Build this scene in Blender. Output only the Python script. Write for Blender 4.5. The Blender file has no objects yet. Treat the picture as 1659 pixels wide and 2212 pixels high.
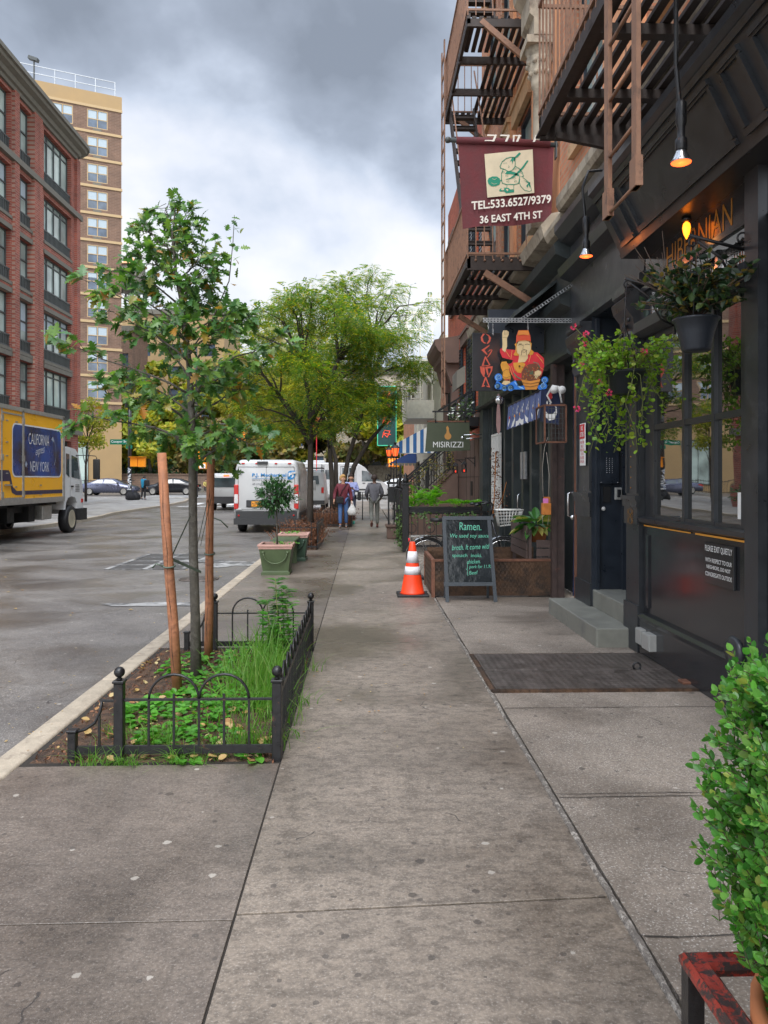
import bpy, bmesh, math, random
from mathutils import Vector, Matrix, noise
R=math.radians; PI=math.pi
scene=bpy.context.scene; COL=scene.collection
# ---------------------------------------------------------------- camera
cd=bpy.data.cameras.new("camera"); cam=bpy.data.objects.new("camera",cd); COL.objects.link(cam)
cd.sensor_fit='HORIZONTAL'; cd.sensor_width=36; cd.lens=36*1661/1659; cd.clip_start=.05; cd.clip_end=3000
cam.location=(0,0,1.55); cd.shift_y=-71/1659; cam.rotation_euler=(R(90),0,R(-1.5)); scene.camera=cam
# ---------------------------------------------------------------- sky (overcast) and sun
w=bpy.data.worlds.new("World"); scene.world=w; w.use_nodes=True
nt=w.node_tree; N=nt.nodes; L=nt.links; N.clear()
SUN_EL=R(55); SUN_AZ=R(180)
NS,OX,OY=2.6,44.4,9.9
def nd(t,**k):
    n=N.new(t)
    for a,b in k.items(): setattr(n,a,b)
    return n
def lk(a,b): L.new(a,b)
def mth(op,a,b=None,c=None,clamp=False):
    n=nd('ShaderNodeMath',operation=op); n.use_clamp=clamp
    for i,x in enumerate((a,b,c)):
        if x is None: continue
        if isinstance(x,(int,float)): n.inputs[i].default_value=x
        else: lk(x,n.inputs[i])
    return n.outputs[0]
tc=nd('ShaderNodeTexCoord'); sep=nd('ShaderNodeSeparateXYZ'); lk(tc.outputs['Generated'],sep.inputs[0])
zc=mth('MAXIMUM',sep.outputs[2],0.0)
den=mth('ADD',zc,.5)
cx=mth('DIVIDE',sep.outputs[0],den); cy=mth('DIVIDE',sep.outputs[1],den)
cmb=nd('ShaderNodeCombineXYZ'); lk(mth('MULTIPLY',cx,1.15),cmb.inputs[0]); lk(cy,cmb.inputs[1])
n1=nd('ShaderNodeTexNoise'); n1.inputs['Scale'].default_value=NS; n1.inputs['Detail'].default_value=6; n1.inputs['Roughness'].default_value=.5; n1.inputs['Distortion'].default_value=.15
off=nd('ShaderNodeVectorMath',operation='ADD'); lk(cmb.outputs[0],off.inputs[0]); off.inputs[1].default_value=(OX,OY,0); lk(off.outputs[0],n1.inputs['Vector'])
n2=nd('ShaderNodeTexNoise'); n2.inputs['Scale'].default_value=.55; n2.inputs['Detail'].default_value=2; lk(off.outputs[0],n2.inputs['Vector'])
# cloud thickness: large banks + billows, darker deck overhead in front, brighter towards the horizon
el=nd('ShaderNodeMapRange'); lk(sep.outputs[2],el.inputs[0]); el.interpolation_type='SMOOTHSTEP'
el.inputs[1].default_value=.28; el.inputs[2].default_value=.52; el.inputs[3].default_value=.95; el.inputs[4].default_value=.30
t=mth('ADD',el.outputs[0],mth('MULTIPLY',mth('SUBTRACT',n1.outputs[0],.5),2.7))
n3=nd('ShaderNodeTexNoise'); n3.inputs['Scale'].default_value=7; n3.inputs['Detail'].default_value=5; lk(off.outputs[0],n3.inputs['Vector']); t=mth('ADD',t,mth('MULTIPLY',mth('SUBTRACT',n3.outputs[0],.5),.35))
t=mth('ADD',t,mth('MULTIPLY',mth('SUBTRACT',n2.outputs[0],.5),.7),clamp=True)
cr=nd('ShaderNodeValToRGB'); lk(t,cr.inputs[0]); e=cr.color_ramp.elements
e[0].position=0; e[0].color=(.10,.113,.135,1); e[1].position=1; e[1].color=(.36,.36,.356,1)
a=e.new(.28); a.color=(.148,.167,.20,1); a=e.new(.52); a.color=(.225,.25,.295,1); a=e.new(.75); a.color=(.30,.315,.35,1)
# gain added to unseen sky overhead and behind the camera, lifting the ground light
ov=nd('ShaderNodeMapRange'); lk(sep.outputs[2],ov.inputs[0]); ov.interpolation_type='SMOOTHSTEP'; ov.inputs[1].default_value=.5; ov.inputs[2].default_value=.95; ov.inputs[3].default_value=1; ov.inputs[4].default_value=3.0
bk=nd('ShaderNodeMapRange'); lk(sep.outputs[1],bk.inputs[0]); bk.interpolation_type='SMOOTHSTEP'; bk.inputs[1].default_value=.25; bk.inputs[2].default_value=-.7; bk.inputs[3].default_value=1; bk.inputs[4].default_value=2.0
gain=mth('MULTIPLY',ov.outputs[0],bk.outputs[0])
sky=nd('ShaderNodeTexSky',sky_type='NISHITA'); sky.sun_disc=False; sky.sun_elevation=SUN_EL; sky.sun_rotation=SUN_AZ
sk=nd('ShaderNodeVectorMath',operation='SCALE'); lk(sky.outputs[0],sk.inputs[0]); sk.inputs['Scale'].default_value=.10
mx=nd('ShaderNodeMix',data_type='RGBA'); mx.inputs[0].default_value=.93; lk(sk.outputs[0],mx.inputs[6]); lk(cr.outputs[0],mx.inputs[7])
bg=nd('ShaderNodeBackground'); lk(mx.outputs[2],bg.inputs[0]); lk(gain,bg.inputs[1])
ow=nd('ShaderNodeOutputWorld'); lk(bg.outputs[0],ow.inputs[0])
sd=bpy.data.lights.new("sun",'SUN'); sd.energy=1.1; sd.angle=R(40); sd.color=(1,.97,.92)
so=bpy.data.objects.new("sun",sd); COL.objects.link(so); so.rotation_euler=(R(35),0,R(-70)+PI)
so.rotation_euler=Vector((math.sin(SUN_AZ)*math.cos(SUN_EL),math.cos(SUN_AZ)*math.cos(SUN_EL),math.sin(SUN_EL))).to_track_quat('Z','Y').to_euler()
scene.view_settings.view_transform='Standard'; scene.view_settings.look='None'; scene.view_settings.exposure=1.52; scene.view_settings.gamma=1
scene.cycles.max_bounces=6; scene.cycles.transparent_max_bounces=6
# ---------------------------------------------------------------- helpers
rnd=random.Random(7)
ORG={}
def V(*a): return Vector(a)
class MB:
    def __init__(s): s.v=[]; s.f=[]; s.sm=[]; s.mi=[]; s.cm=0
    def add(s,vs,fs,smooth=False):
        o=len(s.v); s.v.extend([tuple(x) for x in vs])
        for f in fs: s.f.append([i+o for i in f]); s.sm.append(smooth); s.mi.append(s.cm)
        return s
    def box(s,x0,x1,y0,y1,z0,z1):
        return s.add([(x0,y0,z0),(x1,y0,z0),(x1,y1,z0),(x0,y1,z0),(x0,y0,z1),(x1,y0,z1),(x1,y1,z1),(x0,y1,z1)],
            [(0,3,2,1),(4,5,6,7),(0,1,5,4),(1,2,6,5),(2,3,7,6),(3,0,4,7)])
    def rbox(s,x0,x1,y0,y1,z0,z1,b=.01,seg=2):
        bm=bmesh.new(); bmesh.ops.create_cube(bm,size=1)
        for v in bm.verts: v.co=V((x0+x1)/2+v.co.x*(x1-x0),(y0+y1)/2+v.co.y*(y1-y0),(z0+z1)/2+v.co.z*(z1-z0))
        bmesh.ops.bevel(bm,geom=bm.edges[:],offset=b,segments=seg,profile=.5,affect='EDGES')
        bm.verts.index_update(); s.add([v.co[:] for v in bm.verts],[[v.index for v in f.verts] for f in bm.faces],seg>2); bm.free(); return s
    def quad(s,a,b,c,d): return s.add([a,b,c,d],[(0,1,2,3)])
    def bar(s,p0,p1,w,h=None,up=(0,0,1)):
        p0=V(*p0);p1=V(*p1);h=h or w;d=(p1-p0).normalized();u=V(*up)
        if abs(d.dot(u))>.98:u=V(0,1,0)
        a=d.cross(u).normalized()*w/2;b=a.cross(d).normalized()*h/2
        return s.add([p0-a-b,p0+a-b,p0+a+b,p0-a+b,p1-a-b,p1+a-b,p1+a+b,p1-a+b],[(0,1,2,3),(7,6,5,4),(0,4,5,1),(1,5,6,2),(2,6,7,3),(3,7,4,0)])
    def tube(s,pts,r,n=6,smooth=True,caps=True):
        pts=[V(*p) for p in pts]
        if not isinstance(r,(list,tuple)): r=[r]*len(pts)
        d=(pts[1]-pts[0]).normalized(); u=d.orthogonal().normalized(); vs=[]
        for i,p in enumerate(pts):
            d=(pts[min(i+1,len(pts)-1)]-pts[max(i-1,0)]).normalized()
            u=(u-d*u.dot(d)); u=u.normalized() if u.length>1e-6 else d.orthogonal().normalized(); b=d.cross(u)
            for k in range(n):
                t=2*PI*k/n; vs.append(p+(u*math.cos(t)+b*math.sin(t))*r[i])
        fs=[(i*n+k,i*n+(k+1)%n,(i+1)*n+(k+1)%n,(i+1)*n+k) for i in range(len(pts)-1) for k in range(n)]
        if caps: fs+= [tuple(range(n-1,-1,-1)),tuple((len(pts)-1)*n+k for k in range(n))]
        return s.add(vs,fs,smooth)
    def lathe(s,prof,c=(0,0,0),n=16,axis='Z',smooth=True,caps=True):
        vs=[];c=V(*c)
        for (r,h) in prof:
            for k in range(n):
                t=2*PI*(k+(.5 if n==4 else 0))/n; q=1.41421 if (n==4) else 1
                a,b=r*q*math.cos(t),r*q*math.sin(t)
                vs.append(c+(V(a,b,h) if axis=='Z' else V(h,a,b) if axis=='X' else V(a,h,b)))
        m=len(prof); fs=[(i*n+k,i*n+(k+1)%n,(i+1)*n+(k+1)%n,(i+1)*n+k) for i in range(m-1) for k in range(n)]
        
        if caps: fs+=[tuple(range(n-1,-1,-1)),tuple((m-1)*n+k for k in range(n))]
        return s.add(vs,fs,smooth and n>4)
    def loft(s,secs,smooth=True,closed=True,caps=True):
        n=len(secs[0]);m=len(secs); vs=[p for q in secs for p in q]
        fs=[(i*n+k,i*n+(k+1)%n,(i+1)*n+(k+1)%n,(i+1)*n+k) for i in range(m-1) for k in range(n if closed else n-1)]
        if caps: fs+=[tuple(range(n-1,-1,-1)),tuple((m-1)*n+k for k in range(n))]
        return s.add(vs,fs,smooth)
    def poly(s,pts,O,Rv,U,T=None,th=0):
        """flat outline pts (a,b) -> O+a*R+b*U ; optional thickness along T"""
        O=V(*O);Rv=V(*Rv);U=V(*U); P=[O+Rv*a+U*b for a,b in pts]; n=len(P)
        if not th: return s.add(P,[tuple(range(n))])
        T=V(*T)*th
        return s.add(P+[p+T for p in P],[tuple(range(n)),tuple(range(2*n-1,n-1,-1))]+[(k,(k+1)%n,n+(k+1)%n,n+k) for k in range(n)])
    def stroke(s,pts,wd,O,Rv,U,closed=False):
        O=V(*O);Rv=V(*Rv);U=V(*U); q=[V(a,b,0) for a,b in pts]
        if closed: q.append(q[0])
        for i in range(len(q)-1):
            d=(q[i+1]-q[i]); 
            if d.length<1e-6: continue
            d.normalize(); nn=V(-d.y,d.x,0)*wd/2; e=d*wd*.35
            P=[q[i]-e-nn,q[i+1]+e-nn,q[i+1]+e+nn,q[i]-e+nn]
            s.add([O+Rv*p.x+U*p.y for p in P],[(0,1,2,3)])
        return s
    def text(s,txt,O,Rv,U,w=None,h=.1,bold=0,shear=0,align='L'):
        vs,fs,bw,bh=text_geo(txt,bold,shear); O=V(*O);Rv=V(*Rv).normalized();U=V(*U).normalized()
        sy=h/bh; sx=(w/bw) if w else sy
        if align=='C': O=O-Rv*(bw*sx/2)
        return s.add([O+Rv*(x*sx)+U*(y*sy) for x,y in vs],fs)
    def build(s,name,mat,parent=None,org=None):
        me=bpy.data.meshes.new(name); o=bpy.data.objects.new(name,me); COL.objects.link(o)
        if parent is not None: g=ORG[parent.name]; o.parent=parent
        else: g=V(*(org or (0,0,0))); o.location=g
        ORG[o.name]=g
        me.from_pydata([(a-g.x,b-g.y,c-g.z) for a,b,c in s.v],[],s.f)
        for m in (mat if isinstance(mat,(list,tuple)) else [mat]): me.materials.append(M[m] if isinstance(m,str) else m)
        me.polygons.foreach_set('use_smooth',s.sm); me.polygons.foreach_set('material_index',s.mi); me.update(); return o
_tc={}
def text_geo(txt,bold,shear):
    k=(txt,bold,shear)
    if k in _tc: return _tc[k]
    c=bpy.data.curves.new('t','FONT'); c.body=txt; c.offset=bold; c.shear=shear; c.resolution_u=3
    o=bpy.data.objects.new('t',c); COL.objects.link(o); bpy.context.view_layer.update()
    me=bpy.data.meshes.new_from_object(o.evaluated_get(bpy.context.evaluated_depsgraph_get()))
    vs=[(v.co.x,v.co.y) for v in me.vertices]; fs=[tuple(p.vertices) for p in me.polygons]
    x0=min(v[0] for v in vs);x1=max(v[0] for v in vs);y0=min(v[1] for v in vs);y1=max(v[1] for v in vs)
    vs=[(x-x0,y-y0) for x,y in vs]; bpy.data.objects.remove(o); bpy.data.curves.remove(c); bpy.data.meshes.remove(me)
    _tc[k]=(vs,fs,x1-x0,y1-y0); return _tc[k]
def tag(o,label=None,cat=None,group=None,kind=None):
    for k,v in (('label',label),('category',cat),('group',group),('kind',kind)):
        if v: o[k]=v
    return o
def thing(name,label,cat,loc,group=None):
    o=bpy.data.objects.new(name,None); COL.objects.link(o); o.location=loc; o.empty_display_size=.2
    ORG[o.name]=V(*loc); return tag(o,label,cat,group)
def struct(name,mb,mat): return tag(mb.build(name,mat),kind='structure')
def dup(root,loc,rz=None,label=None,group=None):
    r=root.copy(); COL.objects.link(r); r.location=loc
    if rz is not None: r.rotation_euler=(0,0,rz)
    if label: r['label']=label
    if group: r['group']=group
    for ch in list(root.children):
        c=ch.copy(); COL.objects.link(c); c.parent=r
        for g in list(ch.children):
            d=g.copy(); COL.objects.link(d); d.parent=c
    return r
def wallgrid(mb,O,U,Nn,Ln,Hh,ops,dep):
    """wall of length Ln along U, height Hh, outward normal Nn, with openings (a0,a1,b0,b1) and reveals of depth dep"""
    O=V(*O);U=V(*U);Nn=V(*Nn);Z=V(0,0,1)
    xs=sorted(set([0,Ln]+[a for o in ops for a in o[:2]])); zs=sorted(set([0,Hh]+[a for o in ops for a in o[2:]]))
    P=lambda a,b,d=0:O+U*a+Z*b-Nn*d
    for i in range(len(xs)-1):
        for j in range(len(zs)-1):
            ca=(xs[i]+xs[i+1])/2;cb=(zs[j]+zs[j+1])/2
            if any(o[0]<ca<o[1] and o[2]<cb<o[3] for o in ops): continue
            mb.quad(P(xs[i],zs[j]),P(xs[i+1],zs[j]),P(xs[i+1],zs[j+1]),P(xs[i],zs[j+1]))
    for a0,a1,b0,b1 in ops:
        mb.quad(P(a0,b0),P(a0,b0,dep),P(a0,b1,dep),P(a0,b1)); mb.quad(P(a1,b0),P(a1,b1),P(a1,b1,dep),P(a1,b0,dep))
        mb.quad(P(a0,b0),P(a1,b0),P(a1,b0,dep),P(a0,b0,dep)); mb.quad(P(a0,b1),P(a0,b1,dep),P(a1,b1,dep),P(a1,b1))
# ---------------------------------------------------------------- materials
M={}
def newmat(name):
    m=bpy.data.materials.new(name); m.use_nodes=True; M[name]=m; n=m.node_tree; n.nodes.clear()
    o=n.nodes.new('ShaderNodeOutputMaterial'); b=n.nodes.new('ShaderNodeBsdfPrincipled'); n.links.new(b.outputs[0],o.inputs[0]); return m,n,b,o
def c4(c): return (c[0],c[1],c[2],1)
def noisen(n,vec,scale,detail=4,rough=.55,dist=0):
    t=n.nodes.new('ShaderNodeTexNoise'); t.inputs['Scale'].default_value=scale; t.inputs['Detail'].default_value=detail; t.inputs['Roughness'].default_value=rough; t.inputs['Distortion'].default_value=dist
    n.links.new(vec,t.inputs['Vector']); return t.outputs[0]
def ramp(n,fac,stops):
    r=n.nodes.new('ShaderNodeValToRGB'); n.links.new(fac,r.inputs[0]); e=r.color_ramp.elements
    e[0].position,e[0].color=stops[0][0],c4(stops[0][1]); e[1].position,e[1].color=stops[-1][0],c4(stops[-1][1])
    for p,c in stops[1:-1]: x=e.new(p); x.color=c4(c)
    return r.outputs[0]
def mixc(n,fac,a,b,mode='MIX'):
    x=n.nodes.new('ShaderNodeMix'); x.data_type='RGBA'; x.blend_type=mode
    for i,q in ((0,fac),(6,a),(7,b)):
        if isinstance(q,(int,float)): x.inputs[i].default_value=q
        elif isinstance(q,tuple): x.inputs[i].default_value=c4(q)
        else: n.links.new(q,x.inputs[i])
    return x.outputs[2]
def bump(n,b,h,st=.3,d=.01):
    x=n.nodes.new('ShaderNodeBump'); x.inputs['Strength'].default_value=st; x.inputs['Distance'].default_value=d; n.links.new(h,x.inputs['Height']); n.links.new(x.outputs[0],b.inputs['Normal'])
def gp(n):  return n.nodes.new('ShaderNodeNewGeometry')
def oc(n):  return n.nodes.new('ShaderNodeTexCoord').outputs['Object']
def S(m,n,op,a,b=None,c=None,clamp=False):
    x=n.nodes.new('ShaderNodeMath'); x.operation=op; x.use_clamp=clamp
    for i,q in enumerate((a,b,c)):
        if q is None: continue
        if isinstance(q,(int,float)): x.inputs[i].default_value=q
        else: n.links.new(q,x.inputs[i])
    return x.outputs[0]
def mat(name,col,rough=.6,metal=0,var=.15,scale=8,bmp=.15,bd=.004,col2=None,th=(.45,.6),ior=1.5,emit=None,es=0,rv=.1,s2=None,coat=0):
    m,n,b,o=newmat(name); vec=oc(n)
    f=noisen(n,vec,scale,5,.6); dk=tuple(c*(1-var) for c in col); lt=tuple(min(1,c*(1+var)) for c in col)
    c=ramp(n,f,[(.3,dk),(.7,lt)])
    if col2:
        g=noisen(n,vec,s2 or scale*.7,6,.7,.3); mk=ramp(n,g,[(th[0],(0,0,0)),(th[1],(1,1,1))]); c=mixc(n,mk,c,col2)
    n.links.new(c,b.inputs['Base Color']); b.inputs['Metallic'].default_value=metal; b.inputs['IOR'].default_value=ior; b.inputs['Coat Weight'].default_value=coat
    r=n.nodes.new('ShaderNodeMapRange'); n.links.new(f,r.inputs[0]); r.inputs[1].default_value=.3;r.inputs[2].default_value=.7;r.inputs[3].default_value=max(0,rough-rv);r.inputs[4].default_value=min(1,rough+rv); n.links.new(r.outputs[0],b.inputs['Roughness'])
    if bmp: bump(n,b,noisen(n,vec,scale*5,4),bmp,bd)
    if emit: b.inputs['Emission Color'].default_value=c4(emit); b.inputs['Emission Strength'].default_value=es
    return m
def leafmat(name,cols,rough=.45,trans=.35,tc=None):
    m,n,b,o=newmat(name); g=gp(n); k=len(cols)
    c=ramp(n,g.outputs['Random Per Island'],[(i/(k-1),x) for i,x in enumerate(cols)])
    n.links.new(c,b.inputs['Base Color']); b.inputs['Roughness'].default_value=rough
    t=n.nodes.new('ShaderNodeBsdfTranslucent'); n.links.new(mixc(n,1.0,c,(1.5,1.6,.7),'MULTIPLY'),t.inputs[0])
    x=n.nodes.new('ShaderNodeMixShader'); x.inputs[0].default_value=trans; n.links.new(b.outputs[0],x.inputs[1]); n.links.new(t.outputs[0],x.inputs[2]); n.links.new(x.outputs[0],o.inputs[0]); return m
def brickmat(name,c1,c2,mortar,U=(0,1),bw=.21,bh=.072,ms=.012,bs=.35):
    m,n,b,o=newmat(name); g=gp(n).outputs['Position']
    d=n.nodes.new('ShaderNodeVectorMath'); d.operation='DOT_PRODUCT'; n.links.new(g,d.inputs[0]); d.inputs[1].default_value=(U[0],U[1],0)
    sp=n.nodes.new('ShaderNodeSeparateXYZ'); n.links.new(g,sp.inputs[0]); cb=n.nodes.new('ShaderNodeCombineXYZ'); n.links.new(d.outputs['Value'],cb.inputs[0]); n.links.new(sp.outputs[2],cb.inputs[1])
    t=n.nodes.new('ShaderNodeTexBrick'); n.links.new(cb.outputs[0],t.inputs['Vector']); t.inputs['Scale'].default_value=1; t.inputs['Brick Width'].default_value=bw; t.inputs['Row Height'].default_value=bh; t.inputs['Mortar Size'].default_value=ms; t.inputs['Mortar Smooth'].default_value=.3
    t.inputs['Color1'].default_value=c4(c1); t.inputs['Color2'].default_value=c4(c2); t.inputs['Mortar'].default_value=c4(mortar); t.inputs['Bias'].default_value=-.1
    f=noisen(n,g,1.3,5,.65); v=ramp(n,f,[(.3,(.72,.72,.72)),(.7,(1.15,1.12,1.1))])
    n.links.new(mixc(n,1.0,t.outputs[0],v,'MULTIPLY'),b.inputs['Base Color']); b.inputs['Roughness'].default_value=.85
    bump(n,b,t.outputs['Fac'],-bs,.006); return m
def glassmat(name,col,ior=1.9,rough=.03,var=.25,scale=1.2):
    m,n,b,o=newmat(name); vec=gp(n).outputs['Position']; f=noisen(n,vec,scale,3)
    n.links.new(ramp(n,f,[(.35,tuple(c*(1-var) for c in col)),(.65,tuple(c*(1+var) for c in col))]),b.inputs['Base Color']); b.inputs['Roughness'].default_value=rough; b.inputs['IOR'].default_value=ior
    bump(n,b,noisen(n,vec,1.7,2),.06,.02); return m
mat('black_paint',(.030,.033,.037),.34,var=.3,scale=6,bmp=.12,bd=.003,col2=(.06,.064,.068),th=(.60,.74),rv=.08)
mat('black_gloss',(.022,.023,.026),.16,var=.2,scale=1.5,bmp=.05,rv=.06,col2=(.045,.045,.047),th=(.66,.8))
mat('dark_green_paint',(.034,.042,.042),.4,var=.3,scale=3,bmp=.12,col2=(.10,.105,.10),th=(.6,.76))
mat('blue_black_paint',(.020,.026,.036),.34,var=.25,scale=5,bmp=.08)
mat('black_iron',(.014,.014,.015),.36,var=.3,scale=30,bmp=.25,col2=(.10,.045,.025),th=(.62,.70))
mat('brown_iron',(.036,.024,.019),.6,var=.25,scale=14,bmp=.3,col2=(.022,.016,.013),th=(.5,.68))
mat('brown_iron_light',(.25,.13,.078),.6,var=.2,scale=12,bmp=.3,col2=(.10,.055,.036),th=(.55,.7))
mat('white_paint',(.7,.69,.64),.6,var=.08,scale=6,bmp=.1,col2=(.42,.38,.31),th=(.6,.75))
mat('cream_stone',(.38,.33,.25),.8,var=.25,scale=5,bmp=.3,col2=(.15,.12,.09),th=(.5,.68))
mat('brownstone',(.155,.10,.078),.8,var=.15,scale=4,bmp=.3,col2=(.12,.08,.065),th=(.55,.75))
mat('stone_belt',(.14,.13,.105),.8,var=.15,scale=4,bmp=.2)
mat('step_stone',(.20,.20,.17),.6,var=.18,scale=5,bmp=.25,col2=(.14,.14,.13),th=(.52,.7))
mat('galvanised',(.45,.47,.48),.38,.8,var=.2,scale=20,bmp=.1)
mat('chrome',(.6,.6,.6),.2,1,var=.1,bmp=0)
mat('grey_box',(.36,.36,.34),.45,.2,var=.1,scale=20)
mat('rust_plate',(.13,.075,.045),.5,.4,var=.3,scale=5,bmp=.3,col2=(.045,.034,.028),th=(.45,.62))
mat('rust',(.17,.075,.045),.7,.2,var=.3,scale=12,bmp=.4)
mat('dark_void',(.008,.008,.009),.7,var=.2,bmp=0)
mat('gold',(.36,.17,.03),.4,.2,var=.1,bmp=0)
mat('orange_line',(.85,.38,.05),.5,var=.1,bmp=0)
mat('white_sign',(.78,.78,.76),.5,var=.03,bmp=0)
mat('red_sign',(.62,.03,.04),.45,var=.08,bmp=0)
mat('blue_curtain',(.010,.018,.055),.75,var=.35,scale=5,bmp=.5,bd=.03)
mat('kerb_stone',(.40,.34,.26),.8,var=.15,scale=9,bmp=.5,bd=.01,col2=(.22,.18,.14),th=(.54,.7))
mat('mortar',(.40,.36,.31),.9,var=.5,scale=30,bmp=.8,bd=.02,col2=(.20,.175,.15),th=(.42,.50))
mat('joint_dirt',(.028,.023,.018),.95,var=.4,scale=20,bmp=.4)
mat('orange_wall',(.72,.34,.17),.85,var=.12,scale=3,bmp=.2,col2=(.36,.16,.09),th=(.55,.75))
mat('tan_render',(.34,.23,.11),.8,var=.07,scale=.6,bmp=.05)
mat('tan_trim',(.42,.30,.16),.75,var=.06,bmp=0)
brickmat('brick_red',(.31,.08,.052),(.21,.052,.038),(.30,.20,.155),U=(0,1),bw=.30,bh=.11,ms=.014)
brickmat('brick_orange',(.60,.25,.13),(.46,.17,.09),(.45,.30,.20),U=(0,1))
brickmat('brick_side',(.55,.13,.06),(.44,.09,.045),(.25,.10,.07),U=(0,1))
UX,UY=-.913,-.408
brickmat('brick_tower',(.17,.10,.066),(.13,.076,.052),(.20,.135,.098),U=(UX,UY),bw=.5,bh=.16,ms=.03)
brickmat('brick_wall_far',(.20,.135,.095),(.16,.105,.075),(.13,.09,.07),U=(1,0),bw=.5,bh=.2,ms=.03)
glassmat('window_glass',(.34,.42,.39),1.9,.05,.45,.45); glassmat('dark_glass',(.008,.009,.008),4.0,.015,.2); glassmat('tower_glass',(.07,.10,.14),1.8,.05,.5,.6)  # window_glass: sky reflection and pale curtains put into the base colour
mat('blind',(.36,.43,.47),.7,var=.06,bmp=0); mat('grey_frame',(.055,.062,.06),.5,var=.1,bmp=0)
def lamp_mat(name,col,e,st): return mat(name,col,.4,bmp=0,emit=e,es=st)
lamp_mat('red_bulb',(.9,.12,.03),(1,.10,.02),1.3); lamp_mat('amber_bulb',(.9,.35,.05),(1,.20,.01),1.7)
# pavement materials ------------------------------------------------------
def pavemat(name,base,dark,light,rlo,rhi,speck,streak):
    m,n,b,o=newmat(name); vec=gp(n).outputs['Position']
    big=noisen(n,vec,.55,3,.5,.4); mid=noisen(n,vec,5.5,7,.72,.4); fine=noisen(n,vec,60,3,.7); sp=noisen(n,vec,120,2,.6)
    mp=n.nodes.new('ShaderNodeMapping'); mp.inputs['Scale'].default_value=(1.0,1.5,1); n.links.new(vec,mp.inputs[0]); blot=noisen(n,mp.outputs[0],11,8,.74,.1)
    c=ramp(n,big,[(.36,dark),(.5,base),(.66,light)])
    c=mixc(n,.75,c,ramp(n,mid,[(.3,(.78,.77,.76)),(.52,(1,1,1)),(.75,(1.16,1.14,1.11))]),'MULTIPLY')
    if streak: c=mixc(n,streak,c,ramp(n,blot,[(.43,(.74,.73,.71)),(.48,(.94,.94,.93)),(.53,(1.16,1.15,1.12))]),'MULTIPLY')
    c=mixc(n,.8,c,ramp(n,fine,[(.32,(.66,.66,.65)),(.68,(1.32,1.32,1.31))]),'MULTIPLY')
    if speck: 
        c=mixc(n,ramp(n,sp,[(.60,(0,0,0)),(.66,(speck,speck,speck))]),c,(.50,.47,.43)); c=mixc(n,ramp(n,noisen(n,vec,75,3,.6),[(.30,(speck,speck,speck)),(.36,(0,0,0))]),c,(.05,.045,.04))
    # chewing-gum spots
    for sc_,thr,col,sd in ((3.6,.062,(.50,.46,.40),0),(4.2,.085,(.06,.05,.043),5),(9,.12,(.08,.068,.058),11)):
        ad=n.nodes.new('ShaderNodeVectorMath'); ad.operation='ADD'; n.links.new(vec,ad.inputs[0]); ad.inputs[1].default_value=(sd,sd*1.7,0)
        vo=n.nodes.new('ShaderNodeTexVoronoi'); vo.voronoi_dimensions='2D'; vo.inputs['Scale'].default_value=sc_; n.links.new(ad.outputs[0],vo.inputs['Vector'])
        sx=n.nodes.new('ShaderNodeSeparateColor'); n.links.new(vo.outputs['Color'],sx.inputs[0])
        rad=S(m,n,'MULTIPLY',sx.outputs[0],thr); wob=S(m,n,'MULTIPLY',S(m,n,'SUBTRACT',fine,.5),.10)
        k=S(m,n,'MULTIPLY',S(m,n,'LESS_THAN',S(m,n,'ADD',vo.outputs['Distance'],wob),rad),S(m,n,'GREATER_THAN',sx.outputs[1],.66))
        c=mixc(n,S(m,n,'MULTIPLY',k,.7),c,col)
    wet=noisen(n,vec,.75,4,.55,.6); c=mixc(n,1.0,c,ramp(n,wet,[(.36,(.66,.65,.64)),(.56,(1.04,1.04,1.04))]),'MULTIPLY')
    for sc_,wd_,th_,sd in ((.5,.0028,.60,3),(1.3,.003,.66,8)):   # hairline cracks
        wn=n.nodes.new('ShaderNodeTexNoise'); wn.inputs['Scale'].default_value=2.5; wn.inputs['Detail'].default_value=6; n.links.new(vec,wn.inputs['Vector'])
        ws=n.nodes.new('ShaderNodeVectorMath'); ws.operation='MULTIPLY_ADD'; n.links.new(wn.outputs['Color'],ws.inputs[0]); ws.inputs[1].default_value=(.35,.35,.35); n.links.new(vec,ws.inputs[2])
        ve=n.nodes.new('ShaderNodeTexVoronoi'); ve.voronoi_dimensions='2D'; ve.feature='DISTANCE_TO_EDGE'; ve.inputs['Scale'].default_value=sc_; n.links.new(ws.outputs[0],ve.inputs['Vector'])
        k=S(m,n,'MULTIPLY',S(m,n,'LESS_THAN',ve.outputs['Distance'],wd_*sc_*1.2),S(m,n,'GREATER_THAN',noisen(n,vec,.8+sd*.1,2),th_)); c=mixc(n,S(m,n,'MULTIPLY',k,.75),c,(.04,.034,.03))
    n.links.new(c,b.inputs['Base Color'])
    r=n.nodes.new('ShaderNodeMapRange'); n.links.new(wet,r.inputs[0]); r.inputs[1].default_value=.38;r.inputs[2].default_value=.62;r.inputs[3].default_value=rlo;r.inputs[4].default_value=rhi; n.links.new(r.outputs[0],b.inputs['Roughness'])
    bump(n,b,S(m,n,'ADD',S(m,n,'MULTIPLY',fine,.6),mid),.35,.006)
pavemat('pave_kerbside',(.165,.135,.112),(.126,.103,.086),(.20,.165,.137),.24,.52,.22,.45)
pavemat('pave_middle',(.212,.176,.143),(.166,.138,.113),(.266,.222,.182),.28,.66,.28,.85)
pavemat('pave_frontage',(.25,.208,.17),(.20,.167,.137),(.29,.242,.198),.5,.8,.85,.25)
pavemat('pave_far',(.34,.33,.31),(.28,.27,.26),(.38,.37,.35),.45,.7,0,.2)
pavemat('asphalt',(.14,.128,.118),(.105,.096,.09),(.185,.17,.156),.30,.58,.6,.3)
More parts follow.
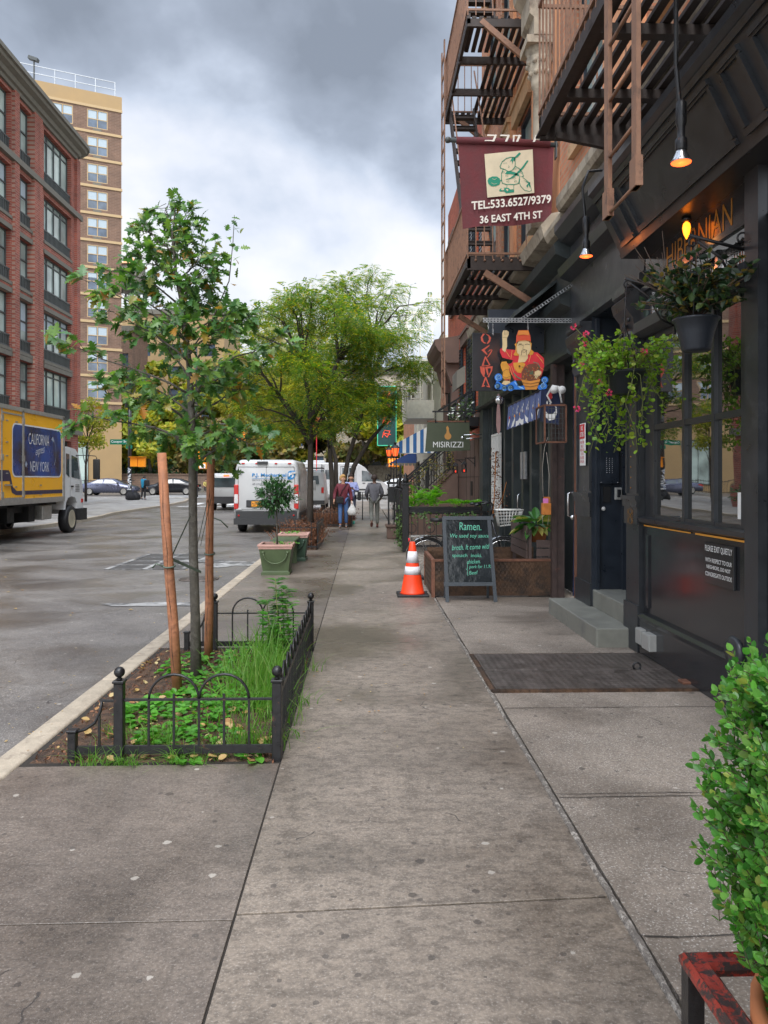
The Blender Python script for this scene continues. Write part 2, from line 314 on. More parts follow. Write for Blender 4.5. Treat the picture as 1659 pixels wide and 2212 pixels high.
mat('soil',(.11,.062,.036),.95,var=.45,scale=14,bmp=.9,bd=.03,col2=(.05,.03,.02),th=(.45,.6))
mat('road_paint',(.62,.62,.60),.6,var=.12,scale=4,bmp=0,col2=(.2,.2,.2),th=(.60,.72))
mat('diamond_plate',(.16,.135,.12),.4,.5,var=.25,scale=6,bmp=0,col2=(.09,.075,.065),th=(.5,.7))
def dplate(name):
    n=M[name].node_tree; b=[x for x in n.nodes if x.type=='BSDF_PRINCIPLED'][0]; vec=gp(n).outputs['Position']
    mp=n.nodes.new('ShaderNodeMapping'); mp.inputs['Rotation'].default_value=(R(0),0,R(45)); mp.inputs['Scale'].default_value=(26,26,26); n.links.new(vec,mp.inputs[0])
    t=n.nodes.new('ShaderNodeTexChecker'); t.inputs['Scale'].default_value=1; n.links.new(mp.outputs[0],t.inputs[0])
    wv=n.nodes.new('ShaderNodeTexWave'); wv.inputs['Scale'].default_value=1.1; wv.inputs['Distortion'].default_value=.4; n.links.new(mp.outputs[0],wv.inputs[0]); bump(n,b,S(None,n,'MULTIPLY',wv.outputs['Fac'],t.outputs['Fac']),.9,.006)
dplate('diamond_plate'); dplate('rust_plate')
# ================================================================ SETTING
def rz(y):  # the street rises gently towards the crossing
    t=max(0,min(1,(y-44)/22)); return -.12+.30*t*t*(3-2*t)
def ysheet(mb,x0,x1,ys,dz=0,fx=None):
    for a,b in zip(ys,ys[1:]):
        X=lambda y:(x0(y) if callable(x0) else x0, x1(y) if callable(x1) else x1)
        p,q=X(a);r,s=X(b); mb.quad((p,a,rz(a)+dz),(q,a,rz(a)+dz),(s,b,rz(b)+dz),(r,b,rz(b)+dz))
YS=[-30,-5,5,15,25,35,44,47,50,53,56,59,62,66,75,110,220,900]
g=MB(); ysheet(g,-900,900,YS,-.008); struct('ground',g,'pave_far')
g=MB(); ysheet(g,-13.5,-1.9,YS,0); ysheet(g,-60,60,[y for y in YS if 59<=y<=75]+[80],.004); struct('road',g,'asphalt')
# pavement slabs: three strips with open joints
g=MB(); g.box(-1.869,.90,-4,16.8,-.2,-.006); g.box(-.50,.90,16.8,60,-.2,-.006); struct('pavement_bed',g,'joint_dirt')
def slabs(name,x0,x1,joints,m,gap=.011,skip=None,k=0):
    g=MB()
    for a,b in zip(joints,joints[1:]):
        if skip and skip(a,b): continue
        dz=rnd.uniform(-.003,.003); g.rbox(x0,x1,a+gap/2,b-gap/2,-.2,dz*.5,.0012,1)
    g.v=[(x,y+k*(x-x0),z) for x,y,z in g.v]
    return struct(name,g,m)
jm=[-2,-.2,1.28,2.75,4.30,5.80,7.25,8.75,10.25,11.75,13.25]+[14.75+1.5*i for i in range(30)]
slabs('pavement_kerb_side',-1.865,-.462,[-2,-.2,1.28,2.70,4.20],'pave_kerbside',k=.012)
slabs('pavement_kerb_side',-1.865,-.462,[7.12,8.7,10.2,11.7,13.2,14.9,16.9],'pave_kerbside')
g=MB(); g.box(-1.865,-.462,19.5,24.9,-.2,0); g.box(-1.865,-.462,27.7,58,-.2,0); g.box(-1.02,-.462,16.9,19.5,-.2,-.001); struct('pavement_kerb_side',g,'pave_kerbside')
slabs('pavement_middle',-.453,.905,jm,'pave_middle',k=.06)
g=MB(); g.box(.945,3.2,-4,5.575,-.2,-.002); g.box(.945,3.2,6.755,40,-.2,-.002); g.box(2.52,3.2,5.575,6.755,-.2,-.002); struct('pavement_frontage',g,'pave_frontage')
# score lines of the frontage strip: shallow strips of dirt
g=MB()
for y in (2.58,3.72,3.76,5.18,8.3,9.4):
    n_=14; pts=[(.95+1.57*i/n_,y+.004*math.sin(i*1.9+y)+.003*math.sin(i*5.1),.0025) for i in range(n_+1)]
    for p,q in zip(pts,pts[1:]):
        wd=.0018+.0022*rnd.random()*(1 if y>4 else .8); g.quad((p[0],p[1]-wd,p[2]),(q[0],q[1]-wd,q[2]),(q[0],q[1]+wd,q[2]),(p[0],p[1]+wd,p[2]))
struct('pavement_crack',g,'joint_dirt')
# crumbling mortar seam
g=MB(); pts=[]; y=-2
while y<17: pts.append(y); y+=.03
g2=[]
for i,y in enumerate(pts):
    a=.906-.004*rnd.random(); b=.936+.016*noise.noise(V(y*2.1,0,0)); h=-.006+.007*noise.noise(V(y*3,4,0))+.006*noise.noise(V(y*17,2,0)); g2.append([(a,y,-.05),(a,y,h-.012),((a+b)/2,y,h+.006),(b,y,h),(b,y,-.05)])
g.loft(g2,smooth=False,closed=False,caps=False); struct('mortar_seam',g,'mortar')
# kerbs
g=MB(); 
for a in range(-4,58,2): g.rbox(-2.035,-1.872,a+.004,a+2-.004,-.3,.004,.02,3)
struct('kerb',g,'kerb_stone')
kx=[(-30,-10.9),(20,-10.85),(30,-10.85),(33,-11.1),(36,-11.6),(40,-11.75),(46,-11.8),(52,-11.95),(55,-12.4),(57,-13.4),(58,-15),(58.4,-18),(58.5,-30),(58.5,-60)]
secs=[]
for i,(y,x) in enumerate(kx):
    q=V(*kx[max(i-1,0)],0);r=V(*kx[min(i+1,len(kx)-1)],0); t=(r-q).normalized(); nx,ny=-t.x,t.y  # tangent in (y,x)
    ox,oy=-abs(t.x)*.18,-(1 if t.y<0 else 0)*abs(t.y)*.18
    z=rz(y); secs.append([(x,y,z-.1),(x,y,z+.125),(x+ox,y+oy,z+.125),(x+ox,y+oy,z-.1)])
g=MB(); g.loft(secs,smooth=False); struct('kerb',g,'kerb_stone')
g=MB()
for (a,xa),(b,xb) in zip(kx,kx[1:]):
    if a>=b: continue
    g.quad((xa-.17,a,rz(a)+.12),(xb-.17,b,rz(b)+.12),(-60,b,rz(b)+.12),(-60,a,rz(a)+.12))
struct('pavement_opposite',g,'pave_far')
# road markings at the crossing
g=MB()
def mark(x0,x1,y0,y1,n=6):
    for i in range(n):
        a=y0+(y1-y0)*i/n;b=y0+(y1-y0)*(i+1)/n; g.quad((x0,a,rz(a)+.012),(x1,a,rz(a)+.012),(x1,b,rz(b)+.012),(x0,b,rz(b)+.012))
mark(-11.2,-2.2,46.2,46.75,1)
for i in range(8): mark(-11.0+i*1.15,-10.5+i*1.15,48.0,51.5,3)
for i in range(7): mark(-17.5,-11.0,59.6+i*.85,60.0+i*.85,1)
mark(-30,-19,60.2,60.5,1); mark(-40,10,71.8,71.95,1)
struct('road_marking',g,'road_paint')
mat('patch_dark',(.055,.053,.052),.45,var=.2,scale=5,bmp=.3); mat('puddle_film',(.30,.30,.29),.15,var=.25,scale=3,bmp=.05,col2=(.12,.12,.115),th=(.44,.56)); mat('scrape',(.34,.34,.33),.6,var=.3,scale=3,bmp=0,col2=(.10,.098,.096),th=(.44,.54))
def blob(cx,cy,rx,ry,z,seed,n=30,amp=.3):
    return [(cx+rx*math.cos(2*PI*k/n)*(1+amp*noise.noise(V(math.cos(2*PI*k/n)*1.7,math.sin(2*PI*k/n)*1.7,seed))),cy+ry*math.sin(2*PI*k/n)*(1+amp*noise.noise(V(math.cos(2*PI*k/n)*1.7+9,math.sin(2*PI*k/n)*1.7,seed))),z) for k in range(n)]
g=MB()
for q in ((-2.75,10.3,.75,.16,3),(-2.6,15.2,.6,.5,4),(-3.3,15.8,.5,.25,14)): g.add(blob(*q[:4],-.112,q[4],n=44,amp=.7),[tuple(range(44))])
struct('road_stain',g,'scrape')
g=MB(); X0,X1,Y0,Y1=-4.75,-3.35,14.3,17.2
g.box(X0,X1,Y0,Y1,-.125,-.114); struct('road_patch',g,'patch_dark')
g=MB()
for x in (X0,(X0+X1)/2,X1): g.box(x-.05,x+.05,Y0,Y1,-.113,-.108)
for k in range(5): y=Y0+(Y1-Y0)*k/4; g.box(X0+.06,X1-.06,y-.035,y+.035,-.1125,-.1095)
struct('road_patch_seam',g,'scrape')
g=MB(); g.lathe([(.33,-.118),(.33,-.108),(.30,-.107),(.30,-.110)],(-2.75,12.9,0),28); g.lathe([(.29,-.118),(.29,-.1085)],(-2.75,12.9,0),28)
tag(g.build('manhole_cover','diamond_plate'),'round iron cover set in the road near the kerb, by the leaning stakes','manhole cover')
# ---------------------------------------------------------------- window builder
def window(parent,O,U,Nn,w,h,dep,fm,gm,kind='sash',cols=2,rail=0,blind=0):
    O=V(*O);U=V(*U);Nn=V(*Nn);Z=V(0,0,1)
    def B(mb,a0,a1,b0,b1,d0,d1):
        ps=[O+U*a+Z*b-Nn*d for b in (b0,b1) for d in (d0,d1) for a in (a0,a1)]
        mb.add(ps,[(0,1,3,2),(4,6,7,5),(0,4,5,1),(2,3,7,6),(0,2,6,4),(1,5,7,3)])
    f=MB(); t=.07; d0,d1=dep-.08,dep
    B(f,0,t,0,h,d0,d1);B(f,w-t,w,0,h,d0,d1);B(f,t,w-t,0,t,d0,d1);B(f,t,w-t,h-t,h,d0,d1)
    lo=rail
    for c in range(1,cols): x=w*c/cols; B(f,x-.04,x+.04,t,h-t,d0,d1)
    if kind=='sash': B(f,t,w-t,lo+(h-lo)*.5-.035,lo+(h-lo)*.5+.035,d0+.005,d1)
    if kind=='transom': B(f,t,w-t,h*.87-.03,h*.87+.03,d0+.005,d1)
    o=f.build('window',fm,parent)
    g=MB(); g.quad(O+U*t+Z*t-Nn*(dep-.02),O+U*(w-t)+Z*t-Nn*(dep-.02),O+U*(w-t)+Z*(h-t)-Nn*(dep-.02),O+U*t+Z*(h-t)-Nn*(dep-.02)); g.build('glass',gm,o)
    if blind:
        g=MB()
        for c in range(cols):
            a=w*c/cols+.09; b=w*(c+1)/cols-.09; g.quad(*[O+U*p+Z*q-Nn*(dep-.03) for p,q in ((a,h*(1-blind)),(b,h*(1-blind)),(b,h-t),(a,h-t))])
        g.build('blind','blind',o)
    if rail:
        r=MB(); B(r,.0,w,rail-.06,rail,dep-.25,dep-.19); B(r,.0,w,.04,.10,dep-.25,dep-.19); k=int(w/.16)
        for i in range(k): a=w*(i+.5)/k; B(r,a-.022,a+.022,.1,rail-.06,dep-.24,dep-.20)
        B(r,.02,w-.02,.10,rail-.07,dep-.17,dep-.15); r.build('balcony_rail',fm,parent)
    return o
# ================================================================ LEFT BRICK BUILDING (far side of the street)
XB=-16.; b=thing('brick_building','red brick apartment block with dark curved cornice behind the yellow truck','building',(XB-6,33,0))
floors=[(4.7,7.12),(7.5,10.0),(10.5,12.85),(13.5,15.79),(16.4,19.07)]
cols=[(38.9,42.5,4,'transom'),(36.0,37.5,2,'sash'),(33.8,35.3,2,'sash'),(31.0,32.5,2,'sash'),(27.2,30.0,4,'transom'),(24.5,26,2,'sash'),(22,23.5,2,'sash'),(18.5,21.2,4,'transom'),(15.5,17,2,'sash'),(12.5,14,2,'sash')]
wl=MB(); ops=[(43.5-y1,43.5-y0,z0,z1) for y0,y1,_,_ in cols for z0,z1 in floors]+[(1.0,4.2,.3,3.6),(5.8,9.6,.3,3.6),(11.5,15.5,.3,3.6)]
wallgrid(wl,(XB,43.5,0),(0,-1,0),(1,0,0),35,20.,ops,.35)
# end wall towards the crossing
wallgrid(wl,(XB-14,43.5,0),(1,0,0),(0,1,0),14,20.,[],.3)
wl.build('wall','brick_red',b)
pr=MB()
for y in (43.22,38.2,37.75,35.65): pr.box(XB,XB+.14,y-.24,y+.24,4.3,19.3)
for y in (33.1,30.5,26.7,24,21.6,17.8): pr.box(XB,XB+.14,y-.22,y+.22,4.3,19.3)
pr.build('pier','brick_red',b)
bt=MB(); bt.box(XB,XB+.2,8.5,43.7,4.0,4.4); bt.box(XB,XB+.2,8.5,43.7,16.02,16.3)
for y0,y1,_,_ in cols:
    for z0,z1 in floors: bt.box(XB-.02,XB+.05,y0-.05,y1+.05,z0-.14,z0)
    for z0,z1 in floors[:3]: bt.box(XB-.02,XB+.05,y0-.05,y1+.05,z1,z1+.22)
bt.build('belt_course','stone_belt',b)
for y0,y1,c,k in cols:
    for z0,z1 in floors:
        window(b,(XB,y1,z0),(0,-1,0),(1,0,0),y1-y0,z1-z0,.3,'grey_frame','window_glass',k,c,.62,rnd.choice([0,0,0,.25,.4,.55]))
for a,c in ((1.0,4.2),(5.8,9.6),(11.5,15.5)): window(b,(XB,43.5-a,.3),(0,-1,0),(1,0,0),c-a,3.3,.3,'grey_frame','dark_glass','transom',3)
cn=MB(); prof=[(0,19.25),(.12,19.25),(.16,19.4),(.28,19.43),(.36,19.58),(.6,19.66),(.66,19.78),(.78,19.8),(.78,20.0),(0,20.08)]
path=[(XB,8.5,1,0),(XB,42.9,1,0)]+[(XB-.6+.6*math.cos(t),42.9+.6*math.sin(t),math.cos(t),math.sin(t)) for t in (R(20),R(45),R(70),R(90))]+[(XB-14,43.5,0,1)]
cn.loft([[(x+nx*d,y+ny*d,z) for d,z in prof] for x,y,nx,ny in path],smooth=False); cn.build('cornice','stone_belt',b)
rf=MB(); rf.box(XB-14,XB-.02,8.5,43.48,19.6,20.05); rf.build('roof','grey_frame',b)
# ================================================================ TAN AND BROWN TOWER
R0=V(-25,80,0); UT=V(UX,UY,0); NT=V(.408,-.913,0)  # normal faces the camera
if NT.dot(V(0,0,0)-R0)<0: NT=-NT
tw=thing('apartment_tower','tall brown brick tower with yellow bands and rooftop railing','building',tuple(R0))
wl=MB(); colsT=[(1.35,3.3),(4.65,6.6),(9.5,11.5),(14,16)]; ZB=[9.2+2.75*i for i in range(11)]
ops=[(a0,a1,zb+.55,zb+2.4) for zb in ZB for a0,a1 in colsT]
wallgrid(wl,R0,UT,NT,22,39.4,ops,.2)
bx=R0+NT*-14; wl.quad(R0,R0+V(0,0,39.4),bx+V(0,0,39.4),bx); wl.build('wall','brick_tower',tw)
def obx(mb,O,U,Nn,a0,a1,b0,b1,d0,d1):
    O=V(*O);ps=[O+U*a+V(0,0,b)+Nn*d for b in (b0,b1) for d in (d0,d1) for a in (a0,a1)]
    mb.add(ps,[(0,1,3,2),(4,6,7,5),(0,4,5,1),(2,3,7,6),(0,2,6,4),(1,5,7,3)])
bd=MB()
for z in ZB+[39.3]: 
    obx(bd,R0,UT,NT,-.08,22,z,z+.26,-.1,.09)
bd.build('floor_band','tan_trim',tw)
pp=MB(); obx(pp,R0,UT,NT,-.04,22,39.56,40.9,-.5,.05); pp.build('rendered_band','tan_render',tw); pp=MB(); obx(pp,R0,UT,NT,-.02,22,0,7.5,-.3,.06); pp.build('rendered_band','tan_render',tw)
for zb in ZB:
    for a0,a1 in colsT[:3]:
        window(tw,R0+UT*a0+V(0,0,zb+.55),UT,NT,a1-a0,1.85,.08,'tan_trim','tower_glass','sash',2,0,rnd.choice([.5,.5,.45,.55,.3]))
ac=MB()
for zb in ZB:
    for a0,a1 in colsT[:3]: obx(ac,R0,UT,NT,a0+.6,a0+1.4,zb+.08+.2,zb+.5,-.1,.07)
ac.build('air_conditioner_sleeves','stone_belt',tw)['kind']='stuff'
for a0 in (3.2,9.0,14.6):
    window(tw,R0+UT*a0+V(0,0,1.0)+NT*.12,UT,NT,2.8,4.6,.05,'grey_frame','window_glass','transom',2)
rl=MB()
for k in range(12): p=R0+UT*(.6+k*1.9)+V(0,0,40.9)-NT*.2; rl.bar(p,p+V(0,0,1.5),.07)
for h in (.75,1.5): rl.bar(R0+UT*.6+V(0,0,40.9+h)-NT*.2,R0+UT*21.5+V(0,0,40.9+h)-NT*.2,.07)
rl.build('rooftop_railing','galvanised',tw)
p=R0+UT*8.2+V(0,0,40.9)-NT*.2; fl=MB(); fl.bar(p,p+V(0,0,2.2),.12); fl.bar(p+V(-.5,0,2.3),p+V(.4,0,2.0),.5,.3); fl.build('floodlight','grey_frame',tw)
# ================================================================ FURTHER BUILDINGS
def simple_building(name,label,x0,x1,y0,y1,h,wm,rows,ncol,fm='grey_frame',gm='tower_glass',roof='stone_belt',z0=3.2,dz=3.1):
    t=thing(name,label,'building',((x0+x1)/2,(y0+y1)/2,0)); w_=MB(); cw=(x1-x0)/ncol; ops=[(i*cw+cw*.28,i*cw+cw*.72,z0+j*dz,z0+j*dz+1.7) for i in range(ncol) for j in range(rows)]
    wallgrid(w_,(x0,y0,0),(1,0,0),(0,-1,0),x1-x0,h,ops,.25); wallgrid(w_,(x0,y1,0),(0,-1,0),(-1,0,0),y1-y0,h,[],.2); wallgrid(w_,(x1,y0,0),(0,1,0),(1,0,0),y1-y0,h,[],.2); w_.build('wall',wm,t)
    r=MB(); r.box(x0-.2,x1+.2,y0-.25,y1,h,h+.7); r.build('parapet',roof,t)
    for o in ops: window(t,(x0+o[0],y0,o[2]),(1,0,0),(0,-1,0),o[1]-o[0],1.7,.2,fm,gm,'sash',2)
    return t
simple_building('tan_building','tan apartment building seen through the oak beside the brown tower',-42,-19.5,108,122,24.5,'tan_render',6,5)
simple_building('brick_terrace','low red brick building peeking over the yellow trees',-34,-29,97,104,20,'brick_tower',5,3)
simple_building('cream_building','cream building beyond the crossing behind the locust trees',-17,-2,112,124,17,'cream_stone',4,5)
# water tower
wt=thing('water_tower','rooftop water tank with orange conical roof behind the oak crown','water tower',(-33.5,112,24.6)); g=MB(); g.lathe([(1.9,28.6),(1.95,30.2),(1.85,32.2)],(-33.5,112,0),20); g.build('tank','stone_belt',wt)
g=MB(); g.lathe([(2.15,32.2),(.05,33.6)],(-33.5,112,0),20,smooth=False); g.build('roof','orange_wall',wt)
for sx,sy in ((-1,-1),(1,-1),(1,1),(-1,1)): g=MB(); g.bar((-33.5+sx*1.3,112+sy*1.3,25.2),(-33.5+sx*1.3,112+sy*1.3,28.6),.2); g.build('leg','grey_frame',wt)
# brick garden wall and fence beyond the crossing
g=MB(); g.box(-30,-6,81.6,82,0,2.0); g.box(-30.05,-5.95,81.5,82.1,2.0,2.12); tag(g.build('garden_wall','brick_wall_far',org=(-18,82,0)),'long low brown brick wall beyond the crossing behind the parked cars','wall')
pn=thing('wall_sign','white panel with large grey letters on the brown wall beyond the crossing','sign',(-13.3,81.4,.6)); g=MB(); g.box(-14.4,-12.2,81.38,81.45,.5,1.95); g.build('panel','white_sign',pn)
g=MB(); g.text('JOS',(-14.15,81.37,.85),(1,0,0),(0,0,1),1.7,.8); g.build('lettering','grey_frame',pn)
fn=thing('iron_fence','low iron fence in front of the tower behind the silver car','fence',(-31,76,0)); g=MB()
for k in range(60): x=-40+k*.3; g.bar((x,74.5,.1),(x,74.5,1.5),.035)
g.build('bars','black_iron',fn); g=MB(); g.bar((-40,74.5,1.4),(-22,74.5,1.4),.06); g.bar((-40,74.5,.3),(-22,74.5,.3),.06); g.build('rails','black_iron',fn)
leafmat('leaf_oak',[(.035,.10,.03),(.07,.18,.04),(.13,.28,.05),(.045,.11,.04),(.20,.34,.06),(.08,.20,.07),(.06,.14,.03),(.16,.28,.07),(.42,.18,.03)],.38,.35)
leafmat('leaf_locust',[(.06,.16,.02),(.12,.24,.02),(.06,.17,.035),(.22,.29,.02),(.09,.20,.025),(.55,.42,.02),(.14,.25,.02),(.05,.14,.025),(.32,.33,.03)],.5,.5)
leafmat('leaf_yellow',[(.15,.23,.02),(.38,.36,.02),(.20,.28,.02),(.50,.42,.02),(.13,.20,.03),(.42,.32,.03),(.17,.25,.03)],.6,.35)
leafmat('leaf_olive',[(.08,.11,.03),(.13,.15,.035),(.07,.085,.025),(.22,.17,.04),(.15,.10,.045),(.30,.24,.03)],.6,.25)
leafmat('leaf_evergreen',[(.025,.07,.03),(.045,.10,.035),(.03,.08,.03),(.10,.08,.05)],.5,.15)
leafmat('leaf_dark',[(.02,.045,.025),(.03,.07,.03),(.05,.10,.03),(.02,.035,.025),(.03,.05,.04),(.30,.20,.03),(.06,.12,.03),(.03,.045,.03),(.02,.04,.03)],.35,.25)
leafmat('leaf_geranium',[(.13,.30,.02),(.22,.42,.03),(.30,.48,.04),(.12,.26,.02),(.36,.42,.06),(.18,.34,.03)],.45,.4)
leafmat('leaf_box_bright',[(.03,.13,.02),(.07,.26,.03),(.12,.36,.05),(.05,.18,.03),(.19,.44,.08),(.06,.22,.03),(.26,.50,.12),(.04,.15,.03),(.10,.30,.05),(.30,.32,.06)],.35,.3)
leafmat('leaf_box',[(.04,.09,.02),(.07,.14,.03),(.10,.16,.05)],.45,.3)
leafmat('leaf_broad',[(.04,.13,.03),(.06,.19,.04),(.08,.22,.05),(.45,.38,.10)],.35,.3)
leafmat('leaf_fern',[(.10,.30,.02),(.16,.42,.03),(.24,.52,.04),(.12,.33,.03)],.4,.45)
leafmat('grass_blade',[(.07,.20,.02),(.12,.30,.03),(.18,.36,.06),(.09,.24,.03),(.24,.34,.10)],.5,.4)
leafmat('weed_leaf',[(.08,.28,.03),(.13,.40,.04),(.06,.20,.03)],.45,.4)
leafmat('dead_leaf',[(.45,.30,.10),(.50,.34,.14),(.35,.16,.06),(.55,.45,.22),(.40,.22,.10)],.7,.2)
leafmat('dry_twig',[(.16,.065,.035),(.22,.10,.05),(.12,.05,.03)],.8,.1)
leafmat('petal_pink',[(.80,.06,.16),(.85,.10,.30),(.75,.04,.08)],.5,.3)
mat('twig',(.09,.06,.04),.8,bmp=.1); mat('twig_green',(.16,.18,.05),.7,bmp=0)
mat('bark_oak',(.085,.075,.060),.85,var=.3,scale=25,bmp=.8,bd=.01,col2=(.14,.13,.11),th=(.5,.65)); mat('bark_dark',(.055,.045,.036),.85,var=.3,scale=14,bmp=.7,bd=.02)
lamp_mat('red_bulb_soft',(.8,.14,.04),(1,.14,.03),.5); lamp_mat('red_candle',(.7,.03,.02),(1,.05,.02),.5)
leafmat('leaf_broad_dark',[(.02,.07,.025),(.035,.11,.03),(.06,.16,.04),(.025,.08,.03),(.05,.13,.06)],.3,.2)
mat('tan_stone',(.52,.33,.18),.8,var=.15,scale=5,bmp=.3,col2=(.25,.15,.09),th=(.56,.75))
mat('dark_door_post',(.055,.035,.03),.6,var=.3,scale=10,bmp=.3,col2=(.16,.06,.04),th=(.6,.7))
# ================================================================ RIGHT SIDE BUILDINGS
def prof(mb,p,y0,y1,smooth=False): return mb.loft([[(x,y0,z) for x,z in p],[(x,y1,z) for x,z in p]],smooth=smooth)
XF=2.5
pub=thing('pub_building','brick building with black painted pub front and lit lantern under its fascia','building',(3.5,3,0))
# upper wall
def upper(parent,y0,y1,z0,z1,m,wins,X=XF,trim='cream_stone',fm='blue_black_paint'):
    wl=MB(); ops=[(y1-b,y1-a,c-z0,d-z0) for a,b,c,d in wins]
    wallgrid(wl,(X,y1,z0),(0,-1,0),(-1,0,0),y1-y0,z1-z0,ops,.16); wl.build('wall',m,parent)
    for a,b,c,d in wins:
        tr=MB(); tr.box(X-.07,X+.02,a-.12,b+.12,c-.14,c); tr.build('window_sill',trim,parent); tr=MB(); tr.box(X-.09,X+.02,a-.15,b+.15,d,d+.26); tr.box(X-.12,X+.02,a-.2,b+.2,d+.26,d+.34); tr.build('lintel',trim,parent)
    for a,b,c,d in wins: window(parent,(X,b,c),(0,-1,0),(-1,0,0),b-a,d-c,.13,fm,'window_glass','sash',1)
W1=[(a,b,c,c+2.0) for a,b in ((-1.5,-.4),(1.2,2.3),(4.0,5.0),(5.6,6.6),(8.0,9.0)) for c in (5.5,9.1)]
upper(pub,-4,9.75,4.4,11.6,'brick_orange',W1,trim='tan_stone')
ow_=MB(); 
for a,b in ((-.4,1.2),(2.3,4.0),(5.0,5.6),(6.6,8.0)): ow_=MB(); ow_.box(XF-.035,XF,a+.14,b-.14,5.07,11.5); ow_.build('rendered_bay','orange_wall',pub)
cs=MB(); prof(cs,[(2.56,4.64),(2.28,4.68),(2.25,4.74),(2.25,4.84),(2.30,4.88),(2.38,4.96),(2.56,5.0)],-4,8.95); prof(cs,[(2.56,4.5),(2.34,4.55),(2.30,4.62),(2.30,4.68),(2.56,4.72)],8.95,9.75); cs.build('stone_cornice','cream_stone',pub)
# dark fascia zone above the doors
fa=MB(); prof(fa,[(2.75,3.30),(2.5,3.30),(2.44,3.33),(2.44,3.38),(2.5,3.41),(2.5,3.93),(2.36,3.98),(2.34,4.08),(2.5,4.14),(2.5,4.36),(2.38,4.42),(2.30,4.52),(2.3,4.6),(2.75,4.6)],6.76,9.24); fa.build('fascia','black_paint',pub)
# leaning fascia box
A=V(2.03,0,4.02);B=V(2.29,0,3.50); bxm=MB(); prof(bxm,[(2.29,3.50),(2.03,4.02),(1.98,4.05),(1.98,4.11),(2.05,4.13),(2.62,4.15),(2.62,3.50)],-4,6.75); 
def fp(y,s,o=0): q=A.lerp(B,s); return V(q.x-o*.894,y,q.z-o*.447)
def frail(y0,y1,s0,s1,o=.022):
    bxm.add([fp(y0,s0,0),fp(y1,s0,0),fp(y1,s1,0),fp(y0,s1,0),fp(y0,s0,o),fp(y1,s0,o),fp(y1,s1,o),fp(y0,s1,o)],[(4,5,6,7),(0,1,5,4),(1,2,6,5),(2,3,7,6),(3,0,4,7)])
def fframe(y0,y1,w_=.03):
    for s0,s1,o in ((.13,.18,.03),(.18,.21,.018),(.80,.83,.018),(.83,.875,.034)): frail(y0,y1,s0,s1,o)
    for y in (y0,y1-w_): frail(y,y+w_,.215,.795,.03)
fframe(6.30,6.60); fframe(4.55,6.18); fframe(4.18,4.43); fframe(2.4,4.06); fframe(2.0,2.28); fframe(-.2,1.9)
frail(-4,6.75,0,.07,.02); frail(-4,6.75,.93,1.0,.012)
bxm.build('sign_fascia','black_paint',pub)
# frieze with gilt letters, transom, window bay
fz=MB(); fz.box(2.5,2.75,4.86,6.80,3.24,3.50); fz.box(2.46,2.5,4.86,6.80,3.20,3.245); fz.build('frieze','black_gloss',pub)
lt=MB(); lt.text('HIBERNIAN',(2.497,6.28,3.275),(0,-1,0),(0,0,1),1.13,.185,bold=-.004); lt.build('lettering','gold',pub)
tb=MB(); prof(tb,[(2.75,2.80),(2.47,2.80),(2.40,2.84),(2.40,2.93),(2.47,2.96),(2.75,2.96)],4.87,6.79); tb.build('transom_bar','black_paint',pub)
tg=MB(); tg.quad((2.60,6.78,2.96),(2.60,4.87,2.96),(2.60,4.87,3.2),(2.60,6.78,3.2)); o=tg.build('transom_glass','dark_glass',pub)
lead=MB()
for k in range(24): y=4.9+k*.079; lead.bar((2.592,y,2.96),(2.592,y,3.2),.006)
for z in (3.02,3.08,3.14): lead.bar((2.592,4.87,z),(2.592,6.78,z),.006)
for y in (4.89,5.48,6.02,6.74): lead.box(2.54,2.60,y-.02,y+.02,2.96,3.2)
lead.build('leading','chrome',o)
wf=MB()
for y0,y1 in ((4.98,5.06),(5.455,5.50),(5.965,6.01),(6.60,6.80)): wf.box(2.512,2.56,y0,y1,1.2,2.80)
wf.box(2.516,2.56,5.06,6.60,1.975,2.02); wf.box(2.516,2.56,5.06,6.60,1.2,1.24); wf.box(2.516,2.56,5.06,6.60,2.76,2.80)
wo=wf.build('window','black_paint',pub)
gg=MB()
for y0,y1 in ((5.06,5.455),(5.50,5.965),(6.01,6.60)):
    for z0,z1 in ((1.24,1.975),(2.02,2.76)): gg.quad((2.542,y1,z0),(2.542,y0,z0),(2.542,y0,z1),(2.542,y1,z1))
gg.build('glass','dark_glass',wo)
sl=MB(); prof(sl,[(2.62,1.155),(2.485,1.155),(2.45,1.17),(2.44,1.205),(2.5,1.215),(2.62,1.215)],4.87,6.80); sl.build('sill','black_paint',pub)
ol=MB(); ol.box(2.482,2.494,5.8,6.76,1.135,1.145); ol.box(2.482,2.494,4.95,5.7,1.135,1.148); ol.build('gilt_line','orange_line',pub)
bk=MB(); bk.box(2.50,2.7,4.87,6.80,.36,1.155); prof(bk,[(2.7,0),(2.45,0),(2.45,.30),(2.44,.335),(2.46,.36),(2.7,.36)],4.87,6.80)
for y0,y1,z0,z1 in ((6.66,6.72,.42,1.06),(4.93,4.99,.42,1.06)): bk.box(2.485,2.5,y0,y1,z0,z1)
bk.build('bulkhead','black_gloss',pub)
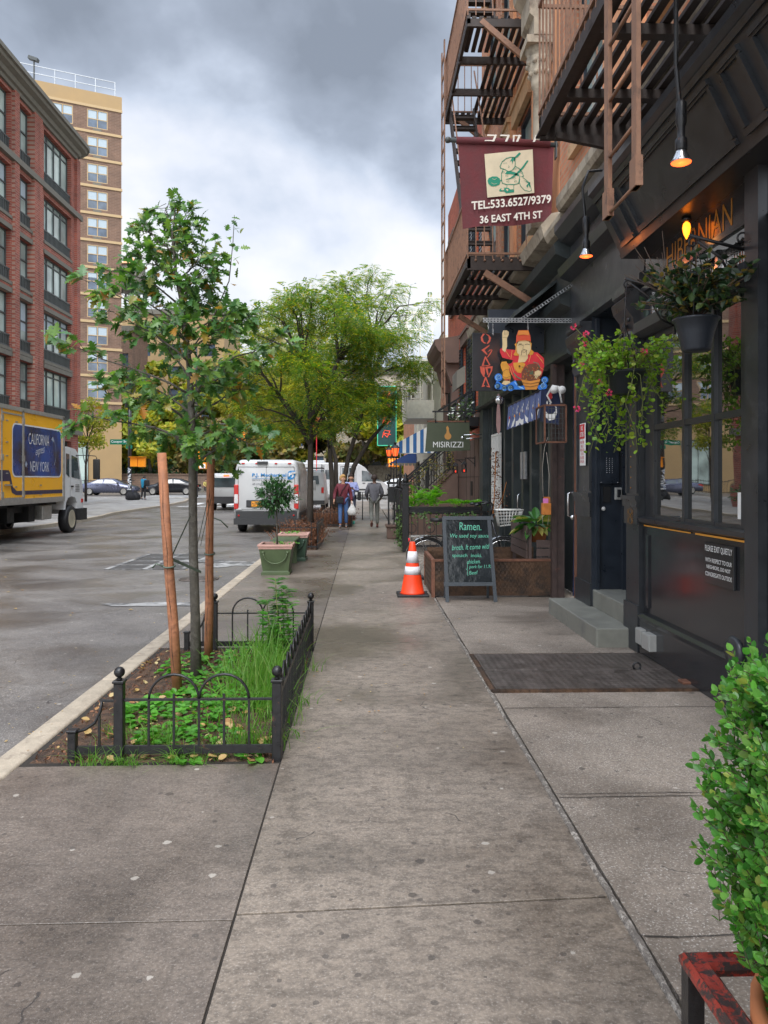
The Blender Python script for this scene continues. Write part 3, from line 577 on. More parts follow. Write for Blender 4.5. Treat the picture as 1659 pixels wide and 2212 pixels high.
def pilaster(y0,y1,zt=3.24,m='black_paint'):
    p=MB(); p.box(2.46,2.75,y0,y1,0,zt); yc=(y0+y1)/2; h=(y1-y0)/2
    p.box(2.44,2.46,y0-.02,y1+.02,0,.42); p.box(2.43,2.46,y0-.02,y1+.02,1.30,1.36); p.box(2.415,2.46,y0-.03,y1+.03,1.36,1.40); p.box(2.44,2.46,y0-.01,y1+.01,1.14,1.30)
    p.box(2.445,2.46,y0+.02,y0+.05,1.42,zt-.5); p.box(2.445,2.46,y1-.05,y1-.02,1.42,zt-.5)
    p.loft([[(x,y0-.01,z) for x,z in CONS],[(x,y1+.01,z) for x,z in CONS]],smooth=False)
    for k in range(6): a=k*1.05; p.lathe([(.0,-.0),(.032,.005),(.02,.03),(0,.035)],(2.40-.008*k,yc+h*.5*math.sin(a*2),zt-.12-.06*k),8,axis='X')
    p.build('pilaster',m,pub)
CONS=[(2.46,2.72),(2.43,2.74),(2.405,2.80),(2.42,2.9),(2.40,3.0),(2.34,3.08),(2.32,3.16),(2.36,3.2),(2.33,3.22),(2.33,3.26),(2.46,3.26)]
pilaster(6.82,7.15); pilaster(8.26,8.82)
dm=MB(); e=dm
for k in range(12): z=1.47+k*.095; e.lathe([(.009,0),(.007,.008),(0,.01)],(2.436,6.97,z),6,axis='X'); 
for s_ in (-1,1): 
    e.stroke([(s_*.02,-.05),(s_*.05,-.02),(0,.03),(-s_*.05,.06),(-s_*.02,.09)],.008,(2.437,6.98,1.19),(0,-1,0),(0,0,1)); e.stroke([(s_*.07,-.04),(s_*.05,.02),(s_*.07,.08)],.008,(2.437,6.98,1.19),(0,-1,0),(0,0,1))
dm.build('gilt_ornament','gold',pub)
# near post and dark recess nearest the camera
ps=MB(); ps.box(2.44,2.7,4.70,4.87,0,3.5); ps.lathe([(.0,-.01),(.09,-.01),(.11,.01),(.09,.04),(0,.05)],(2.40,4.95,.42),20,axis='X'); ps.box(2.40,2.46,4.88,5.02,0,.40); ps.build('pilaster','black_paint',pub)
rc=MB(); rc.quad((3.1,4.70,0),(3.1,1.6,0),(3.1,1.6,3.5),(3.1,4.70,3.5)); rc.quad((2.5,4.7,0),(3.1,4.7,0),(3.1,4.7,3.5),(2.5,4.7,3.5)); rc.quad((2.5,1.6,0),(3.1,1.6,0),(3.1,1.6,3.5),(2.5,1.6,3.5)); rc.box(2.5,2.6,-4,1.6,0,3.5); rc.quad((2.5,1.6,3.2),(3.1,1.6,3.2),(3.1,4.7,3.2),(2.5,4.7,3.2)); rc.build('recessed_front','black_paint',pub)
# entrance recess
en=MB(); en.quad((2.46,8.24,0),(3.0,8.24,0),(3.0,8.24,3.3),(2.46,8.24,3.3)); en.quad((3.0,7.15,0),(3.0,8.25,0),(3.0,8.25,3.3),(3.0,7.15,3.3)); en.quad((2.46,7.16,0),(3.0,7.16,0),(3.0,7.16,3.3),(2.46,7.16,3.3)); en.quad((2.5,7.15,3.295),(3.0,7.15,3.295),(3.0,8.25,3.295),(2.5,8.25,3.295))
en.box(2.50,2.535,8.20,8.24,.35,3.28); en.box(2.78,2.82,8.19,8.24,.35,3.28); en.build('entrance_recess','blue_black_paint',pub)
dr=MB(); dr.rbox(2.93,2.99,7.2,8.2,.36,2.9,.008,1); do=dr.build('door','black_paint',pub); h_=MB(); h_.tube([(2.86,7.98,1.1),(2.84,7.98,1.2),(2.84,7.98,1.45),(2.86,7.98,1.55)],.012); h_.bar((2.93,7.98,1.12),(2.85,7.98,1.12),.02); h_.bar((2.93,7.98,1.53),(2.85,7.98,1.53),.02); h_.build('handle','chrome',do)
st=MB(); st.rbox(2.14,2.62,7.03,8.86,-.05,.175,.012); st.build('step','step_stone',pub); st=MB(); st.rbox(2.47,3.0,7.10,8.26,.17,.36,.012); st.build('step','step_stone',pub)
ic=MB(); ic.rbox(2.535,2.745,8.20,8.235,1.50,1.97,.004,1); io=tag(ic.build('intercom_panel','blue_black_paint',pub)); bt=MB()
for i in range(3):
    for j in range(8): bt.lathe([(.005,0),(.004,-.004)],(2.61+i*.03,8.199,1.62+j*.022),6,axis='Y')
for x in (2.55,2.73):
    for z in (1.515,1.955): bt.lathe([(.006,0),(.004,-.004)],(x,8.199,z),6,axis='Y')
bt.build('buttons','chrome',io)
ib=MB(); ib.rbox(2.69,2.76,8.15,8.2,1.33,1.46,.006,2); q=ib.build('card_reader','grey_box',pub); ib=MB(); ib.rbox(2.705,2.745,8.14,8.152,1.355,1.44,.005,2); ib.build('lens','black_gloss',q)
ib=MB(); ib.box(2.58,2.66,8.22,8.238,1.30,1.47); ib.build('keyhole_plate','dark_void',pub)
sk=MB(); sk.lathe([(.022,0),(.022,-.004)],(2.585,8.236,1.23),16,axis='Y'); sk.build('sticker','white_sign',pub)
# electric boxes low on the pilaster, hinged cellar hatch
for y0,y1,x,lab in ((6.60,6.78,2.38,'grey metal junction box beside the doorstep, nearer the pilaster'),(6.36,6.57,2.36,'grey metal junction box low on the black front, nearer the camera')):
    t=thing('junction_box',lab,'electric box',(x,(y0+y1)/2,.06),'junction boxes low on the pub front'); q=MB(); q.rbox(x+.03,2.46,y0+.02,y1-.02,.10,.24,.006,2); q.build('body','grey_box',t); q=MB(); q.rbox(x+.024,x+.03,y0+.025,y1-.025,.105,.235,.004,1); q.build('cover','grey_box',t)
hd=thing('cellar_hatch','flat steel diamond plate cellar doors in the pavement below the doorstep','cellar hatch',(1.7,6.16,0))
for y0,y1 in ((5.60,6.16),(6.175,6.74)): q=MB(); q.rbox(.97,2.50,y0,y1,-.03,.012,.003,1); q.build('door_leaf','diamond_plate',hd)
q=MB(); q.box(.93,2.53,5.555,5.595,-.06,.016); q.box(.93,2.52,6.745,6.775,-.06,.006); q.box(.93,.965,5.595,6.745,-.06,.004); q.box(2.505,2.54,5.595,6.745,-.06,.006); q.build('frame','rust_plate',hd)
q=MB(); q.tube([(2.21+.03*math.cos(a/10*2*PI),6.17,.035+.03*math.sin(a/10*2*PI)) for a in range(11)],.008,6,caps=False); q.build('pull_ring','black_iron',hd)
q=MB(); q.rbox(2.39,2.5,5.70,5.8,.0,.03,.006,1); tag(q.build('spigot_cap','rust',org=(2.44,5.75,0)),'rusty metal fitting on the ground beside the corner of the steel hatch','fitting')
# signs on the front
s1=thing('quiet_sign','black notice PLEASE EXIT QUIETLY on the panel below the pub window','sign',(2.49,5.2,.7)); q=MB(); q.rbox(2.478,2.498,5.09,5.54,.80,1.095,.003,1); q.build('panel','black_gloss',s1)
for tx,z,h_,w_ in (('PLEASE EXIT QUIETLY',1.025,.050,.41),('WITH RESPECT TO OUR',.955,.030,.40),('NEIGHBORS, DO NOT',.905,.030,.36),('CONGREGATE OUTSIDE',.855,.030,.40)): q=MB(); q.text(tx,(2.4765,5.315,z),(0,-1,0),(0,0,1),w_,h_,bold=.004,align='C'); q.build('lettering','white_sign',s1)
s2=thing('loitering_sign','tall white and red no loitering notice on the black pilaster','sign',(2.44,8.5,1.7)); q=MB(); q.rbox(2.43,2.442,8.40,8.60,1.70,2.17,.004,2); q.build('panel','white_sign',s2)
q=MB(); q.box(2.426,2.4305,8.41,8.59,2.0,2.16); q.build('red_field','red_sign',s2)
q=MB(); q.text('NO',(2.4255,8.5,2.09),(0,-1,0),(0,0,1),.08,.055,bold=.02,align='C'); q.text('LOITERING',(2.4255,8.5,2.02),(0,-1,0),(0,0,1),.15,.055,bold=.02,align='C'); q.build('lettering','white_sign',s2)
q=MB()
for i,tx in enumerate(('VIOLATORS','WILL BE','PROSECUTED','TO THE','FULL EXTENT','OF THE LAW')): q.text(tx,(2.4285,8.5,1.945-i*.043),(0,-1,0),(0,0,1),.15 if len(tx)>7 else .10,.03,bold=.01,align='C')
q.build('small_lettering','red_sign',s2)
# sticker in window
q=MB(); q.box(2.534,2.540,5.08,5.15,1.28,1.46); t=tag(q.build('window_sticker','white_sign',org=(2.57,5.11,1.3)),'white and red paper sticker in the lower corner of the pub window','sticker')
# gooseneck lamps
def goose(lab,y,base,tip):
    t=thing('gooseneck_lamp',lab,'lamp',base,'gooseneck lamps with red bulbs on the pub front'); bx_,by_,bz_=base; tx,ty,tz=tip
    q=MB(); q.tube([base,(bx_-.14,by_,bz_+.08),(tx+.02,ty,bz_+.02),(tx-.03,ty,bz_-.12),(tx-.03,ty,tz+.55),(tx-.01,ty,tz+.32),(tx,ty,tz+.16)],.013,8); q.build('arm','black_iron',t)
    q=MB(); q.lathe([(.012,.34),(.03,.32),(.03,.20),(.022,.18),(.022,.12),(.034,.11),(.034,.05),(.03,.04)],(tx,ty,tz),14); q.build('socket','black_iron',t)
    q=MB(); q.lathe([(.03,.05),(.034,.03),(.055,-.012),(.06,-.025),(.058,-.025),(.03,.02)],(tx,ty,tz),18); q.build('reflector','chrome',t)
    q=MB(); q.lathe([(.052,-.012),(.056,-.026),(.03,-.036),(0,-.038)],(tx,ty,tz),16); q.build('bulb','red_bulb',t)
    l=bpy.data.lights.new('bulb_light','POINT'); l.energy=.4; l.color=(1,.25,.05); l.shadow_soft_size=.04; lo=bpy.data.objects.new('bulb_light',l); COL.objects.link(lo); lo.location=(tx,ty,tz-.1)
goose('black gooseneck lamp with glowing red bulb beside the stone cornice corner',0,(2.46,6.95,4.30),(2.0,6.87,3.58))
goose('black gooseneck lamp with glowing red bulb hanging before the leaning fascia panel',0,(2.46,4.40,4.62),(1.83,4.39,3.40))
t=thing('pub_lantern','small glowing amber lantern hanging under the pub fascia above the gilt letters','lantern',(2.4,5.66,3.5)); q=MB(); q.lathe([(.03,.08),(.04,.05),(.012,.045)],(2.40,5.66,3.42),12); q.build('cap','black_iron',t); q=MB(); q.lathe([(.008,.045),(.024,.03),(.030,0),(.022,-.045),(.003,-.085)],(2.40,5.66,3.42),12); q.build('shade','amber_bulb',t)
l=bpy.data.lights.new('lantern_light','POINT'); l.energy=.12; l.color=(1,.35,.06); l.shadow_soft_size=.04; lo=bpy.data.objects.new('lantern_light',l); COL.objects.link(lo); lo.location=(2.36,5.6,3.32)
# ---------------------------------------------------------------- fire escapes
def platform(nm,lab,y0,y1,z,x0=1.5,x1=XF,cross=(),rail=True,bracket=True,stair=None,levels=None,slat=.12):
    t=thing(nm,lab,'fire escape',(x1,(y0+y1)/2,z)); q=MB()
    q.box(x0,x0+.045,y0,y1,z-.1,z+.05); q.box(x0-.03,x0+.045,y0,y1,z-.115,z-.1)
    for y in (y0,y1-.06): q.box(x0,x1,y,y+.045,z-.14,z+.05)
    q.box(x1-.06,x1,y0,y1,z-.08,z+.03)
    for y in cross: q.box(x0,x1,y-.04,y+.04,z-.1,z-.03)
    q.build('frame','brown_iron',t); return t
def deck(t,y0,y1,z,x0,x1,hole=None,sp=.105,w_=.062,name='deck_slats'):
    q=MB(); x=x0+.07
    while x<x1-.05:
        if hole and hole[0]<x<hole[1]:
            if hole[2]>y0+.05: q.box(x,x+w_,y0,hole[2],z-.02,z+.01)
            if hole[3]<y1-.05: q.box(x,x+w_,hole[3],y1,z-.02,z+.01)
        else: q.box(x,x+w_,y0+.04,y1-.05,z-.02,z+.01)
        x+=sp
    q.build(name,'brown_iron',t)
def railing(t,y0,y1,z,x0,x1,h=1.0,sp=.12):
    q=MB()
    for zz in (z+.08,z+h): q.box(x0-.01,x0+.02,y0,y1,zz-.015,zz+.015); q.box(x0+.02,x1,y0-.012,y0+.012,zz-.015,zz+.015); q.box(x0+.02,x1,y1-.012,y1+.012,zz-.015,zz+.015)
    n_=int((y1-y0)/sp)
    for k in range(n_+1): y=y0+(y1-y0)*k/n_; q.bar((x0+.005,y,z),(x0+.005,y,z+h),.014)
    m_=int((x1-x0)/sp)
    for k in range(1,m_): x=x0+(x1-x0)*k/m_; q.bar((x,y0,z),(x,y0,z+h),.014); q.bar((x,y1,z),(x,y1,z+h),.014)
    q.build('railing','brown_iron_light',t)
def stairs(t,x0,x1,ya,za,yb,zb,n_):
    q=MB()
    for x in (x0,x1): q.bar((x,ya,za),(x,yb,zb),.03,.16)
    for k in range(n_):
        f=(k+.5)/n_; y=ya+(yb-ya)*f; z=za+(zb-za)*f; q.box(x0,x1,y-.09,y+.09,z-.015,z+.015); q.box(x0,x1,y-.09,y-.075,z-.05,z)
    q.build('stair_flight','brown_iron',t)
    q=MB()
    for x in (x0-.02,x1+.02): q.bar((x,ya,za+.75),(x,yb,zb+.75),.022); q.bar((x,ya,za),(x,ya,za+.75),.02)
    q.build('handrail','brown_iron_light',t)
# near fire escape
f1=platform('fire_escape','brown iron fire escape platform over the pub front with hanging drop ladder',3.2,6.55,4.58,1.5,2.5,(5.05,5.9))
deck(f1,3.2,6.55,4.58,1.5,2.5,sp=.10,w_=.055); railing(f1,3.2,6.55,4.6,1.5,2.5)
q=MB()
for y in (6.45,3.4):
    q=MB(); q.bar((1.62,y,4.45),(2.5,y,3.98+.3),.05); q.add([(2.5,y-.02,4.45),(1.75,y-.02,4.45),(2.5,y-.02,4.2),(2.5,y+.02,4.45),(1.75,y+.02,4.45),(2.5,y+.02,4.2)],[(0,1,2),(5,4,3),(0,3,4,1),(1,4,5,2)])
    q.build('bracket','brown_iron',f1)
def ladder(t,x,y0,y1,z0,z1,m='brown_iron_light',sp=.33,w_=.075):
    q=MB()
    for y in (y0,y1): q.box(x-.012,x+.012,y-w_/2,y+w_/2,z0,z1); q.box(x-.02,x+.02,y-w_/2-.01,y+w_/2+.01,z0,z0+.16)
    q.build('ladder_rails',m,t); z=z0+.02
    while z<z1: q=MB(); q.tube([(x,y0,z),(x,y1,z)],.011,6); q.build('rung',m,t); z+=sp
    q=MB()
    for y in (y0,y1):
        for z in (z0+.05,z0+.12,z0+.5): q.lathe([(.013,0),(.008,-.03),(0,-.032)],(x,y,z),8,axis='Y')
    q.build('bolts','chrome',t)
lad=thing('drop_ladder','riveted brown drop ladder hanging in front of the near fire escape','ladder',(1.45,4.3,3.1)); ladder(lad,1.45,4.06,4.53,3.10,8.2)
# far fire escape: three decks with stairs
f2=platform('fire_escape','tall brown iron fire escape with stairs rising behind the hanging maroon banner',11.1,14.2,4.72,1.5,2.6,(12.1,13.1))
for i,(z,hole) in enumerate(((4.72,None),(8.25,(1.5,1.98,12.0,14.0)),(11.8,(1.5,1.98,12.0,14.0)))):
    if i:
        q=MB(); y0,y1,x0,x1=11.1,14.2,1.5,2.6; q.box(x0,x0+.045,y0,y1,z-.1,z+.05)
        for y in (y0,12.1,13.1,y1-.06): q.box(x0,x1,y,y+.045,z-.14,z-.025)
        q.build('frame','brown_iron',f2)
    deck(f2,11.1,14.2,z,1.5,2.6,hole); railing(f2,11.1,14.2,z+.02,1.5,2.6,.95)
stairs(f2,1.56,1.98,11.5,4.75,13.9,8.2,12); stairs(f2,1.56,1.98,11.5,8.3,13.9,11.75,12)
q=MB(); 
for y in (11.12,14.1): q=MB(); q.bar((1.75,y,4.55),(2.6,y,4.02),.05,.09); q.box(2.5,2.58,y-.04,y+.04,3.95,4.9); q.build('bracket','brown_iron_light',f2)
for z in (8.25,11.8):
    for y in (11.12,14.1): q=MB(); q.bar((1.7,y,z-.05),(2.6,y,z-.8),.05,.08); q.build('bracket','brown_iron_light',f2)
q=MB()
for k in range(8): q.lathe([(.02,0),(.012,-.014),(0,-.018)],(1.62+k*.13,11.098,4.72+.0),8,axis='Y')
q.build('rivets','brown_iron_light',f2)
lad2=thing('drop_ladder','riveted brown drop ladder at the far end of the tall fire escape','ladder',(1.44,14,2.9)); ladder(lad2,1.44,13.72,14.16,2.87,9.4)
# gauze of one more stair tower behind, tall end posts
# ---------------------------------------------------------------- restaurant building
rest=thing('restaurant_building','narrow building with dark green restaurant front and stone columns behind the banner','building',(3.5,13,0))
W2=[(11.9,12.9,5.3,7.5),(13.5,14.5,5.3,7.5),(15.1,16.1,5.3,7.5),(11.9,12.9,9.0,11.2),(13.5,14.5,9.0,11.2),(15.1,16.1,9.0,11.2),(11.9,12.9,12.6,14.8),(13.5,14.5,12.6,14.8)]
upper(rest,9.76,16.9,4.1,12,'brick_orange',W2[:6],X=2.6,trim='tan_stone')
q=MB(); q.box(2.55,2.6,13.05,13.35,5,11.9); q.build('rendered_bay','orange_wall',rest); q=MB(); q.box(2.55,2.6,9.9,11.6,5,11.9); q.build('rendered_bay','orange_wall',rest)
for y in (10.5,):
    q=MB(); x=2.43; q.box(2.26,2.6,y-.17,y+.17,4.95,5.15); q.lathe([(.15,5.15),(.16,5.2),(.12,5.27),(.115,5.4),(.105,6.9),(.13,6.93),(.13,6.97),(.14,7.05),(.2,7.3),(.17,7.32),(.22,7.42)],(x,y,0),20)
    for k in range(10):
        a=k/10*2*PI
        for hz,rr in ((7.08,.15),(7.22,.18)): q.lathe([(.0,-.03),(.035,-.01),(.03,.03),(0,.045)],(x+rr*math.cos(a+hz*9),y+rr*math.sin(a+hz*9),hz),6)
    q.box(x-.24,2.6,y-.24,y+.24,7.42,7.52); q.build('column','cream_stone',rest)
q=MB(); prof(q,[(2.6,7.52),(2.28,7.52),(2.28,7.75),(2.22,7.8),(2.22,8.1),(2.12,8.2),(2.1,8.3),(2.6,8.5)],10.25,10.8); q.build('entablature','cream_stone',rest)
q=MB(); q.lathe([(.2,-.18),(.22,-.15),(.22,.15),(.2,.18)],(2.36,10.5,8.75),18,axis='Y'); q.lathe([(.12,-.12),(.14,0),(.12,.12)],(2.42,10.5,8.36),14,axis='Y'); q.box(2.4,2.6,10.35,10.65,8.3,9.3); q.build('scroll_bracket','cream_stone',rest)
q=MB(); prof(q,[(2.62,4.6),(2.3,4.65),(2.26,4.8),(2.4,4.95),(2.62,5.0)],9.77,16.9); q.build('stone_cornice','cream_stone',rest)
q=MB(); prof(q,[(2.95,3.05),(2.52,3.05),(2.46,3.08),(2.46,3.14),(2.52,3.17),(2.52,3.62),(2.38,3.68),(2.36,3.78),(2.5,3.84),(2.5,4.20),(2.32,4.28),(2.30,4.40),(2.5,4.6),(2.95,4.6)],9.25,16.9); q.build('fascia','dark_green_paint',rest)
q=MB(); q.add([(2.5,9.9,4.15),(1.95,9.9,3.72),(1.95,13.4,3.72),(2.5,13.4,4.15),(2.5,9.9,4.1),(1.95,9.9,3.66),(1.95,13.4,3.66),(2.5,13.4,4.1)],[(0,1,2,3),(7,6,5,4),(0,4,5,1),(1,5,6,2),(2,6,7,3)]); q.build('canopy_board','dark_green_paint',rest)
q=MB(); XR=2.85
q.quad((XR,10.0,0),(XR,16.9,0),(XR,16.9,3.1),(XR,10.0,3.1))
for y in (10.95,11.5,12.2,12.85,13.7,14.5,15.85,16.3): q.box(2.66,XR,y-.08,y+.08,0,3.1)
q.box(2.55,XR,16.45,16.9,0,3.1); q.box(2.6,XR,14.7,15.9,0,.95); q.build('shopfront','dark_green_paint',rest)
q=MB(); q.quad((2.84,12.15,.1),(2.84,11.6,.1),(2.84,11.6,2.6),(2.84,12.15,2.6)); q.quad((2.84,13.65,.9),(2.84,12.95,.9),(2.84,12.95,2.9),(2.84,13.65,2.9)); q.build('shop_glass','dark_glass',rest)
wf=MB(); 
for y in (14.82,15.02,15.22,15.42,15.62): wf.box(2.60,2.66,y-.018,y+.018,.98,2.45)
for z in (.98,1.35,1.72,2.08,2.43): wf.box(2.602,2.658,14.8,15.64,z-.018,z+.018)
wo=wf.build('window','white_paint',rest); q=MB(); q.quad((2.65,15.62,.98),(2.65,14.82,.98),(2.65,14.82,2.43),(2.65,15.62,2.43)); q.build('glass','dark_glass',wo)
q=MB(); q.rbox(2.62,2.66,12.7,12.84,1.55,2.0,.004,1); q.rbox(2.62,2.66,12.45,12.6,1.55,2.0,.004,1); q.build('steel_plate','galvanised',rest)
q=MB(); q.tube([(2.62,12.78,1.05),(2.57,12.78,1.08),(2.57,12.78,1.28),(2.62,12.78,1.31)],.014); q.build('handle','chrome',rest)
# side door with blue curtain between rust coloured jambs
q=MB(); q.box(2.455,2.515,9.96,10.06,0,3.05); q.box(2.515,2.62,9.98,10.06,0,3.05); q.build('jamb','dark_door_post',rest); q=MB(); q.box(2.46,2.54,8.84,8.94,0,3.05); q.build('jamb','rust',rest)
q=MB(); n_=28; pts=[]
for k in range(n_+1): y=8.94+.94*k/n_; pts.append((2.72+.03*math.sin(k*.9)+.015*math.sin(k*2.3),y))
q.loft([[(x,y,.05) for x,y in pts],[(x+.02*math.sin(i),y,1.5) for i,(x,y) in enumerate(pts)],[(x,y,3.05) for x,y in pts]],closed=False,caps=False); q.build('door_curtain','blue_curtain',rest)
q=MB(); q.tube([(2.46,8.98,1.10),(2.40,8.98,1.12),(2.40,8.98,1.38),(2.46,8.98,1.40)],.014); q.lathe([(.03,0),(.03,-.02)],(2.455,8.98,1.10),10,axis='Y'); q.build('handle','chrome',rest)
# projecting board panel above
q=MB(); q.box(1.98,2.03,8.9,10.4,0,0) if False else q.add([(1.72,10.6,3.9),(2.5,10.6,3.9),(2.5,10.6,3.3),(1.72,10.6,3.3),(1.72,10.66,3.9),(2.5,10.66,3.9),(2.5,10.66,3.3),(1.72,10.66,3.3)],[(0,1,2,3),(7,6,5,4),(0,4,5,1),(3,2,6,7),(0,3,7,4)]); t=tag(q.build('blank_sign_board','blue_black_paint',org=(2.5,10.6,3.3)),'blank dark navy board projecting behind the perforated steel bracket','sign board')
# ---------------------------------------------------------------- brick townhouse
th=thing('brick_townhouse','red brick townhouse with brownstone base and dark shutters beyond the restaurant','building',(4,21,0)); XT=2.7
W3=[(17.35,18.4,3.1,5.1),(19.5,20.7,3.1,5.1),(17.35,18.4,6.6,8.5),(19.5,20.7,6.6,8.5),(22.4,23.4,6.6,8.5),(17.35,18.4,10,11.9),(19.5,20.7,10,11.9),(22.4,23.4,10,11.9)]
upper(th,16.92,24.6,2.5,10,'brick_side',W3[:5],X=XT,trim='brownstone')
q=MB(); q.box(XT-.06,XT+.1,16.92,24.6,0,2.5)
for z in (.62,1.25,1.88): q.box(XT-.075,XT-.06,16.92,24.6,z,z+.0) if False else None
q.build('brownstone_base','brownstone',th)
q=MB()
for y in (17.6,18.3,19.0,19.7): q.box(XT-.066,XT-.058,y,y+.012,0,2.5)
for z in (.8,1.6): q.box(XT-.066,XT-.058,16.95,24.6,z,z+.012)
q.box(XT-.09,XT-.05,18.6,18.75,1.15,1.5); q.build('stone_joints','joint_dirt',th)
q=MB()
for y0,y1,z0,z1 in W3[:5]:
    for ya in (y0-.42,y1+.04):
        q=MB(); q.box(XT-.07,XT-.03,ya,ya+.38,z0,z1)
        for k in range(int((z1-z0)/.09)): q.bar((XT-.085,ya+.04,z0+.06+k*.09),(XT-.085,ya+.34,z0+.06+k*.09),.02,.05)
        q.build('shutter','blue_black_paint',th)
q=MB(); prof(q,[(XT,4.85),(2.35,4.85),(2.3,4.95),(2.22,5.0),(2.2,5.12),(2.1,5.2),(2.02,5.35),(2.0,5.5),(XT,5.62)],21.7,24.4)
for y in (21.85,23.9): prof(q,[(XT,4.2),(2.5,4.25),(2.4,4.5),(2.3,4.86),(XT,4.86)],y,y+.32); q.box(2.5,XT,y,y+.3,1.6,4.2)
q.build('door_hood','brownstone',th)
q=MB(); q.box(2.62,2.66,22.2,23.9,1.6,4.2); q.build('door','dark_void',th)
for y in (17.35,19.5):   # flower boxes with wrought cages
    t=thing('window_box','iron window cage full of trailing flowers at the '+('nearer' if y<18 else 'farther')+' townhouse window','window box',(2.5,y+.5,2.8),'window boxes on the brick townhouse'); q=MB(); q.box(2.36,2.6,y-.05,y+1.1,2.75,2.95); q.build('box','black_iron',t)
    q=MB()
    for k in range(9): yy=y-.05+k*1.15/8; q.tube([(2.6,yy,2.72),(2.34,yy,2.72),(2.28,yy,2.9),(2.32,yy,3.2),(2.36,yy,3.55)],.01,5)
    for z in (2.95,3.5): q.bar((2.34,y-.05,z),(2.34,y+1.1,z),.02)
    q.build('cage','black_iron',t)
    q=MB(); q2=MB()
    for k in range(190):
        p=V(2.38+rnd.uniform(-.14,.14),y+.5+rnd.uniform(-.62,.62),3.0+rnd.uniform(-.45,.4)); lf=q if rnd.random()<.8 else q2; a=V(rnd.gauss(0,1),rnd.gauss(0,1),rnd.gauss(0,1)).normalized(); b=a.orthogonal().normalized(); s_=.04; lf.quad(p-a*s_,p-b*s_*.7,p+a*s_,p+b*s_*.7)
    q.build('foliage','leaf_box',t); q2.build('flowers','white_paint',t)
# ---------------------------------------------------------------- stoop
sp=thing('stoop','brownstone stoop with steps climbing to the townhouse door','steps',(1.8,22.5,0)); q=MB()
for k in range(9): q.box(.98+k*.19,2.6,21.6,22.9,.18*k,.18*(k+1)-.001) 
q.build('steps','brownstone',sp)
q=MB(); prof2=[(.98,0),(2.62,0),(2.62,1.7),(2.4,1.7),(1.0,.28)]; q.loft([[(x,21.35,z) for x,z in prof2],[(x,21.58,z) for x,z in prof2]],smooth=False); q.bar((.95,21.46,.33),(2.45,21.46,1.78),.30,.07); q.build('cheek_wall','brownstone',sp); q=MB(); q.loft([[(x,22.92,z) for x,z in prof2],[(x,23.1,z) for x,z in prof2]],smooth=False); q.build('cheek_wall','brownstone',sp)
def stoprail(lab,y):
    t=thing('stoop_railing',lab,'railing',(1.7,y,.5)); q=MB(); q.bar((.80,y,1.18),(2.55,y,2.72),.055,.05); q.bar((.80,y,1.05),(2.55,y,2.59),.03,.03); q.bar((.85,y,.35),(2.5,y,1.85),.03,.03); q.build('handrail','black_iron',t); q=MB()
    for k in range(22):
        x=.86+k*.078; z0=.36+(x-.85)*.91; z1=1.10+(x-.80)*.88; q.bar((x,y,z0),(x,y,z1),.016)
        if k%2==0: zc=(z0+z1)/2; q.tube([(x+.05*math.cos(a),y,zc+.11*math.sin(a)) for a in [i*PI/5 for i in range(11)]],.008,4,caps=False); q.tube([(x+.04*math.cos(a),y,zc+.26+.04*math.sin(a)) for a in [i*PI/4 for i in range(9)]],.007,4,caps=False)
    q.build('balusters','black_iron',t); return t
stoprail('black wrought stoop railing on the near side of the steps',21.45); stoprail('black wrought stoop railing on the far side of the steps',23.0)
# newel lantern post
np_=thing('newel_lantern_post','tall black iron openwork newel with twin red lanterns on a brown plinth','lamp post',(.78,20.1,0)); q=MB(); q.rbox(.60,.97,19.9,20.35,0,.30,.02); q.rbox(.56,1.01,19.86,20.39,.30,.37,.02); q.build('plinth','brownstone',np_)
q=MB()
for dx,dy in ((-.13,-.13),(.13,-.13),(.13,.13),(-.13,.13),(0,-.14),(.14,0),(-.14,0)): q.bar((.78+dx,20.1+dy,.37),(.78+dx,20.1+dy,1.45),.03); q.tube([(.78+dx,20.1+dy,1.45),(.78+dx*.55,20.1+dy*.55,1.6),(.78+dx*.5,20.1+dy*.5,2.15)],.012,5)
q.box(.64,.92,19.96,20.24,.95,1.35); q.rbox(.6,.96,19.92,20.28,1.42,1.48,.01,1)
for a in range(8): 
    c,s_=math.cos(a*PI/4),math.sin(a*PI/4); q.tube([(.78+c*.13,20.1+s_*.13,1.48),(.78+c*.22,20.1+s_*.22,1.56),(.78+c*.2,20.1+s_*.2,1.68),(.78+c*.1,20.1+s_*.1,1.62)],.012,5)
q.build('post','black_iron',np_)
for x,y,s_ in ((.82,20.05,.85),(.66,20.2,.68)):
    q=MB(); q.lathe([(.07*s_,0),(.12*s_,.24*s_)],(x,y,2.15),6,smooth=False); lo=q.build('lantern','red_bulb_soft' if 'red_bulb_soft' in M else 'red_bulb',np_); q=MB(); q.lathe([(.16*s_,.24*s_),(.07*s_,.33*s_),(.03*s_,.36*s_),(.05*s_,.42*s_),(.0,.44*s_)],(x,y,2.15),6,smooth=False); q.lathe([(.08*s_,-.03),(.075*s_,0)],(x,y,2.15),6,smooth=False)
    for k in range(6): a=k*PI/3; q.bar((x+.072*s_*math.cos(a),y+.072*s_*math.sin(a),2.15),(x+.122*s_*math.cos(a),y+.122*s_*math.sin(a),2.15+.24*s_),.012)
    q.build('lantern_cap','black_iron',lo)
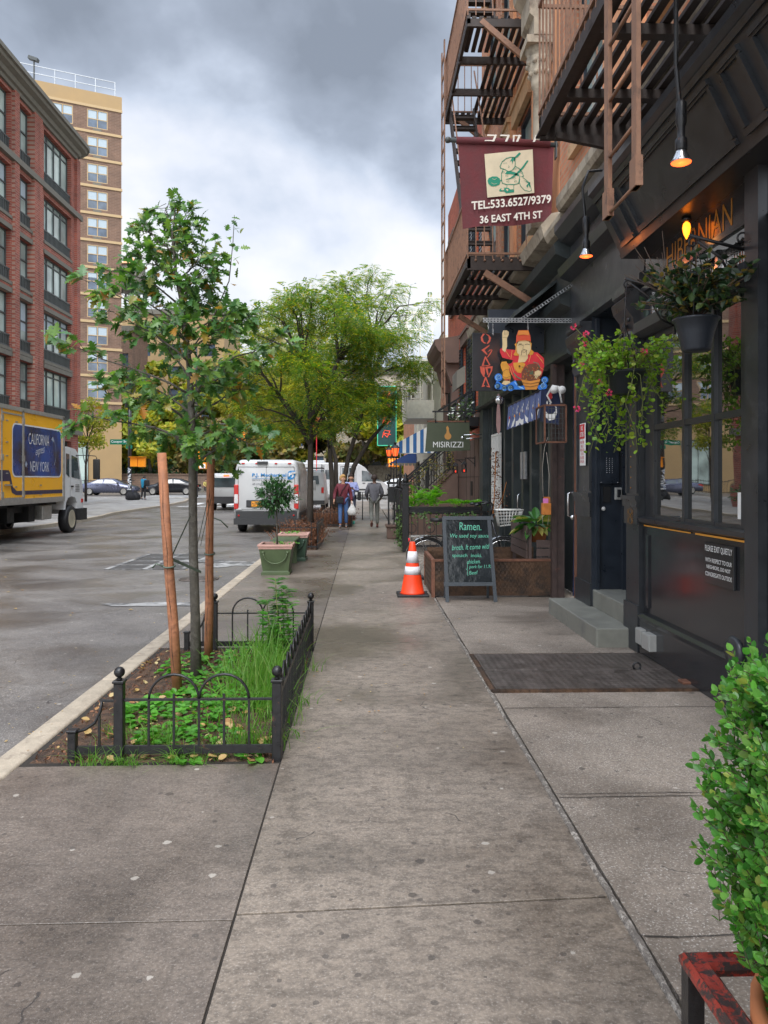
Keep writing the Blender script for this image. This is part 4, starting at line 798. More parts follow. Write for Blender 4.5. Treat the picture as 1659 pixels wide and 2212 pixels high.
# area railing with posts, gate
ar=thing('area_railing','black wrought iron area railing below the bright green fern leaves','railing',(1.6,16.4,0)); q=MB()
for x0,y0,x1,y1 in ((.89,16.4,2.6,16.4),(.89,16.4,.89,19.6)):
    for z in (.85,.12): q.bar((x0,y0,z),(x1,y1,z),.06 if z>.5 else .03,.05)
    n_=int(math.hypot(x1-x0,y1-y0)/.13)
    for k in range(n_+1):
        f=k/n_; x=x0+(x1-x0)*f;y=y0+(y1-y0)*f; q.bar((x,y,.1),(x,y,.85),.016)
        if k%3==1: q.tube([(x+(.10*math.cos(a) if x1>x0+.5 else 0),y+(0 if x1>x0+.5 else .10*math.cos(a)),.5+.10*math.sin(a)) for a in [i*PI/6 for i in range(13)]],.008,4,caps=False)
q.build('rails','black_iron',ar)
for x,y,h in ((.89,16.4,1.45),(.89,17.6,1.3),(.89,19.6,1.3)): q=MB(); q.rbox(x-.07,x+.07,y-.07,y+.07,0,h,.01,1); q.rbox(x-.10,x+.10,y-.10,y+.10,h-.02,h+.02,.006,1); q.lathe([(.05,0),(.07,.06),(.03,.12),(.045,.16),(0,.22)],(x,y,h+.02),10); q.build('post','black_iron',ar)
# wall lanterns
for y,lab in ((18.2,'nearer small black wall lantern with red candle on the brownstone wall'),(19.9,'farther small black wall lantern with red candle on the brownstone wall')):
    t=thing('wall_lantern',lab,'lantern',(2.6,y,1.75),'wall lanterns on the brownstone'); q=MB(); q.bar((2.64,y,2.05),(2.38,y,2.05),.02); q.bar((2.64,y,1.9),(2.45,y,2.05),.015); q.box(2.62,2.645,y-.03,y+.03,1.85,2.1); q.build('bracket','black_iron',t)
    q=MB()
    for dx,dy in ((-.05,-.05),(.05,-.05),(.05,.05),(-.05,.05)): q.bar((2.38+dx,y+dy,1.72),(2.38+dx,y+dy,1.9),.012)
    q.lathe([(.075,1.9),(.01,1.98)],(2.38,y,0),4,smooth=False); q.box(2.32,2.44,y-.06,y+.06,1.705,1.72); q.build('cage','black_iron',t); q=MB(); q.lathe([(.014,1.72),(.014,1.77),(0,1.78)],(2.38,y,0),8); q.build('candle','red_candle',t)
# ---------------------------------------------------------------- white building with fire escape, awnings
mat('pale_render',(.58,.55,.46),.8,var=.12,scale=3,bmp=.1); mat('cage_white',(.84,.80,.72),.6,var=.1,bmp=.1,col2=(.45,.36,.28),th=(.62,.75))
wb=thing('white_building','pale rendered building with cream fire escape beyond the brick townhouse','building',(5,32,0)); q=MB(); wallgrid(q,(2.62,40,0),(0,-1,0),(-1,0,0),15.2,6.2,[(2,3.2,3.6,5.4),(5,6.2,3.6,5.4),(8.5,9.7,3.6,5.4),(1,4,.3,2.4),(6,9,.3,2.4)],.25)
q.quad((2.62,24.8,0),(8,24.8,0),(8,24.8,6.2),(2.62,24.8,6.2)); q.build('wall','pale_render',wb)
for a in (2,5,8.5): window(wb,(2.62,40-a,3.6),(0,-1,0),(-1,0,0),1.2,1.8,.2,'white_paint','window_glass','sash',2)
for a in (1,6): window(wb,(2.62,40-a,.3),(0,-1,0),(-1,0,0),3,2.1,.2,'grey_frame','dark_glass','transom',3)
q=MB(); prof(q,[(2.62,6.1),(2.52,6.12),(2.5,6.25),(2.62,6.3)],24.85,40); q.build('cornice','cream_stone',wb)
f3=thing('fire_escape','cream painted fire escape with caged balcony beyond the brick townhouse','fire escape',(2.1,30,3.9)); q=MB()
q.box(1.62,2.62,28.6,31.6,3.78,4.42) if False else None
q.box(1.68,2.62,28.6,28.66,3.9,4.5); q.box(1.62,1.68,28.6,31.8,3.9,4.5); q.box(1.62,2.62,28.6,31.8,3.82,3.9); q.build('balcony','cage_white',f3)
q=MB(); 
for z in (6.1,7.75): q.bar((1.62,28.6,z),(2.62,28.6,z),.05,.07); q.bar((1.62,28.6,z),(1.62,31.8,z),.05,.07); q.bar((1.62,31.8,z),(2.62,31.8,z),.05,.07)
for x,y in ((1.62,28.6),(1.62,30.2),(1.62,31.8),(2.55,28.6),(2.1,28.6)): q.bar((x,y,3.9),(x,y,7.75),.05)
for k in range(9): q.bar((1.62+k*.115,28.6,6.1),(1.62+k*.115,28.6,7.75),.018)
for k in range(18): q.bar((1.62,28.6+k*.18,6.1),(1.62,28.6+k*.18,7.75),.018)
q.bar((1.9,28.6,5.95),(2.6,28.6,5.1),.05,.08); q.box(1.62,2.62,28.6,31.8,5.95,6.02); q.build('cage','cage_white',f3)
q=MB()
for x in (1.78,2.22): q.bar((x,28.9,4.4),(x,29.4,6.1),.04,.06)
for k in range(7): f=(k+.3)/7; q.box(1.78,2.22,28.9+.5*f-.08,28.9+.5*f+.08,4.5+1.6*f,4.53+1.6*f)
q.build('ladder','cage_white',f3)
q=MB(); q.tube([(1.62,28.6,7.75),(1.75,28.6,8.8),(1.95,28.6,8.85)],.015); q.build('antenna','galvanised',f3)
mat('blue_cloth',(.035,.14,.36),.8,var=.1,bmp=.1); mat('navy_cloth',(.02,.05,.17),.8,var=.15,bmp=.1)
aw=thing('striped_awning','blue and white striped awning over the pavement beyond the stoop','awning',(2,27.5,2.4)); q=MB(); q2=MB(); N_=13
for k in range(N_):
    a=k/N_; b=(k+1)/N_; x0=.98+1.6*a; x1=.98+1.6*b; zt=lambda x:2.72+(x-.98)/1.6*.85
    (q if k%2==0 else q2).add([(x0,26.8,2.45),(x1,26.8,2.45),(x1,26.8,zt(x1)),(x0,26.8,zt(x0)),(x0,26.83,2.45),(x1,26.83,2.45),(x1,26.83,zt(x1)),(x0,26.83,zt(x0))],[(0,1,2,3),(7,6,5,4),(0,4,5,1),(3,2,6,7)])
for k in range(10): y=26.84+k*.25; (q if k%2 else q2).add([(.98,y,2.72),(.98,y+.25,2.72),(2.58,y+.25,3.57),(2.58,y,3.57),(.98,y,2.45),(.98,y+.25,2.45)],[(0,1,2,3),(0,4,5,1)])
q.build('blue_stripes','blue_cloth',aw); q2.build('white_stripes','white_sign',aw); q=MB(); q.tube([(.98,26.8,2.45),(2.6,26.8,2.45)],.015); q.tube([(.98,26.8,2.45),(.98,29.3,2.45)],.015); q.build('frame','galvanised',aw)
na=thing('navy_awning','dark navy scalloped awning farther along beneath the striped awning','awning',(2,40,2.2)); q=MB(); q.add([(1.25,38,2.35),(1.25,43,2.35),(2.6,43,3.0),(2.6,38,3.0)],[(0,1,2,3)]); q.add([(1.25,38,2.35),(2.6,38,3.0),(2.6,38,2.35)],[(0,1,2)]); q.build('canopy','navy_cloth',na)
q=MB()
for k in range(24): y=38+k*.21; q.add([(1.25,y,2.35),(1.25,y+.2,2.35),(1.25,y+.17,2.2),(1.25,y+.1,2.15),(1.25,y+.03,2.2)],[(0,1,2,3,4)])
for k in range(7): x=1.25+k*.19; q.add([(x,38,2.35),(x+.19,38,2.35),(x+.16,38,2.22),(x+.03,38,2.22)],[(0,1,2,3)])
q.build('valance','stone_belt',na)
simple_building('corner_building','brown brick corner building with dark shop awning at the end of the pavement',2.9,18,42.5,56,6.2,'brick_orange',1,4)
simple_building('shop_building','tan shop building behind the white minibus beyond the crossing',-3,26,84,96,13,'cream_stone',3,7)
t=thing('long_awning','long dark flat awning over shops behind the white minibus','awning',(5,82,3)); q=MB(); q.add([(-3,83.9,4.6),(16,83.9,4.6),(16,81.5,3.4),(-3,81.5,3.4),(-3,81.5,3.0),(16,81.5,3.0)],[(0,3,2,1),(3,4,5,2)]); q.build('canopy','grey_frame',t)
# ================================================================ SIGNS AND BANNER
mat('maroon_cloth',(.115,.022,.026),.8,var=.2,scale=5,bmp=.25,bd=.02); mat('sign_cream',(.60,.52,.36),.7,var=.1,scale=6,bmp=0); mat('sign_green',(.0,.22,.13),.6,var=.05,bmp=0); mat('banner_white',(.72,.68,.60),.8,var=.05,bmp=0)
XH=V(1,0,0);ZU=V(0,0,1)
bn=thing('banner','maroon hanging cloth banner with phone number on a pole','banner',(2.5,9.95,5.9))
YB=9.95
BX=lambda x:1.254+.000839*x
BZ=lambda z:6.080-.000839*z
def wav(x,z): return .02*math.sin(x*5+z*3)+.03*(5.9-z)*math.sin(x*7+1)
q=MB(); n_=26; m_=16; vs=[]
x0,x1=1.225,2.475
for j in range(m_+1):
    for i in range(n_+1):
        f=i/n_;g_=j/m_; xa=x0+.10*0+f*(x1-x0); sk_=.06*g_; xx=xa+sk_*(1-f)+(-.04*g_)*f; zb=4.80+.10*f+.012*math.sin(f*9); zz=5.90+(zb-5.90)*g_; vs.append((xx,YB+.02*math.sin(f*8+g_*2)*g_,zz))
q.add(vs,[(j*(n_+1)+i,j*(n_+1)+i+1,(j+1)*(n_+1)+i+1,(j+1)*(n_+1)+i) for j in range(m_) for i in range(n_)],True)
q.tube([(1.2,YB,5.945),(1.8,YB,5.935),(2.42,YB,5.905)],.047,14); q.build('cloth','maroon_cloth',bn)
q=MB(); q.tube([(1.10,YB,5.95),(2.52,YB,5.90)],.03,10); q.lathe([(0,-.04),(.03,-.03),(.042,0),(.03,.03),(0,.04)],(1.09,YB,5.95),14); q.box(2.49,2.505,YB-.05,YB+.05,5.72,6.1); q.build('pole','grey_frame',bn)
def cloth_y(x): return YB-.035
q=MB(); R_=V(1,0,.085).normalized(); U_=V(0.03,0,1).normalized()
q.poly([(BX(365),BZ(385)),(BX(410),BZ(1055)),(BX(1138),BZ(975)),(BX(1112),BZ(302))],(0,YB-.034,0),XH,ZU); q.build('emblem_panel','sign_cream',bn)
def bp(l): return [(BX(a),BZ(b)) for a,b in l]
E_=MB(); OE=(0,YB-.038,0); OE2=(0,YB-.041,0)
# figure: head outline, topknot, robe, belt, sword, sack, gourd fan, sandals
E_.stroke(bp([(660,612),(615,600),(605,575),(640,500),(700,450),(770,428),(830,432),(842,520),(835,580),(790,635),(735,650),(690,625),(660,612)]),.009,OE,XH,ZU)
E_.poly(bp([(790,432),(835,425),(905,352),(930,372),(880,425),(850,440),(838,495),(815,475),(795,535),(790,480),(760,500),(780,460)]),OE,XH,ZU)
for x,y in ((668,525),(698,522)): E_.poly(bp([(x-7,y),(x,y+7),(x+7,y),(x,y-7)]),OE,XH,ZU)
E_.stroke(bp([(738,560),(748,575),(736,592)]),.005,OE,XH,ZU)
E_.stroke(bp([(655,615),(630,680),(628,770),(640,830),(700,850),(830,850),(895,830),(905,760),(915,720)]),.009,OE,XH,ZU)
E_.stroke(bp([(840,565),(905,605),(950,660),(970,720),(940,730)]),.008,OE,XH,ZU)
E_.poly(bp([(710,648),(770,645),(840,662),(905,695),(900,722),(830,700),(770,690),(680,690)]),OE,XH,ZU)
E_.poly(bp([(690,772),(760,750),(850,680),(940,590),(1025,475),(1050,480),(960,610),(870,700),(780,762),(700,776)]),OE,XH,ZU)
E_.poly(bp([(412,795),(430,755),(490,728),(560,730),(600,760),(610,785),(634,780),(634,795),(612,800),(600,850),(540,880),(470,880),(425,845)]),OE,XH,ZU)
E_.stroke(bp([(912,770),(905,820),(930,880),(985,935),(1060,955),(1095,940),(1080,880),(1060,820),(1000,770),(960,740)]),.007,OE,XH,ZU)
E_.poly(bp([(970,780),(1050,815),(1075,810),(1070,900),(1045,850),(1035,900),(1010,870),(1045,830)]),OE,XH,ZU)
E_.poly(bp([(590,935),(620,910),(690,900),(740,905),(770,935),(825,935),(825,970),(700,985),(670,960),(600,960)]),OE,XH,ZU)
E_.stroke(bp([(715,858),(710,900)]),.006,OE,XH,ZU); E_.stroke(bp([(815,858),(820,925),(765,930)]),.006,OE,XH,ZU)
for x,y in ((840,608),(655,665),(715,718),(825,752),(730,805),(850,800),(930,665)): E_.stroke(bp([(x-20,y-12),(x-20,y+12),(x-5,y-10),(x+15,y-12),(x+15,y+8),(x,y+14)]),.003,OE,XH,ZU)
E_.build('emblem','sign_green',bn)
q=MB(); q.stroke(bp([(485,765),(520,780),(550,760)]),.004,OE2,XH,ZU); q.stroke(bp([(475,830),(510,850),(555,840)]),.004,OE2,XH,ZU)
q.poly(bp([(620,920),(650,905),(672,915),(665,940),(630,945)]),OE2,XH,ZU); q.poly(bp([(695,930),(715,918),(738,935),(720,955)]),OE2,XH,ZU); q.build('emblem_highlights','sign_cream',bn)
q=MB(); RT=V(1,0,.098).normalized(); UT_=V(-.02,0,1).normalized()
q.text('TEL:533.6527/9379',(BX(165),YB-.04,BZ(1252)),RT,UT_,(1390-150)*.000839,.112,bold=.022)
q.text('36 EAST 4TH ST',(BX(295),YB-.04,BZ(1460)),RT,UT_,(1262-290)*.000839,.100,bold=.022)
for x in (480,680,850,1110): q.add([(BX(x),YB-.050,BZ(195)),(BX(x)+.028,YB-.050,BZ(195)),(BX(x)+.065,YB-.050,BZ(92)),(BX(x)+.037,YB-.050,BZ(88))],[(0,1,2,3)])
for x in (400,600): q.add([(BX(x),YB-.0502,BZ(110)),(BX(x)+.11,YB-.0502,BZ(112)),(BX(x)+.11,YB-.0502,BZ(92)),(BX(x)+.01,YB-.0502,BZ(88))],[(0,1,2,3)])
q.add([(BX(360),YB-.0502,BZ(190)),(BX(360)+.11,YB-.0502,BZ(190)),(BX(375)+.11,YB-.0502,BZ(174)),(BX(375),YB-.0502,BZ(174))],[(0,1,2,3)]); q.add([(BX(800),YB-.0502,BZ(195)),(BX(800)+.02,YB-.0502,BZ(195)),(BX(800)+.025,YB-.0502,BZ(92)),(BX(800)+.005,YB-.0502,BZ(92))],[(0,1,2,3)]); q.add([(BX(800),YB-.0503,BZ(108)),(BX(800)+.11,YB-.0503,BZ(110)),(BX(800)+.11,YB-.0503,BZ(94)),(BX(800)+.0,YB-.0503,BZ(92))],[(0,1,2,3)])
q.build('lettering','banner_white',bn)
# perforated steel bracket
YS_=9.2
def perf(mb,p0,p1,w_,rows=2):
    """angle iron with slotted holes: strips between the holes, real gaps"""
    p0=V(*p0);p1=V(*p1); d=(p1-p0); Ln=d.length; d.normalize(); nn=V(-d.z,0,d.x)
    def cell(a0,a1,b0,b1):
        P=[p0+d*a+nn*b for a,b in ((a0,b0),(a1,b0),(a1,b1),(a0,b1))]; T=V(0,.003,0); mb.add(P+[p+T for p in P],[(0,1,2,3),(7,6,5,4),(0,4,5,1),(1,5,6,2),(2,6,7,3),(3,7,4,0)])
    k=rows; edges=[-w_/2+w_*i/(k) for i in range(k+1)]; e=w_*.11
    for i in range(k+1): c=edges[i]; cell(0,Ln,max(-w_/2,c-e),min(w_/2,c+e))
    a=0; 
    while a<Ln: cell(a,min(a+.014,Ln),-w_/2+e,w_/2-e); a+=.038
    P=[p0+nn*(w_/2),p1+nn*(w_/2)]; mb.add([P[0],P[1],P[1]+V(0,.04,0),P[0]+V(0,.04,0)],[(0,1,2,3)])
sb=thing('steel_bracket','perforated galvanised steel angle bracket holding the painted figure sign','bracket',(2.5,YS_,3.4)); q=MB(); perf(q,(1.43,YS_,3.46),(2.56,YS_,3.46),.055); q.build('horizontal_arm','galvanised',sb); q=MB(); perf(q,(2.585,YS_-.004,3.42),(2.585,YS_-.004,3.97),.04); q.build('upright','galvanised',sb); q=MB(); perf(q,(1.86,YS_-.008,3.45),(2.59,YS_-.008,3.95),.035,1); q.build('diagonal_brace','galvanised',sb)
q=MB()
for x,z0,z1 in ((1.555,3.30,3.44),(1.98,3.34,3.47),(1.50,3.37,3.43)):
    k=0; z=z1
    while z>z0: q.tube([(x+(.008 if k%2 else 0)*math.cos(a),YS_+.03+(0 if k%2 else .008)*math.cos(a),z-.012+.016*math.sin(a)) for a in [i*PI/4 for i in range(9)]],.0025,4,caps=False); z-=.026; k+=1
q.build('chain','chrome',sb)
# vertical letter sign
vg=thing('vertical_sign','black hanging sign with red letters OGAWA reading downwards','sign',(1.45,YS_+.12,3.3)); q=MB(); q.rbox(1.315,1.66,YS_+.10,YS_+.13,2.62,3.325,.004,1); q.build('board','black_gloss',vg)
q=MB(); mat('sign_red_brown',(.50,.075,.04),.6,var=.1,bmp=0)
SX=lambda x:1.160+.000775*x
SZ=lambda z:3.607-.000775*z
def sp_(l): return [(SX(a),SZ(b)) for a,b in l]
OS=(0,YS_+.097,0)
for l in ([(370,375),(400,378),(360,430),(378,500),(425,528),(385,530),(340,490),(333,430)],[(405,375),(460,395),(497,440),(480,500),(440,538),(430,525),(462,470),(455,420)],
    [(342,632),(475,548),(462,575),(392,632),(440,700),(425,708)],[(432,745),(510,625),(515,640),(485,700),(438,752)],[(470,628),(510,622),(440,668)],
    [(345,885),(400,728),(415,735),(485,868),(425,890),(428,872),(462,862),(405,768),(378,862),(400,868)],[(345,890),(430,868),(428,880),(352,895)],
    [(320,890),(345,888),(378,1000),(398,1050),(375,1052),(335,985)],[(350,900),(395,900),(400,1000),(388,1030)],[(400,900),(450,890),(520,885),(515,950),(460,1060),(440,1050),(490,960),(490,915),(440,920),(455,1010),(440,1030),(415,950)],
    [(345,1215),(400,1050),(420,1058),(480,1220),(425,1205),(420,1190),(455,1195),(410,1090),(378,1180),(400,1185),(395,1200)]): q.poly(sp_(l),OS,XH,ZU)
q.build('lettering','sign_red_brown',vg)
# cut-out painted figure
cp=[('skin_paint',(.62,.46,.24)),('robe_red',(.55,.02,.03)),('cap_orange',(.62,.20,.03)),('cap_red',(.55,.06,.02)),('wave_blue',(.02,.17,.60)),('tub_orange',(.60,.24,.04)),('noodle_brown',(.16,.05,.025)),('ochre_paint',(.60,.27,.03)),('light_wave',(.35,.62,.85)),('outline_dark',(.03,.02,.015)),('robe_line',(.75,.35,.08))]
for n__,c in cp: mat(n__,c,.5,var=.1,scale=9,bmp=0)
fg=thing('figure_sign','painted cut-out sign of a smiling man in red robe and cap above blue waves','sign',(1.9,YS_,3.0))
TH=V(0,1,0)
def fpart(name,m,polys,lay,th=.018,strokes=()):
    q=MB(); y=YS_-.004*lay
    for p in polys: q.poly(sp_(p),(0,y,0),XH,ZU,TH,th)
    for p,w_ in strokes: q.stroke(sp_(p),w_,(0,y-.001,0),XH,ZU)
    return q.build(name,m,fg)
def fline(name,m,strokes,lay):
    q=MB(); 
    for p,w_ in strokes: q.stroke(sp_(p),w_,(0,YS_-.004*lay-.0015,0),XH,ZU)
    return q.build(name,m,fg)
fpart('robe','robe_red',[[(640,620),(700,640),(840,650),(900,720),(1040,720),(1120,680),(1200,690),(1300,780),(1300,900),(1270,1020),(1240,1080),(960,1120),(840,1120),(700,850),(760,870),(800,850),(820,810),(650,770),(615,690),(615,640)]],1)
fpart('raised_arm','skin_paint',[[(650,390),(665,350),(715,348),(745,370),(745,420),(720,470),(722,600),(690,690),(645,650),(655,560),(650,470)]],2)
fpart('trouser_leg','ochre_paint',[[(622,880),(640,835),(710,830),(750,900),(760,1000),(780,1060),(775,1110),(700,1130),(650,1080),(660,1000),(630,930)],[(820,850),(960,840),(1010,870),(960,960),(940,1010),(880,1000),(820,900)]],2)
fpart('foot','skin_paint',[[(640,1180),(670,1130),(760,1130),(775,1165),(720,1200),(650,1195)]],3)
fpart('chest','skin_paint',[[(910,720),(1045,715),(1045,780),(1000,840),(890,845),(905,780)]],2)
fpart('hood','ochre_paint',[[(840,560),(870,540),(870,690),(920,710),(900,740),(840,740),(820,720),(850,680),(860,600)],[(1080,520),(1105,550),(1095,640),(1140,680),(1120,725),(1060,725),(1080,680)]],2)
fpart('face','skin_paint',[[(870,620),(880,560),(900,520),(980,500),(1060,520),(1085,560),(1090,640),(1060,710),(1020,745),(940,745),(880,700)]],3)
fpart('cap','cap_red',[[(862,545),(868,430),(900,350),(1050,347),(1080,430),(1090,520),(1000,500),(900,515)]],4); fpart('cap_top','cap_orange',[[(880,430),(900,352),(1050,350),(1068,425),(970,415)]],5)
fpart('noodle_heap','noodle_brown',[[(945,1110),(950,1000),(990,920),(1060,870),(1160,860),(1230,900),(1240,1000),(1230,1115),(1080,1130)]],3)
fpart('tub','tub_orange',[[(940,1110),(1080,1135),(1240,1105),(1180,1265),(1010,1268)]],4)
fpart('hand','skin_paint',[[(1150,990),(1200,965),(1255,985),(1250,1030),(1200,1070),(1180,1100),(1150,1085),(1165,1040),(1140,1060),(1150,1020)]],4)
def circ(x,y,r,n=16): return [(x+r*math.cos(2*PI*k/n),y+r*math.sin(2*PI*k/n)) for k in range(n)]
fpart('waves','wave_blue',[circ(588,1078,60),circ(572,1215,45),circ(680,1245,42),circ(775,1240,50),circ(1310,1115,52),circ(1295,1210,50),circ(1240,1230,40),[(560,1130),(640,1180),(700,1200),(850,1120),(900,1220),(990,1200),(1000,1265),(560,1262),(540,1190)]],3)
def spiral(x,y,r,tn=1.6,n=18): return [(x+r*(1-i/n*.85)*math.cos(i/n*tn*2*PI+2),y+r*(1-i/n*.85)*math.sin(i/n*tn*2*PI+2)) for i in range(n)]
fline('wave_lines','light_wave',[(spiral(588,1078,48),.009),(spiral(572,1215,34),.007),(spiral(680,1245,32),.007),(spiral(775,1240,38),.007),(spiral(1310,1120,42),.008),(spiral(1285,1205,42),.008),([(840,1150),(880,1210),(960,1240)],.008),([(860,1190),(920,1240),(980,1255)],.006)],3.4)
fline('face_lines','outline_dark',[([(895,580),(930,565),(965,580)],.005),([(1000,570),(1030,560),(1070,570)],.005),([(900,560),(950,555)],.004),([(975,570),(965,640),(990,645)],.003),([(950,660),(945,700),(940,735)],.005),([(1025,655),(1020,690),(1022,730)],.005),([(950,660),(985,650),(1025,655)],.005),([(955,680),(990,690),(1015,675)],.004)],3.3)
fline('outlines','outline_dark',[([(680,350),(675,420)],.003),([(700,352),(700,425)],.003),([(722,365),(720,420)],.003),([(650,460),(720,460)],.003),([(640,1000),(700,960),(750,960)],.003),([(650,1060),(700,1090),(770,1060)],.003),([(955,1160),(1080,1180),(1215,1150)],.005),([(980,1210),(1080,1225),(1195,1200)],.005),([(1160,1040),(1140,1085)],.003),([(1185,1045),(1165,1092)],.003),([(1210,1040),(1192,1085)],.003),(circ(912,905,10,8),.008)],4.5)
fline('robe_folds','robe_line',[([(700,660),(760,760)],.005),([(800,660),(780,790)],.005),([(1100,700),(1060,840)],.005),([(1180,720),(1270,820)],.005),([(1230,780),(1290,860)],.004),([(1210,900),(1290,960)],.004),([(760,900),(800,1040)],.006),([(790,900),(850,1080)],.004),([(830,900),(850,980)],.004)],1.4)
rn=random.Random(3); st=[]
for k in range(46):
    x=rn.uniform(965,1220);y=rn.uniform(900,1100); a=rn.uniform(0,PI); st.append(([(x,y),(x+14*math.cos(a),y+14*math.sin(a)),(x+22*math.cos(a+.9),y+22*math.sin(a+.9))],.0045))
fline('noodles','tub_orange',st[:20],3.4); fline('noodle_strands','sign_red_brown',st[20:34],3.45); fline('leaf_garnish','sign_green',st[34:]+[([(820,1010),(870,1070),(930,1100)],.01),([(1130,840),(1200,860),(1230,920)],.008)],3.5)
fline('cap_lines','cap_orange',[([(880+i*16,500),(884+i*16,520)],.003) for i in range(12)],4.4)
fline('sash','sign_red_brown',[([(700,1110),(740,1120),(765,1110)],.018)],3.2)
# grey green wedge signs behind
q=MB(); q.add([(1.20,9.9,2.95),(1.31,9.9,3.02),(1.31,9.9,2.8),(1.20,9.9,2.72),(1.20,10.4,2.95),(1.31,10.4,3.02),(1.31,10.4,2.8),(1.2,10.4,2.72)],[(0,1,2,3),(7,6,5,4),(0,4,5,1),(1,5,6,2),(2,6,7,3),(3,7,4,0)]); tag(q.build('side_panel','stone_belt',org=(1.25,10,2.8)),'grey green slanted panel poking out left of the black OGAWA sign','panel')
q=MB(); q.lathe([(.05,0),(.055,.03),(.03,.09),(.02,.12)],(1.66,9.35,2.52),12,axis='Y'); t=tag(q.build('spotlight','chrome',org=(1.66,9.35,2.5)),'small silver spotlight just under the black OGAWA sign','spotlight')
# short half curtains: seven in a row along the front, one turned to the viewer
mat('curtain_blue',(.115,.15,.30),.85,var=.15,scale=8,bmp=.3,bd=.01); mat('curtain_navy',(.022,.032,.085),.85,var=.15,scale=8,bmp=.3,bd=.01)
nr=thing('curtain_rail','thin dark rail carrying the short blue shop curtains','rail',(2.33,10.9,2.8)); q=MB(); q.tube([(2.33,12.4,2.73),(2.33,9.62,2.72)],.012,6); q.bar((2.33,12.4,2.73),(2.8,12.4,2.73),.02); q.bar((2.20,9.66,2.715),(2.5,9.62,2.66),.02); q.build('rod','black_iron',nr)
for k in range(8):
    y1=12.36-k*.34; y0=y1-.33; n_=8
    lab=['farthest short blue curtain of the row with a faded pink mark','second short blue printed curtain from the far end','third short blue printed curtain from the far end','fourth short blue printed curtain from the far end','fifth short blue printed curtain from the far end','sixth short blue printed curtain, with a white swirl','seventh short blue printed curtain, next to the navy one','navy curtain with a white wave and red blossom, nearest of the row'][k]
    t=thing('shop_curtain',lab,'curtain',(2.33,(y0+y1)/2,2.8),'short blue curtains over the restaurant front'); q=MB()
    hh=.37+ (.04 if k==7 else 0)
    if k<7: 
        def cpnt(f,z): return (2.33-.05*z*1.2+.022*math.sin(f*7+k)*(.3+z*2),y1-f*.33,2.72-z)
    else:
        def cpnt(f,z): return (2.235+f*.235-.05*z,9.64-f*.05+.015*math.sin(f*6),2.69-.05*f-z)
    rows=5; vs=[cpnt(i/n_,hh*j/rows) for j in range(rows+1) for i in range(n_+1)]
    q.add(vs,[(j*(n_+1)+i,j*(n_+1)+i+1,(j+1)*(n_+1)+i+1,(j+1)*(n_+1)+i) for j in range(rows) for i in range(n_)],True); q.build('cloth','curtain_navy' if k==7 else 'curtain_blue',t)
    # printed wave on both cloth faces (offset off the surface)
    def on(f,z,o):
        a=V(*cpnt(f,z)); b_=V(*cpnt(f+.02,z)); c_=V(*cpnt(f,z+.01)); nn=(b_-a).cross(c_-a).normalized(); 
        if nn.dot(V(0,0,1.55)-a)<0: nn=-nn
        return a+nn*o
    def patch(l,o=.006):
        pts=[on(f,z,o) for f,z in l]; return pts
    q=MB()
    w1=patch([(.2,.24),(.3,.34),(.5,.38),(.75,.35),(.85,.26),(.82,.20),(.7,.17),(.78,.24),(.65,.29),(.45,.30),(.3,.27)]); q.add(w1,[(0,1,9,10),(1,2,8,9),(2,3,8),(3,4,7,8),(4,5,6,7)] if False else [(0,1,10),(1,9,10),(1,2,9),(2,8,9),(2,3,8),(3,7,8),(3,4,7),(4,5,7),(5,6,7)])
    for f,z in ((.45,.12),(.55,.08),(.5,.17),(.35,.16)): q.add(patch([(f-.04,z),(f,z+.03),(f+.05,z),(f,z-.03)]),[(0,1,2,3)])
    q.build('white_print','white_sign',t); q=MB(); f,z=(.45,.07) if k==7 else (.8,.2); s_=2.2 if k==7 else 1
    q.add(patch([(f+.06*s_*math.cos(a)*(1+.2*(i%2)),z+.02*s_*math.sin(a)*(1+.3*(i%2))) for i,a in enumerate([j*PI/5 for j in range(10)])],.009),[tuple(range(10))]); q.build('blossom_print','red_sign' if k in (0,7) else 'orange_line',t)
q=MB(); 
for dx,dy in ((0,0),(.10,.02)): q.lathe([(.05,-.08),(.045,-.02),(.02,.02),(0,.03)],(2.36+dx,9.55+dy,2.66),12,axis='Y')
q.tube([(2.46,9.5,2.5),(2.42,9.5,2.7),(2.36,9.55,2.72),(2.3,9.6,2.6),(2.34,9.55,2.5)],.012,6); t=tag(q.build('floodlight','white_sign',org=(2.4,9.5,2.6)),'white twin-headed floodlight with loose cable beside the navy wave curtain','floodlight')
cg=thing('wire_cage','brown framed wire cage on the wall under the white floodlight','cage',(2.4,9.4,2.3)); q=MB()
for z in (2.0,2.45): q.bar((2.2,9.3,z),(2.46,9.3,z),.02); q.bar((2.2,9.3,z),(2.2,9.75,z),.02); 
for x in (2.2,2.46): q.bar((x,9.3,2.0),(x,9.3,2.45),.02)
q.bar((2.2,9.75,2.0),(2.2,9.75,2.45),.02); q.build('frame','rust',cg); q=MB()
for k in range(7): q.bar((2.2+k*.043,9.3,2.0),(2.2+k*.043,9.3,2.45),.005); q.bar((2.2,9.3,2.05+k*.06),(2.46,9.3,2.05+k*.06),.005); q.bar((2.2,9.3+k*.07,2.0),(2.2,9.3+k*.07,2.45),.005)
q.build('mesh','grey_frame',cg)
# painted pink paddle board
q=MB(); mat('pink_wood',(.50,.30,.27),.7,var=.15,bmp=0); q.poly([(0,.5),(.03,.5),(.035,.3),(.05,.1),(.045,-.1),(.02,-.16),(-.005,-.12),(-.02,0),(-.015,.2),(.0,.35)],(2.20,12.6,2.45),XH,ZU,TH,.02); tag(q.build('paddle_board','pink_wood',org=(2.2,12.6,2.3)),'long pale pink wooden paddle hanging left of the blue curtains','paddle')
